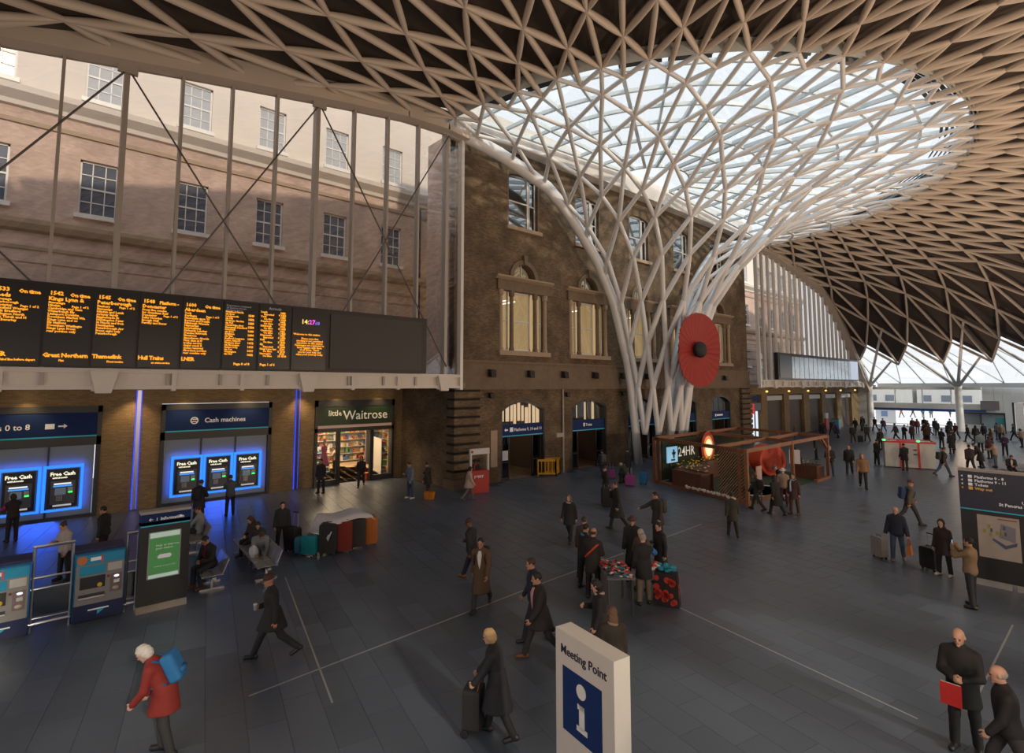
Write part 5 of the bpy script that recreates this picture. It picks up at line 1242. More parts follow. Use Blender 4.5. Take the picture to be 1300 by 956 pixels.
# ================================================================ poppy stall
st = thing('poppy_stall_table', 'small grey table heaped with red and white poppies in the middle of the group', 'table', (-8.85, 11.4, 0), R(-40))
MB().box(-.62, .62, -.35, .35, .86, .9).build('table_top', mat('stall_grey', (.12, .12, .125), .6), st); MB().box(-.58, .58, -.31, -.29, .2, .86).build('cloth_front', mat('stall_cloth', (.12, .115, .12), .9), st)
for x in (-.55, .55):
    for y in (-.29, .29): MB().box(x-.025, x+.025, y-.025, y+.025, 0, .86).build('leg', DARK, st)
r = random.Random(11); mb = MB(); cols = [mat('merch_%d' % i, c, .6) for i, c in enumerate(((.6, .05, .03), (.65, .6, .58), (.02, .02, .02), (.02, .25, .32), (.6, .05, .03)))]
for k in range(150): mb.cur = r.randrange(5); x, y = r.uniform(-.58, .58), r.uniform(-.3, .3); s = r.uniform(.03, .06); mb.ell((x, y, .91+r.uniform(0, .08)), (s, s, .02), 6, 3)
stuff(mb.build('poppy_heap', cols, st))
PB = mat('poppy_bag_black', (.015, .013, .013), .8)
t = thing('poppy_tote', 'tall black display bag printed with red poppies at the right of the poppy stall', 'bag', (-8.05, 12.45, 0), R(25))
mb = MB(); mb.hexa([(-.34, -.16, 0.02), (.34, -.16, 0.02), (.34, .16, 0.02), (-.34, .16, 0.02), (-.28, -.13, .82), (.28, -.13, .82), (.28, .13, .82), (-.28, .13, .82)]); mb.build('body', PB, t)
r = random.Random(4); pr = mat('poppy_print', (.45, .03, .015), .7)
for k in range(22): s = r.uniform(.055, .085); MB().lathe([(0, 0), (s, 0), (s*.9, .012), (0, .014)], (r.uniform(-.27, .27), -.178+.0, r.uniform(.08, .74)), 9, axis='Y').build('poppy_print', pr, t)
for k in range(8): MB().lathe([(0, 0), (.06, 0), (0, .012)], (.345-.03, r.uniform(-.1, .1), r.uniform(.1, .7)), 9, axis='X').build('poppy_print', pr, t)
t2 = MB(); r = random.Random(8); cols2 = [mat('scarf_teal', (.02, .27, .36), .8), mat('merch_0', (.6, .05, .03), .6), mat('merch_1', (.65, .6, .58), .6)]
for k in range(34): t2.cur = 0 if k < 22 else 1+k % 2; t2.ell((r.uniform(-.2, .2) if k < 22 else r.uniform(-.34, -.18), r.uniform(-.1, .1), .86+r.uniform(0, .15)), (.07, .05, .04), 7, 5)
stuff(t2.build('teal_scarves', cols2, t))
# ================================================================ people: bodies, clothes and hair grown from smooth distance fields
def surfnet(F, lo, hi, h):
    n = np.maximum(np.ceil((np.array(hi)-lo)/h).astype(int)+1, 4)
    ax = [lo[i]+h*np.arange(n[i]) for i in range(3)]
    G = np.stack(np.meshgrid(*ax, indexing='ij'), -1).reshape(-1, 3).astype(np.float32)
    V = F(G).reshape(n).astype(np.float32)
    s = V < 0; nx, ny, nz = n-1
    acc = np.zeros((nx, ny, nz, 3), np.float32); cnt = np.zeros((nx, ny, nz), np.float32)
    C = [(i, j, k) for i in (0, 1) for j in (0, 1) for k in (0, 1)]
    sl = lambda c: (slice(c[0], c[0]+nx), slice(c[1], c[1]+ny), slice(c[2], c[2]+nz))
    for a in C:
        for d in range(3):
            if a[d]: continue
            b = list(a); b[d] = 1
            va, vb = V[sl(a)], V[sl(b)]; m = (va < 0) != (vb < 0)
            with np.errstate(divide='ignore', invalid='ignore'): t = np.where(m, va/(va-vb), 0)
            for q in range(3): acc[..., q] += np.where(m, a[q]+(t if q == d else 0), 0)
            cnt += m
    act = cnt > 0; idx = -np.ones((nx, ny, nz), int); idx[act] = np.arange(act.sum())
    base = np.argwhere(act); P = acc[act]/cnt[act][:, None]
    verts = (base+P)*h+np.array(lo)
    faces = []
    for d in range(3):
        e1, e2 = [(1, 2), (2, 0), (0, 1)][d]
        r = [slice(1, n[q]-1) for q in range(3)]; r[d] = slice(0, n[d]-1)
        r2 = list(r); r2[d] = slice(1, n[d])
        A, B = s[tuple(r)], s[tuple(r2)]; I = np.argwhere(A != B); flip = A[tuple(I.T)]
        I = I+np.array([0 if q == d else 1 for q in range(3)])
        def cell(o1, o2):
            J = I.copy(); J[:, e1] -= o1; J[:, e2] -= o2; return idx[tuple(J.T)]
        q = np.stack([cell(1, 1), cell(0, 1), cell(0, 0), cell(1, 0)], 1)
        q[~flip] = q[~flip][:, ::-1]; faces.append(q)
    return verts, np.concatenate(faces)
def smin(a, b, k):
    hh = np.clip(.5+.5*(b-a)/k, 0, 1); return b+(a-b)*hh-k*hh*(1-hh)
def cap(P, a, b, ra, rb):
    a = np.array(a, np.float32); ab = np.array(b, np.float32)-a; q = P-a
    t = np.clip(q@ab/max(1e-9, ab@ab), 0, 1); return np.linalg.norm(q-t[:, None]*ab, axis=1)-(ra+(rb-ra)*t)
def ello(P, c, r, M=None):
    q = P-np.array(c, np.float32)
    if M is not None: q = q@M
    r = np.array(r, np.float32); k0 = np.linalg.norm(q/r, axis=1); k1 = np.linalg.norm(q/(r*r), axis=1)+1e-9
    return k0*(k0-1)/k1
def rx(a): c, s = math.cos(a), math.sin(a); return np.array([[1, 0, 0], [0, c, -s], [0, s, c]])
def ry(a): c, s = math.cos(a), math.sin(a); return np.array([[c, 0, s], [0, 1, 0], [-s, 0, c]])
def rzm(a): c, s = math.cos(a), math.sin(a); return np.array([[c, -s, 0], [s, c, 0], [0, 0, 1]])

class Pose:
    """joint positions; the figure faces +Y, standing on z = 0"""
    def __init__(s, legs=((3, 3, 2), (-3, 3, 2)), arms=((4, 8, 12, 0), (4, 8, 12, 0)), lean=2, head=(6, 0), grip=(0, 0), seat=None):
        s.grip = grip; D = R
        T = rx(-D(lean)); s.T = T; o = np.zeros(3); s.hip = []; s.knee = []; s.ank = []; s.toe = []; s.heel = []
        for sd, (hp, ab, kn) in zip((1, -1), legs):
            H = np.array([sd*.092, 0, -.03]); d1 = ry(-sd*D(ab))@rx(D(hp))@np.array([0, 0, -1.0]); K = H+d1*.43
            d2 = ry(-sd*D(ab)*.6)@rx(D(hp-kn))@np.array([0, 0, -1.0]); A = K+d2*.41
            fp = D(min(0, (hp-kn)*.55)) if seat is None else 0.0
            f = ry(0)@rx(fp)@rzm(-sd*D(7))@np.array([0, 1.0, 0]); dn = rx(fp)@np.array([0, 0, -1.0])
            s.hip.append(H); s.knee.append(K); s.ank.append(A); s.heel.append(A+dn*.055-f*.045); s.toe.append(A+dn*.06+f*.155)
        zmin = min(min(p[2] for p in s.heel), min(p[2] for p in s.toe))-.035
        s.o = np.array([0, 0, -zmin])
        for L in (s.hip, s.knee, s.ank, s.toe, s.heel):
            for i in range(2): L[i] = L[i]+s.o
        s.sho = []; s.elb = []; s.wri = []; s.hand = []
        for sd, (pi, ab, el, inw) in zip((1, -1), arms):
            S = T@np.array([sd*.178, -.005, .418])+s.o
            M1 = T@ry(-sd*D(ab))@rx(D(pi)); M2 = T@rzm(sd*D(inw))@ry(-sd*D(ab))@rx(D(pi+el))
            E = S+M1@np.array([0, 0, -.285]); W = E+M2@np.array([0, 0, -.25]); s.sho.append(S); s.elb.append(E); s.wri.append(W); s.hand.append(M2)
        s.neck = T@np.array([0, 0, .50])+s.o
        s.HM = T@rzm(D(head[1]))@rx(-D(head[0])); s.headc = s.neck+T@np.array([0, .012, .055])+s.HM@np.array([0, .012, .115])
        s.key = repr((legs, arms, lean, head, grip, seat))
    def t(s, p): return s.T@np.array(p, float)+s.o
    def bounds(s, pad):
        A = np.array(s.hip+s.knee+s.ank+s.toe+s.heel+s.sho+s.elb+s.wri+[s.neck, s.headc]); return A.min(0)-pad, A.max(0)+pad
def torso(P, p, e=0.0, k=.07, low=True):
    d = ello(P, p.t((0, 0, .0)), (.160+e, .115+e, .13+e), p.T)
    d = smin(d, ello(P, p.t((0, .01, .17)), (.145+e, .108+e, .17+e), p.T), k)
    d = smin(d, ello(P, p.t((0, .0, .34)), (.168+e, .118+e, .17+e), p.T), k)
    d = smin(d, cap(P, p.t((-.135, -.01, .405)), p.t((.135, -.01, .405)), .058+e, .058+e), .05)
    for s in (-1, 1): d = smin(d, cap(P, p.t((s*.03, -.015, .475)), p.t((s*.15, -.01, .415)), .045+e, .05+e), .03)
    return d
def arm(P, p, i, e=0.0, upto=1.0):
    W = p.elb[i]+(p.wri[i]-p.elb[i])*upto
    return np.minimum(smin(cap(P, p.sho[i], p.elb[i], .053+e, .042+e), cap(P, p.elb[i], W, .042+e, .029+e), .02), 9)
def leg(P, p, i, e=0.0, e2=None):
    e2 = e if e2 is None else e2
    return smin(cap(P, p.hip[i], p.knee[i], .088+e, .056+e), cap(P, p.knee[i], p.ank[i], .057+e, .038+e2), .03)
def foot(P, p, i, e=0.0): return smin(cap(P, p.heel[i], p.toe[i], .036+e, .033+e), cap(P, p.ank[i], p.heel[i], .038+e, .036+e), .03)
def headf(P):
    d = smin(ello(P, (0, -.012, .03), (.074, .096, .088)), ello(P, (0, .022, -.045), (.054, .066, .072)), .04)
    for s in (-1, 1): d = np.maximum(d, -(np.linalg.norm(P-np.array([s*.031, .098, .006], np.float32), axis=1)-.017)); 
    d = smin(d, cap(P, (0, .086, .008), (0, .105, -.022), .008, .0135), .012)
    d = smin(d, cap(P, (-.035, .078, .028), (.035, .078, .028), .009, .009), .012)
    d = smin(d, cap(P, (-.017, .083, -.056), (.017, .083, -.056), .0085, .0085), .008)
    d = smin(d, ello(P, (0, .075, -.098), (.022, .02, .018)), .02)
    for s in (-1, 1): d = smin(d, ello(P, (s*.077, -.008, -.002), (.011, .024, .032)), .008)
    d = smin(d, cap(P, (0, -.02, -.06), (0, -.03, -.17), .052, .05), .03)
    return d
HEADV = surfnet(headf, (-.11, -.13, -.185), (.11, .14, .14), .0095)
def handf(grip):
    def F(P):
        d = ello(P, (0, 0, -.05), (.018, .042, .058)); f = None
        cu = (25, 30, 25) if not grip else (62, 72, 48)
        for y, L, zb in ((.031, .070, -.088), (.0105, .080, -.096), (-.0105, .074, -.093), (-.031, .058, -.083)):
            p = np.array([0, y, zb+.01]); a = 0; sp = y*.35
            for q, (fr, r0, r1) in enumerate(((.42, .0085, .0078), (.32, .0078, .007), (.26, .007, .006))):
                a += R(cu[q]); v = np.array([math.sin(a), sp, -math.cos(a)]); b = p+v*L*fr*1.15
                c = cap(P, p, b, r0, r1); f = c if f is None else np.minimum(f, c); p = b
        d = smin(d, f, .007)
        th = smin(cap(P, (.004, .032, -.028), (.014, .060, -.060), .013, .0105), cap(P, (.014, .060, -.060), (.026, .066 if not grip else .05, -.088), .0105, .008), .006)
        return smin(d, th, .008)
    return F
HANDV = [surfnet(handf(g), (-.035, -.075, -.2), (.10, .1, .02), .0058) for g in (0, 1)]
MESHC = {}
def to_mesh(name, v, f, mi=None, nm=1):
    me = bpy.data.meshes.new(name); me.from_pydata([tuple(map(float, p)) for p in v], [], [tuple(map(int, q)) for q in f])
    for i in range(nm): me.materials.append(None)
    me.polygons.foreach_set('use_smooth', [True]*len(me.polygons))
    if mi is not None: me.polygons.foreach_set('material_index', mi)
    me.update(); return me
def sphere_vf(c, r, n=8, m=5):
    b = MB(); b.ell(c, (r, r, r), n, m); return np.array(b.v), b.f
def body_mesh(p):
    """one continuous figure: trunk, limbs, head with face, five-fingered hands; slots skin / eye / lip"""
    k = ('body', p.key)
    if k in MESHC: return MESHC[k]
    def F(P):
        d = torso(P, p)
        for i in (0, 1): d = smin(d, leg(P, p, i), .04); d = smin(d, foot(P, p, i), .02); d = smin(d, arm(P, p, i), .03)
        nt_ = p.headc+p.HM@np.array([0, -.03, -.10]); return smin(d, cap(P, p.t((0, -.01, .45)), nt_, .062, .05), .03)
    lo, hi = p.bounds(.16); v, f = surfnet(F, lo, hi, .024); V = [v]; Fs = [[tuple(q) for q in f]]; n = len(v); mi = [0]*len(f)
    def addp(v2, f2, m):
        nonlocal n
        V.append(v2); Fs.append([tuple(n+i for i in q) for q in f2]); n += len(v2); mi.extend([m]*len(f2))
    addp(HEADV[0]@p.HM.T+p.headc, HEADV[1], 0)
    for s in (-1, 1):
        a, b = sphere_vf((s*.031, .0835, .005), .0115); addp(a@p.HM.T+p.headc, b, 1)
        a, b = sphere_vf((s*.008, .0885, -.056), .0075); addp(a*np.array([1, 1, 1])@p.HM.T+p.headc, b, 2)
    for i, sd in ((0, 1), (1, -1)):
        v2, f2 = HANDV[p.grip[i]]; v2 = v2.copy()
        v2[:, 0] *= -sd      # palm towards the body
        if sd > 0: f2 = f2[:, ::-1]
        addp((v2@p.hand[i].T)*1.03+p.wri[i]+p.hand[i]@np.array([0, 0, .012]), f2, 0)
    MESHC[k] = to_mesh('body', np.concatenate(V), sum(Fs, []), mi, 3); return MESHC[k]
def skirt(P, p, z0, z1, r0, r1):
    q = (P-p.o.astype(np.float32)); t = np.clip((z0-q[:, 2])/(z0-z1), 0, 1)
    a = r0[0]+(r1[0]-r0[0])*t; b = r0[1]+(r1[1]-r0[1])*t
    yo = ((p.knee[0][1]+p.knee[1][1])/2-p.o[1])*.5*t
    d = (np.sqrt((q[:, 0]/a)**2+((q[:, 1]-yo)/b)**2)-1)*np.minimum(a, b); return np.maximum(np.maximum(d, q[:, 2]-z0), z1-q[:, 2])
def top_mesh(p, cut):
    k = ('top', cut, p.key)
    if k in MESHC: return MESHC[k]
    puff = {'shirt': .016, 'jacket': .030, 'puffer': .045, 'coat': .030, 'long': .032}[cut]
    spread = abs(p.knee[0][1]-p.knee[1][1])
    def F(P):
        d = torso(P, p, puff)
        for i in (0, 1): d = smin(d, arm(P, p, i, puff*.75, .97), .03)
        if cut in ('jacket', 'puffer', 'shirt'): d = smin(d, ello(P, p.t((0, .0, -.06)), (.165+puff, .125+puff, .13), p.T), .04)
        if cut == 'coat': d = smin(d, skirt(P, p, .12, -.30, (.175, .150), (.225, .195+.3*spread)), .03)
        if cut == 'long': d = smin(d, skirt(P, p, .12, -.50, (.165, .125), (.235, .19+.42*spread)), .03)
        c = cap(P, p.t((0, -.02, .46)), p.t((0, -.005, .525)), .082, .07); return smin(d, c, .03)
    lo, hi = p.bounds(.2); v, f = surfnet(F, lo, hi, .022); MESHC[k] = to_mesh('coat', v, f); return MESHC[k]
def trouser_mesh(p):
    k = ('trousers', p.key)
    if k in MESHC: return MESHC[k]
    def F(P):
        d = ello(P, p.t((0, 0, -.01)), (.172, .127, .145), p.T)
        for i in (0, 1): d = smin(d, leg(P, p, i, .016, .026), .03)
        return d
    lo, hi = p.bounds(.14); hi = hi.copy(); hi[2] = p.o[2]+.22; v, f = surfnet(F, lo, hi, .021); MESHC[k] = to_mesh('trousers', v, f); return MESHC[k]
def shoe_mesh(p, i):
    k = ('shoe', i, p.key)
    if k in MESHC: return MESHC[k]
    A = np.array([p.heel[i], p.toe[i], p.ank[i]]); lo, hi = A.min(0)-.08, A.max(0)+.08
    v, f = surfnet(lambda P: np.maximum(foot(P, p, i, .010), -(P[:, 2]-.0)), lo, hi, .014); MESHC[k] = to_mesh('shoe', v, f); return MESHC[k]
def hair_mesh(style):
    k = ('hair', style)
    if k in MESHC: return MESHC[k]
    def F(P):
        d = ello(P, (0, -.02, .036), (.083, .102, .094))
        face = np.maximum(np.maximum(.052-P[:, 1], P[:, 2]-.068), -.3-P[:, 2]); d = np.maximum(d, -face)
        if style == 'short': d = np.maximum(d, -.052-P[:, 2]); d = np.maximum(d, -np.maximum(np.abs(P[:, 1]-.01)-.05, np.maximum(P[:, 2]-.03, -9+0*P[:, 2]))*1.0) if False else d
        elif style == 'fringe': d = np.maximum(d, -.052-P[:, 2])
        elif style == 'long': d = smin(d, ello(P, (0, -.075, -.10), (.088, .05, .19)), .04); d = smin(d, np.minimum(cap(P, (.078, .0, .02), (.082, .01, -.15), .022, .018), cap(P, (-.078, .0, .02), (-.082, .01, -.15), .022, .018)), .02)
        elif style == 'bob': d = smin(d, ello(P, (0, -.045, -.03), (.098, .085, .10)), .03); d = np.maximum(d, -np.maximum(np.maximum(.045-P[:, 1], P[:, 2]-.06), -.4-P[:, 2]))
        elif style == 'bun': d = np.maximum(d, -.06-P[:, 2]); d = smin(d, ello(P, (0, -.09, .10), (.045, .045, .04)), .02)
        elif style == 'bald': d = np.maximum(ello(P, (0, -.018, .006), (.081, .099, .07)), P[:, 2]-.03); d = np.maximum(d, -np.maximum(-.01-P[:, 1], -9-P[:, 2]))
        elif style == 'beanie': d = np.maximum(ello(P, (0, -.012, .045), (.090, .110, .105)), .022-P[:, 2])
        elif style == 'brim': d = np.maximum(ello(P, (0, -.012, .055), (.088, .108, .10)), .035-P[:, 2]); d = np.minimum(d, ello(P, (0, 0, .045), (.15, .17, .014)))
        elif style == 'hood': d = ello(P, (0, -.03, .02), (.105, .12, .135)); d = np.maximum(d, -np.maximum(.04-P[:, 1], np.abs(P[:, 0])-.075)); d = smin(d, ello(P, (0, -.03, -.13), (.11, .10, .06)), .03)
        if style in ('short', 'fringe', 'long', 'bob', 'bun'): d = d+.0035*np.sin(70*P[:, 0]+25*np.sin(20*P[:, 2]))*np.sin(45*P[:, 1]+8)+.003*np.sin(95*P[:, 2]+60*P[:, 0])
        return d
    v, f = surfnet(F, (-.19, -.2, -.33), (.19, .2, .18), .0105); MESHC[k] = to_mesh('hair', v, f); return MESHC[k]

# poses: legs (hip pitch, spread, knee bend) right then left; arms (pitch, spread, elbow, turn inwards)
POSES = {
 'stand': Pose(), 'stand2': Pose(legs=((6, 4, 6), (-4, 3, 2)), arms=((2, 9, 20, 10), (-4, 8, 14, 0)), head=(10, 15)),
 'walk': Pose(legs=((24, 2, 6), (-20, 2, 22)), arms=((-18, 7, 18, 0), (20, 7, 22, 5)), lean=4), 'walk2': Pose(legs=((-16, 2, 24), (20, 2, 8)), arms=((14, 7, 20, 0), (-14, 7, 14, 0)), lean=4),
 'stride': Pose(legs=((26, 2, 4), (-24, 2, 26)), arms=((10, 9, 85, 35), (-14, 8, 20, 0)), lean=6, grip=(1, 0)),
 'phone': Pose(legs=((4, 3, 4), (-4, 3, 2)), arms=((25, 10, 80, 30), (6, 8, 20, 0)), head=(22, 0), grip=(1, 0)),
 'call': Pose(legs=((18, 2, 6), (-16, 2, 20)), arms=((35, 18, 125, 30), (-6, 8, 20, 0)), head=(4, 12), grip=(1, 0)),
 'hands': Pose(arms=((16, 10, 72, 42), (16, 10, 72, 42)), head=(12, 0), grip=(1, 1)),
 'reach': Pose(legs=((4, 4, 4), (-2, 4, 2)), arms=((58, 8, 35, 10), (50, 8, 40, 10)), lean=6, head=(10, 0), grip=(1, 1)),
 'photo': Pose(legs=((3, 5, 2), (-3, 5, 2)), arms=((62, 14, 85, 30), (62, 14, 85, 30)), lean=-2, head=(2, 0), grip=(1, 1)),
 'carry': Pose(legs=((12, 3, 6), (-10, 3, 12)), arms=((2, 14, 14, 0), (2, 14, 14, 0)), lean=2, grip=(1, 1)),
 'pull': Pose(legs=((20, 2, 6), (-18, 2, 20)), arms=((-28, 10, 8, 0), (14, 8, 25, 0)), lean=5, grip=(1, 0)),
 'push': Pose(legs=((16, 3, 6), (-12, 3, 16)), arms=((38, 6, 12, 5), (38, 6, 12, 5)), lean=10, head=(8, 0), grip=(1, 1)),
 'bend': Pose(legs=((10, 3, 14), (-6, 3, 10)), arms=((30, 6, 25, 10), (35, 6, 30, 10)), lean=26, head=(16, 0), grip=(1, 1)),
 'sit': Pose(legs=((84, 6, 84), (80, 6, 86)), arms=((28, 8, 62, 35), (28, 8, 62, 35)), lean=12, head=(24, 0), grip=(1, 1), seat=.45),
 'sitread': Pose(legs=((82, 4, 80), (86, 4, 88)), arms=((45, 12, 60, 20), (45, 12, 60, 20)), lean=4, head=(14, 0), grip=(1, 1), seat=.45),
 'sitbend': Pose(legs=((84, 8, 90), (82, 8, 86)), arms=((50, 8, 40, 15), (50, 8, 40, 15)), lean=38, head=(24, 10), grip=(1, 1), seat=.45),
 'side': Pose(legs=((5, 4, 4), (-3, 4, 2)), arms=((42, 48, 28, 0), (6, 8, 20, 0)), lean=4, head=(8, -20), grip=(1, 0)),
}
BLK = (.013, .013, .015); CH = (.03, .03, .033); NVY = (.012, .016, .034); BRN = (.085, .048, .022); TAN = (.20, .125, .062); GRY = (.11, .115, .12); DEN = (.035, .055, .10); KHK = (.16, .12, .085)
MAR = (.07, .015, .02); GRN_ = (.035, .042, .03); BEI = (.42, .33, .27); WHT = (.55, .54, .52); LBL = (.30, .40, .50); PUR = (.05, .03, .085); RDC = (.20, .018, .014); PNKC = (.45, .22, .24)
H_BLK = (.012, .009, .008); H_BRN = (.045, .024, .013); H_BLD = (.42, .28, .13); H_GRY = (.30, .28, .26); H_WHT = (.55, .52, .48); H_LBR = (.14, .075, .04)
SK = [(.42, .22, .15), (.50, .29, .21), (.36, .18, .11), (.14, .07, .042), (.55, .33, .25)]
def cm(kind, c, rough=.8):
    return mat('%s_%02d_%02d_%02d' % (kind, int(c[0]*400), int(c[1]*400), int(c[2]*400)), c, rough, var=.15, scale=14)
EYE = mat('eye_dark', (.02, .015, .012), .25, var=0); 
def person(label, xy, f, pose='stand', top=('jacket', BLK), legs=CH, shoes=BLK, hair=('short', H_BRN), skin=0, h=1.75, group=None, z=0.0, extra=None):
    p = POSES[pose]; s = h/1.745
    t = thing('person', label, 'person', (xy[0], xy[1], z), R(48.45+f) if pose.startswith('sit') else math.atan2(-xy[0], xy[1])+R(f), group); t.scale = (s, s, s)
    def put(name, me, mats_, loc=None, M=None):
        o = link(name, me, t)
        for sl_, m in zip(o.material_slots, mats_): sl_.link = 'OBJECT'; sl_.material = m
        if M is not None: o.matrix_local = Matrix.Translation(Vector(loc)) @ Matrix(M.tolist()).to_4x4()
        return o
    sk = cm('skin', SK[skin], .55); lip = cm('lip', tuple(a*b for a, b in zip(SK[skin], (.8, .45, .45))), .5)
    put('body', body_mesh(p), [sk, EYE, lip]); put('coat' if top[0] in ('coat', 'long') else 'jacket', top_mesh(p, top[0]), [cm('cloth', top[1])]); put('trousers', trouser_mesh(p), [cm('cloth', legs)])
    for i in (0, 1): put('shoe', shoe_mesh(p, i), [cm('shoe', shoes, .5)])
    if hair: put({'beanie': 'hat', 'brim': 'hat', 'hood': 'hood'}.get(hair[0], 'hair'), hair_mesh(hair[0]), [cm('hair', hair[1], .7)], p.headc, p.HM)
    for e in (extra or []): e(t, p)
    return t
def loc_of(t, q):      # a point of the figure in the scene
    return t.matrix_basis @ Vector(q)
def scarf(c, long=False):
    def g(t, p):
        mb = MB(); n = 14; base = p.t((0, -.005, .50))
        mb.path([base+p.T@np.array([.088*math.cos(2*math.pi*i/n), .082*math.sin(2*math.pi*i/n), .012*math.sin(4*math.pi*i/n)]) for i in range(n+1)], .034, 8)
        if long: mb.path([p.t((.05, .09, .48)), p.t((.06, .155, .36)), p.t((.06, .16, .12)), p.t((.06, .165, .02))], [.03, .035, .038, .04], 8)
        mb.build('scarf', cm('cloth', c), t, True)
    return g
def shirt(c):       # light shirt front showing between the lapels
    def g(t, p):
        pts = [p.t(q) for q in ((-.03, .128, .50), (.03, .128, .50), (.055, .168, .40), (.03, .178, .20), (.0, .172, .08), (-.03, .178, .20), (-.055, .168, .40))]
        n = len(pts); bk = [q-p.T@np.array([0, .05, 0]) for q in pts]; MB().add(pts+bk, [tuple(range(n)), tuple(reversed(range(n, 2*n)))]+[(i, n+i, n+(i+1) % n, (i+1) % n) for i in range(n)]).build('shirt_front', cm('cloth', c), t)
    return g
def sash_band(c):   # a coloured sash across the chest and back
    def g(t, p):
        n = 18; a = np.array([.17, 0, .46]); pts = []
        for i in range(n+1):
            u = 2*math.pi*i/n; pts.append(p.t((.205*math.cos(u)*.96, .152*math.sin(u), .24+.20*math.cos(u))))
        MB().path(pts, .028, 6).build('sash', cm('cloth', c), t, True)
    return g
def sleeve(c, i=0):
    def g(t, p):
        MB().path([p.sho[i]*.8+p.elb[i]*.2, p.elb[i], p.wri[i]], [.078, .074, .060], 10).build('sleeve', cm('cloth', c), t, True)
    return g
def lanyard(c):
    def g(t, p):
        MB().path([p.t((-.075, -.04, .49)), p.t((-.07, .09, .45)), p.t((0, .16, .22)), p.t((.07, .09, .45)), p.t((.075, -.04, .49)), p.t((0, -.10, .50)), p.t((-.075, -.04, .49))], .014, 6).build('lanyard', cm('cloth', c), t, True)
    return g
# things people carry are things of their own
def backpack(label, t, pose, c):
    p = POSES[pose]; b = thing('backpack', label, 'backpack', t.location, t.rotation_euler.z, 'backpacks worn by walkers'); b.scale = t.scale
    C = p.t((0, -.24, .27)); M = p.T
    v, f = surfnet(lambda P: np.maximum(ello(P, (0, 0, 0), (.17, .13, .27))*.0+np.linalg.norm(np.maximum(np.abs(P)-np.array([.10, .045, .17], np.float32), 0), axis=1)-.055, -9), (-.2, -.15, -.27), (.2, .15, .27), .025)
    k = ('pack',)
    if k not in MESHC: MESHC[k] = to_mesh('pack', v, f)
    o = link('pack_body', MESHC[k], b); o.material_slots[0].link = 'OBJECT'; o.material_slots[0].material = cm('cloth', c)
    o.matrix_local = Matrix.Translation(Vector(C)) @ Matrix(M.tolist()).to_4x4()
    MB().path([p.t(q) for q in ((-.08, -.335, .18), (0, -.345, .16), (.08, -.335, .18))], .05, 6).build('front_pocket', cm('cloth', tuple(a*.8 for a in c)), b, True)
    for s in (-1, 1): MB().path([p.t(q) for q in ((s*.10, -.16, .42), (s*.115, -.08, .50), (s*.12, .06, .47), (s*.13, .150, .34), (s*.15, .10, .16), (s*.13, -.12, .10))], .02, 6).build('strap', cm('cloth', tuple(a*.6 for a in c)), b, True)
    return b
def handbag(label, t, pose, i, c, w=.34, h=.26, name='handbag', cat='bag'):
    p = POSES[pose]; g = p.wri[i]+p.hand[i]@np.array([0, 0, -.085]); q = loc_of(t, g)
    b = thing(name, label, cat, (q.x, q.y, q.z), t.rotation_euler.z)
    mb = MB(); mb.hexa([(-.07, -w/2, -.2-h), (.07, -w/2, -.2-h), (.07, w/2, -.2-h), (-.07, w/2, -.2-h), (-.04, -w/2+.03, -.2), (.04, -w/2+.03, -.2), (.04, w/2-.03, -.2), (-.04, w/2-.03, -.2)]); mb.build('bag_body', cm('cloth', c), b)
    for s in (-1, 1): MB().path([(s*.035, -w/4, -.21), (s*.02, -w/5, -.06), (s*.01, 0, .0), (s*.02, w/5, -.06), (s*.035, w/4, -.21)], .011, 6).build('bag_handle', cm('cloth', tuple(a*.6 for a in c)), b, True)
    return b
def phone(label, t, pose, i, name='phone', c=(.5, .5, .52)):
    p = POSES[pose]; q = loc_of(t, p.wri[i]+p.hand[i]@np.array([.0, .02, -.09])); b = thing(name, label, name.replace('_', ' '), (q.x, q.y, q.z), t.rotation_euler.z)
    if 'cup' in name: MB().lathe([(.028, -.06), (.038, .05), (.04, .055), (.0, .06)], n=14).build('cup_body', cm('plastic', c), b, True); MB().lathe([(.042, .052), (.042, .066), (.03, .072), (0, .072)], n=14).build('cup_lid', cm('plastic', WHT), b)
    else: MB().box(-.038, .038, -.006, .006, -.075, .075).build('phone_body', BLACK, b); MB().box(-.034, .034, -.008, -.006, -.068, .068).build('phone_screen', glow('phone_glow', (.6, .75, 1), .5), b)
    return b
# ================================================================ the cast, nearest first
J = 'jacket'
a = person('person in a red coat bowed forward, white hair, blue backpack, bottom left corner', (-10.0, 1.75), 70, 'bend', ('coat', RDC), CH, BLK, ('bob', H_WHT), 4, 1.72); backpack('bright blue backpack on the back of the person in the red coat', a, 'bend', (.015, .13, .33))
a = person('person in a long black coat and dark red beanie striding left with a cup', (-11.95, 3.95), 88, 'stride', ('coat', BLK), (.016, .017, .022), BLK, ('beanie', (.045, .012, .012)), 2, 1.76); phone('pale takeaway cup in the hand of the striding person in the red beanie', a, 'stride', 0, 'paper_cup', LBL)
a = person('bald person in a black coat holding a red folder, bottom right', (-1.9, 11.05), 170, 'hands', ('coat', BLK), BLK, BLK, None, 1, 1.82); q = loc_of(a, POSES['hands'].wri[0]); b = thing('folder', 'red folder held by the bald person in black, bottom right', 'folder', (q.x-.02, q.y-.10, q.z-.22), a.rotation_euler.z); MB().box(-.13, .13, -.012, .012, -.16, .16).build('cover', cm('plastic', (.45, .02, .02)), b); MB().box(-.12, .12, -.008, .008, -.15, .165).build('pages', cm('plastic', WHT), b)
person('balding person in a black coat cut by the bottom right corner, seen from above', (-1.3, 10.35), 100, 'walk', (J, BLK), CH, BLK, ('bald', H_GRY), 1, 1.74)
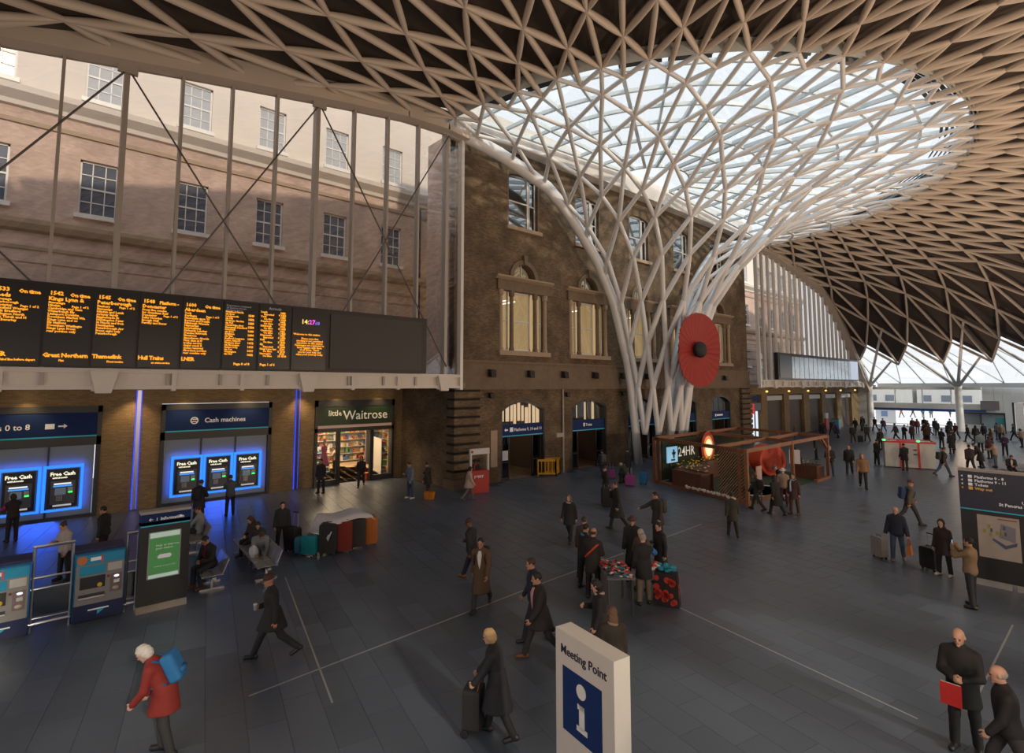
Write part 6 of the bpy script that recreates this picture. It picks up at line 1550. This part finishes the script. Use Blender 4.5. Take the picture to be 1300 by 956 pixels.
a = person('blonde person in a long black coat pushing a black bag on wheels, bottom centre', (-6.95, 5.85), 80, 'push', ('long', (.014, .014, .02)), BLK, BLK, ('bob', H_BLD), 1, 1.68)
t = thing('wheeled_bag', 'black wheeled shopping bag pushed by the blonde person', 'bag', (-7.28, 5.62, 0), R(45+80)); mb = MB(); mb.rbox(-.18, .18, -.14, .14, .1, .72, .05); mb.build('bag_body', cm('cloth', BLK), t); [MB().lathe([(0, -.02), (.07, -.02), (.07, .02), (0, .02)], (s*.17, .1, .07), 12, axis='X').build('wheel', BLACK, t) for s in (-1, 1)]
for s in (-1, 1): MB().path([(s*.14, -.10, .70), (s*.13, -.13, .84), (s*.06, -.15, .90), (0, -.15, .91)], .014, 6).build('handle', cm('plastic', (.16, .06, .04)), t, True)
a = person('person in dark overcoat, pink shirt and brown shoes walking left, front of a pair', (-8.25, 8.1), 105, 'walk', ('coat', (.017, .015, .016)), (.02, .02, .024), (.12, .045, .022), ('fringe', H_BLK), 0, 1.78, extra=[shirt(PNKC)])
person('person in a navy suit walking left just behind the one in the pink shirt', (-8.95, 8.6), 100, 'walk2', (J, NVY), NVY, BLK, ('short', H_BRN), 0, 1.78)
person('dark haired person with a beige hood standing behind the Meeting Point sign', (-7.2, 8.75), 95, 'phone', ('coat', BLK), BLK, BLK, ('bob', H_BLK), 1, 1.70, extra=[scarf((.34, .27, .22))])
person('person with long light brown hair and fur collar right behind the Meeting Point sign', (-6.25, 7.95), 15, 'stand', (J, (.035, .028, .022)), CH, BLK, ('long', H_LBR), 1, 1.64, extra=[scarf((.26, .19, .13))])
a = person('person in a long brown overcoat and white shirt walking towards the camera', (-11.05, 8.75), 165, 'walk', ('long', BRN), (.03, .03, .035), BLK, ('fringe', H_BLK), 2, 1.80, extra=[shirt(WHT)]); backpack('black backpack worn by the person in the brown overcoat', a, 'walk', BLK)
person('person in a black jacket walking away behind the brown overcoat, tan shoes', (-12.75, 9.75), 60, 'stride', (J, BLK), NVY, (.20, .07, .02), ('beanie', (.05, .02, .018)), 3, 1.80)
# round the poppy stall
person('person in a black uniform with a blue collar at the left of the poppy stall', (-10.2, 11.75), -50, 'hands', (J, BLK), BLK, BLK, ('short', H_BLK), 1, 1.72, extra=[scarf((.05, .22, .5))])
person('person in a brown jacket with a blue lanyard behind the poppy stall collector', (-10.75, 12.35), -30, 'stand2', (J, (.05, .03, .02)), BLK, BLK, ('short', H_BRN), 0, 1.72, extra=[lanyard((.06, .25, .6))])
person('bald person in a dark coat with a bright red sash at the poppy stall', (-9.6, 11.4), -20, 'hands', ('coat', (.018, .014, .013)), BLK, BLK, ('bald', H_BRN), 0, 1.78, extra=[sash_band((.50, .05, .02))])
person('tall person in a black coat and brimmed hat behind the poppy stall table', (-9.65, 13.25), 170, 'stand', ('long', BLK), BLK, BLK, ('brim', (.06, .025, .02)), 0, 1.80)
person('grey haired person in a brown patterned jacket at the back of the poppy stall', (-9.1, 12.9), 150, 'hands', (J, (.07, .045, .035)), CH, BLK, ('bob', H_GRY), 1, 1.62)
person('person in black coat, bright blue sleeve and khaki trousers facing the poppy stall', (-8.45, 12.05), 12, 'side', ('coat', BLK), KHK, BLK, ('short', H_GRY), 1, 1.74, extra=[sleeve((.02, .16, .48), 0)])
person('person in a dark coat standing behind the poppy tote with dark hair', (-8.95, 13.6), 120, 'stand2', ('long', BLK), BLK, BLK, ('short', H_BLK), 0, 1.70)
# middle distance
a = person('person in a dark coat gesturing with one hand, right of the poppy stall group', (-11.25, 16.95), 130, 'side', ('coat', (.032, .028, .026)), BLK, BLK, ('short', H_BLK), 0, 1.80); backpack('dark grey backpack on the gesturing person', a, 'side', (.04, .035, .032))
person('person in a long black coat walking left with a phone at the ear', (-13.4, 17.4), 100, 'call', ('long', (.013, .013, .016)), BLK, BLK, ('short', H_BRN), 0, 1.86)
person('blonde person in a black coat walking towards the camera left of the stall', (-13.5, 14.75), 160, 'walk2', ('coat', BLK), BLK, BLK, ('long', H_LBR), 1, 1.70, extra=[scarf((.35, .33, .36))])
person('person all in black with a round bag standing beside the striped suitcase', (-16.6, 20.75), 100, 'stand2', ('long', BLK), BLK, BLK, ('beanie', BLK), 0, 1.74)
a = person('person carrying a big grey backpack near the second arched doorway', (-21.3, 26.3), 20, 'walk', (J, CH), NVY, BLK, ('short', H_BLK), 0, 1.76); backpack('big grey backpack with its wearer near the second arched doorway', a, 'walk', (.085, .08, .085))
person('person crouched on a case in dark clothes between the purple suitcases', (-19.0, 25.6), 30, 'sitbend', (J, (.018, .025, .022)), GRN_, BLK, ('short', H_GRY), 0, 1.7)
person('person in black standing at the left of the white column base', (-20.2, 27.4), 60, 'stand', ('coat', BLK), BLK, BLK, ('short', H_BLK), 0, 1.78)
person('person in a mid-length dark green coat walking away in the open floor, black trousers', (-9.9, 19.8), 10, 'walk2', ('coat', (.026, .024, .018)), BLK, BLK, ('fringe', H_BLK), 0, 1.62)
a = person('bag carrier in a dark jacket, leftmost of the walkers before the pavilion corner', (-11.2, 24.75), 60, 'walk', (J, (.022, .024, .022)), GRN_, BLK, ('bob', (.10, .03, .015)), 1, 1.70); backpack('black backpack on the leftmost walker before the pavilion corner', a, 'walk', (.016, .017, .018))
person('person in a very long black coat in the middle of the walkers before the pavilion', (-10.2, 24.4), 40, 'walk2', ('long', (.011, .011, .011)), BLK, (.05, .03, .02), ('long', H_BLK), 1, 1.74)
person('person in maroon coat and white scarf, rightmost of the walkers before the pavilion', (-9.75, 25.2), 150, 'stand2', ('coat', (.05, .022, .022)), (.05, .03, .022), (.04, .024, .018), ('short', H_BRN), 0, 1.76, extra=[scarf(LBL, True)])
person('person in a white brimmed hat behind the walkers at the pavilion', (-10.75, 26.6), 170, 'stand', (J, (.30, .22, .18)), MAR, BLK, ('brim', WHT), 1, 1.72)
person('person in dark clothes leaning at the trellis side of the pavilion', (-11.25, 27.8), 100, 'bend', (J, (.013, .017, .018)), BLK, BLK, ('beanie', (.05, .08, .14)), 0, 1.76)
person('person in a black jacket and jeans standing at the right end of the pavilion', (-12.3, 37.6), 175, 'hands', ('puffer', BLK), DEN, BLK, ('short', H_GRY), 1, 1.82)
person('person with dark hair looking at the plants inside the pavilion', (-13.9, 36.9), 150, 'bend', (J, BLK), BLK, BLK, ('short', H_BLK), 0, 1.74, z=.0)
person('person in a black puffer jacket walking towards the camera, left of the tan jacket', (-11.6, 38.8), 178, 'walk', ('puffer', (.013, .013, .015)), BLK, BLK, ('bald', H_BRN), 0, 1.90)
person('person in a tan jacket with hands in pockets walking towards the camera', (-9.65, 34.4), 182, 'walk2', ('puffer', (.22, .125, .06)), BLK, BLK, ('hood', (.22, .125, .06)), 1, 1.90)
a = person('person in a brown jacket walking right with a blue backpack', (-5.95, 26.9), -70, 'walk', (J, (.075, .06, .05)), CH, BLK, ('beanie', (.06, .025, .02)), 0, 1.82); backpack('navy blue backpack on the walker in the brown jacket', a, 'walk', (.015, .04, .12))
a = person('person in a navy jacket and jeans carrying a case and an orange bag', (-5.05, 21.1), 172, 'carry', ('puffer', NVY), DEN, (.14, .06, .03), ('bald', H_GRY), 1, 1.70); handbag('orange carrier bag in the hand of the person with the silver case', a, 'carry', 1, (.45, .14, .03), .3, .3, 'carrier_bag')
person('person in a maroon headscarf and black coat by the direction board', (-3.75, 20.45), 150, 'stand2', ('coat', (.022, .012, .014)), BLK, (.45, .40, .33), ('hood', (.035, .013, .016)), 1, 1.62)
a = person('person in a tan jacket holding up a camera before the map board', (-2.8, 18.1), 70, 'photo', ('jacket', (.19, .125, .07)), (.016, .016, .02), BLK, ('short', H_BLK), 0, 1.72); phone('camera phone held up by the person in the tan jacket', a, 'photo', 1)
# along the brick wall and cash machines
person('person in a pale blue denim jacket, jeans and white shoes left of the corner pier', (-23.8, 14.3), 120, 'phone', ('jacket', (.12, .16, .21)), (.03, .055, .10), WHT, ('short', H_BRN), 0, 1.80)
a = person('person in dark brown leaning by the corner pier above an orange bag', (-23.5, 15.15), 60, 'phone', ('coat', (.022, .017, .013)), BLK, BLK, ('short', H_BRN), 0, 1.72)
t = thing('tote_bag', 'orange tote bag standing on the floor before the corner pier', 'bag', (-23.05, 14.95, 0), R(30)); mb = MB(); mb.hexa([(-.2, -.12, 0), (.2, -.12, 0), (.2, .12, 0), (-.2, .12, 0), (-.24, -.15, .36), (.24, -.15, .36), (.24, .15, .36), (-.24, .15, .36)]); mb.build('bag_body', cm('cloth', (.48, .16, .01)), t); [MB().path([(-.1, s*.14, .35), (-.07, s*.12, .52), (.07, s*.12, .52), (.1, s*.14, .35)], .012, 6).build('bag_handle', cm('cloth', (.3, .1, .01)), t, True) for s in (-1, 1)]
person('person in a beige knee-length coat at the charity booth', (-21.6, 16.3), -75, 'walk2', ('coat', (.42, .31, .26)), GRY, (.1, .1, .1), ('bob', H_BLK), 1, 1.64)
person('booth attendant in black and red inside the red and white booth', (-23.15, 17.9), 175, 'hands', (J, BLK), BLK, BLK, ('beanie', BLK), 3, 1.68, extra=[scarf((.5, .03, .02), True)])
a = person('person in a suit with a black backpack standing at the cash machines', (-24.9, 5.2), -30, 'phone', ('coat', (.012, .014, .024)), BLK, BLK, ('short', H_BRN), 0, 1.80, extra=[shirt(WHT)]); backpack('black backpack on the person at the cash machines', a, 'phone', BLK)
person('person in a grey coat using the rightmost cash machines', (-25.9, 6.6), 10, 'reach', (J, (.085, .085, .09)), BLK, BLK, ('short', H_BRN), 0, 1.72)
person('person in a dark jacket with magenta sleeves using the left-hand cash machine', (-26.9, -.35), 20, 'reach', (J, (.02, .013, .015)), BLK, BLK, ('bob', H_BRN), 1, 1.68, extra=[sleeve((.38, .02, .13), 0), sleeve((.38, .02, .13), 1)])
person('person in black standing behind the railing, below the right edge of the Platforms sign', (-21.9, 1.9), 60, 'stand2', ('puffer', BLK), BLK, BLK, ('short', H_BLK), 0, 1.72)
person('person in a white top with tied up brown hair behind the ticket machine railing', (-20.6, .9), 120, 'phone', (J, (.38, .33, .31)), BLK, BLK, ('bun', H_BRN), 1, 1.66)
person('dark silhouetted person left of the shop door', (-28.1, 11.5), 150, 'stand', ('coat', BLK), BLK, BLK, ('short', H_BLK), 0, 1.76)
person('person in black walking out of the lit shop door', (-28.4, 13.9), 175, 'walk', (J, BLK), BLK, BLK, ('hood', BLK), 0, 1.72)
person('shopper in a dark apron between the shelves inside the shop', (-33.6, 14.6), 100, 'reach', (J, (.30, .22, .16)), BLK, BLK, ('short', H_BRN), 0, 1.72)
# seated on the benches
person('person seated in a black coat and red jumper looking at a phone near the totem', (-17.45, 4.0), 160, 'sit', ('coat' if False else J, (.013, .012, .013)), (.02, .022, .028), (.09, .035, .02), ('short', H_BLK), 0, 1.78, extra=[shirt((.09, .012, .014))])
a = person('person in a pale grey coat seated reading a newspaper', (-21.7, 4.6), 100, 'sitread', (J, (.24, .25, .25)), BLK, BLK, ('short', H_BRN), 0, 1.76)
q = loc_of(a, (POSES['sitread'].wri[0]+POSES['sitread'].wri[1])/2); t = thing('newspaper', 'open newspaper held by the seated reader', 'newspaper', (q.x, q.y, q.z+.05), a.rotation_euler.z)
NP = mat('newsprint', (.42, .37, .32), .9, var=.25, scale=18)
for s in (-1, 1): MB().hexa([(0, .06, -.26), (s*.36, .12, -.26), (s*.36, .13, -.26), (0, .07, -.26), (0, .06, .26), (s*.36, .12, .26), (s*.36, .13, .26), (0, .07, .26)]).build('page', NP, t)
person('person in a grey jacket bending over a white bag on the nearest bench', (-18.1, 5.5), -150, 'sitbend', (J, (.16, .175, .20)), (.12, .13, .15), BLK, ('short', H_BRN), 0, 1.72)
t = thing('plastic_bag', 'crumpled white plastic bag on the lap of the person bending forward', 'bag', (-17.72, 5.22, .58), 0); v, f = surfnet(lambda P: ello(P, (0, 0, 0), (.15, .12, .2))+.02*np.sin(31*P[:, 0]+17*P[:, 2])*np.cos(23*P[:, 1]), (-.2, -.18, -.25), (.2, .18, .25), .02); me = to_mesh('bag_body', v, f); me.materials[0] = mat('white_film', (.55, .58, .62), .4); link('bag_body', me, t)
person('dark haired person seated in the middle of the bench in brown', (-19.4, 5.75), 150, 'sit', (J, (.03, .022, .018)), BLK, BLK, ('long', H_BRN), 1, 1.68)
person('person in black seated upright at the back of the bench group', (-19.35, 6.6), 170, 'stand2', ('puffer', (.014, .014, .014)), BLK, BLK, ('short', H_BLK), 1, 1.62)
person('person in black seated leaning between the two on the bench', (-18.75, 5.65), -160, 'sit', (J, BLK), BLK, BLK, ('bob', H_BLK), 1, 1.62)
# by the kiosk and in the far crowd
person('person in black with a white bag standing before the middle of the kiosk', (-9.75, 43.6), 20, 'phone', ('coat', BLK), (.05, .04, .035), BLK, ('short', H_BLK), 0, 1.76)
a = person('person in a dark jacket and jeans walking right past the right end of the kiosk', (-7.55, 42.6), -60, 'walk', (J, (.03, .028, .024)), (.05, .07, .11), BLK, ('short', H_BRN), 0, 1.84); backpack('large dark backpack on the walker at the right end of the kiosk', a, 'walk', (.035, .032, .026))
person('person in black standing close to the left end of the kiosk', (-11.6, 44.6), -60, 'hands', ('puffer', BLK), BLK, (.3, .3, .3), ('short', H_BRN), 0, 1.84)
far = [ # x, y, facing, pose, top, legs, hair, label
 (-14.3, 56.3, 30, 'stand', ('coat', BLK), BLK, ('short', H_BLK), 'person in black waiting behind the left end of the kiosk'),
 (-20.6, 79.2, 150, 'walk', (J, MAR), CH, ('short', H_BLK), 'far walker in a maroon jacket beside the leftmost white tree column'),
 (-19.2, 77.1, 160, 'stride', (J, PUR), CH, ('short', H_BLK), 'far walker in purple striding past the left tree column'),
 (-17.2, 63.3, 20, 'walk2', (J, CH), CH, ('short', H_BRN), 'walker in charcoal heading for the exit, right of the left tree column'),
 (-15.6, 66.9, 60, 'walk', (J, (.05, .04, .035)), CH, ('short', H_BLK), 'lone walker in brown against the bright floor left of the crowd'),
 (-14.7, 66.1, -40, 'phone', (J, BLK), BLK, ('short', H_BLK), 'person in black at the left edge of the crowd behind the kiosk'),
 (-14.2, 66.9, 30, 'stand', ('coat', (.06, .035, .03)), BLK, ('short', H_BRN), 'person in a rust coat in the crowd above the kiosk'),
 (-16.9, 80.0, 170, 'stand2', (J, (.10, .02, .03)), BLK, ('short', H_BLK), 'far person in a bright maroon top before the exit'),
 (-16.2, 78.9, 10, 'stand', (J, (.09, .018, .026)), CH, ('long', H_BRN), 'far person in maroon with long hair before the exit'),
 (-16.2, 82.4, 10, 'walk', ('coat', BLK), BLK, ('short', H_BLK), 'tall dark silhouette walking out in the middle of the exit'),
 (-14.5, 75.6, 90, 'walk2', (J, BLK), BLK, ('short', H_BLK), 'thin dark silhouette walking left across the exit'),
 (-14.9, 81.0, 0, 'stand', ('coat', BLK), BLK, ('beanie', BLK), 'dark silhouette in a hat to the right in the exit'),
 (-13.9, 76.4, 170, 'stand', (J, (.06, .055, .06)), CH, ('short', H_BLK), 'person in grey in the right part of the exit crowd'),
 (-13.9, 70.6, 30, 'phone', (J, BLK), DEN, ('short', H_BRN), 'person in black and jeans in the crowd straight above the kiosk top'),
 (-13.2, 68.4, 200, 'hands', ('coat', CH), BLK, ('bob', H_BRN), 'person in a charcoal coat in the crowd above the red kiosk top'),
 (-12.7, 65.2, 0, 'stand', (J, (.07, .03, .02)), BLK, ('short', H_BLK), 'person in reddish brown at the right of the crowd above the kiosk'),
 (-12.2, 72.2, 30, 'stand2', ('coat', BLK), BLK, ('short', H_BLK), 'person in a black coat behind the crowd left of the second tree column'),
 (-13.5, 81.1, 10, 'stand', (J, NVY), NVY, ('short', H_BLK), 'far person in navy left of the second white tree column'),
 (-11.7, 73.0, 150, 'walk', (J, (.12, .03, .04)), CH, ('short', H_BLK), 'far person in dark pink left of the second tree column'),
 (-9.5, 57.2, 20, 'stand', ('long', BLK), BLK, ('short', H_BLK), 'person in a long black coat in the dark group right of the kiosk'),
 (-9.9, 60.6, 60, 'stand2', ('puffer', BLK), BLK, ('beanie', CH), 'person in a black puffer and charcoal hat in the dark group right of the kiosk'),
 (-10.9, 61.5, -40, 'hands', (J, BLK), CH, ('short', H_BRN), 'person in a short black jacket, left of the dark group beyond the kiosk'),
 (-10.4, 70.8, 90, 'walk2', (J, (.05, .05, .06)), CH, ('short', H_BLK), 'person in slate grey walking left below the second tree column'),
 (-9.5, 68.7, 10, 'stand', (J, CH), CH, ('long', H_BLK), 'person in charcoal with long black hair right of the second tree column'),
 (-9.6, 74.2, 20, 'stand', ('coat', NVY), BLK, ('short', H_BLK), 'person in a navy coat in front of the glass kiosk with dark header'),
 (-8.0, 59.7, 10, 'stand', (J, (.28, .36, .42)), CH, ('short', H_BRN), 'person in a pale blue jacket in the right-hand crowd'),
 (-7.9, 64.8, 100, 'phone', (J, (.10, .06, .04)), BLK, ('bob', H_BRN), 'person in brown with bobbed hair in the right-hand crowd'),
 (-8.7, 75.6, 30, 'stand2', (J, (.10, .105, .12)), DEN, ('short', H_BRN), 'person in a mid grey jacket before the grey glass screens'),
 (-8.2, 74.0, 170, 'stand', (J, (.25, .2, .15)), CH, ('bob', H_BLD), 'blond person in a sand jacket before the grey glass screens'),
 (-6.9, 55.4, 30, 'stand', ('coat', (.06, .02, .03)), BLK, ('long', H_BRN), 'person in a wine red coat in the right-hand crowd'),
 (-6.4, 58.9, 170, 'hands', (J, PUR), BLK, ('short', H_BLK), 'person in dark purple in the right-hand crowd'),
 (-5.95, 49.9, 70, 'reach', (J, (.33, .25, .18)), (.07, .09, .12), ('short', H_BRN), 'person in a sand shirt and jeans reaching out, right crowd'),
 (-6.75, 46.1, 20, 'walk2', ('puffer', (.03, .014, .016)), BLK, ('short', H_BLK), 'person in a dark maroon jacket walking away right of the kiosk'),
 (-6.6, 48.9, 80, 'bend', ('long', BLK), BLK, ('short', H_BLK), 'person in black bending over in front of the right-hand crowd'),
 (-7.4, 75.5, 90, 'walk', (J, BLK), BLK, ('short', H_BLK), 'tall person in black walking left near the right picture edge'),
 (-6.2, 68.0, 60, 'phone', (J, (.20, .13, .09)), NVY, ('bob', H_BRN), 'person in a light brown jacket at the right picture edge of the far crowd'),
 (-21.1, 55.4, 80, 'stand', (J, (.08, .06, .05)), (.04, .07, .10), ('bob', H_LBR), 'person with light hair standing behind the back beam of the pavilion'),
 (-21.4, 63.2, 30, 'stand2', (J, BLK), BLK, ('short', H_BLK), 'person in black among the dim arcade, left of the purple coat'),
 (-22.4, 69.5, 150, 'walk', (J, CH), BLK, ('short', H_BRN), 'person in charcoal walking along the far arcade by the red totem'),
 (-20.4, 65.0, 60, 'bend', ('long', PUR), BLK, ('short', H_BLK), 'person in a long purple coat leaning forward before the arcade'),
 (-20.8, 62.2, 10, 'stand', ('coat', BLK), CH, ('bob', H_BRN), 'person in a black coat with brown bob beside the purple coat'),
 (-17.8, 61.0, 170, 'pull', (J, GRN_), CH, ('short', H_BRN), 'walker in dark green pulling a black wheeled case'),
 (-21.9, 76.2, 20, 'walk', (J, BLK), BLK, ('short', H_BLK), 'person in black walking beyond the blue bin'),
 (-21.6, 77.6, 100, 'stand', ('coat', CH), BLK, ('short', H_BLK), 'person in a charcoal coat just left of the left tree column'),
 (-22.1, 79.8, 160, 'stand2', (J, BLK), DEN, ('short', H_BLK), 'person in black and jeans touching the left tree column'),
 (-15.6, 44.8, 90, 'stand', (J, (.02, .024, .03)), BLK, ('short', H_BLK), 'person in dark blue standing behind the right brace of the pavilion'),
]
for (x, y, f, po, tp, lg, hr, lab) in far: person(lab, (x, y), f, po, tp, lg, BLK, hr, rnd.choice((0, 1, 2, 0)), rnd.uniform(1.68, 1.8), 'far crowd towards the exit')
a = person('person seated in a dark suit and white shirt above the direction board', (-4.7, 45.2), 150, 'sit', (J, BLK), BLK, BLK, ('short', H_BRN), 0, 1.76, extra=[shirt(WHT)]); bench((-5.0, 45.6), R(-14), 3, 'bench far right under the seated person in the dark suit')
for (x, y, c, lab) in ((-26.0, 109, (.30, .25, .2), 'sand clad person outside, leftmost of those on the plaza'), (-25.4, 108, (.02, .05, .2), 'person in navy outside on the plaza next to the sand clad one'), (-24.9, 111, (.45, .10, .04), 'person in orange outside on the plaza'), (-23.5, 112, (.12, .03, .05), 'person in dark red outside on the plaza right of the orange one'),
                       (-22.5, 114, (.05, .15, .35), 'person in blue outside on the plaza, middle'), (-21.2, 113, (.1, .16, .3), 'person in slate blue outside on the plaza, second from the right'), (-19.5, 118, (.2, .2, .22), 'person in grey outside on the plaza, rightmost')):
    person(lab, (x, y), rnd.uniform(0, 360), 'walk' if c[0] > .1 else 'stand', (J, c), CH, BLK, ('short', H_BLK), 1, 1.75, 'people outside on the plaza', z=(y-91.4)*1.22/88.6-.02)
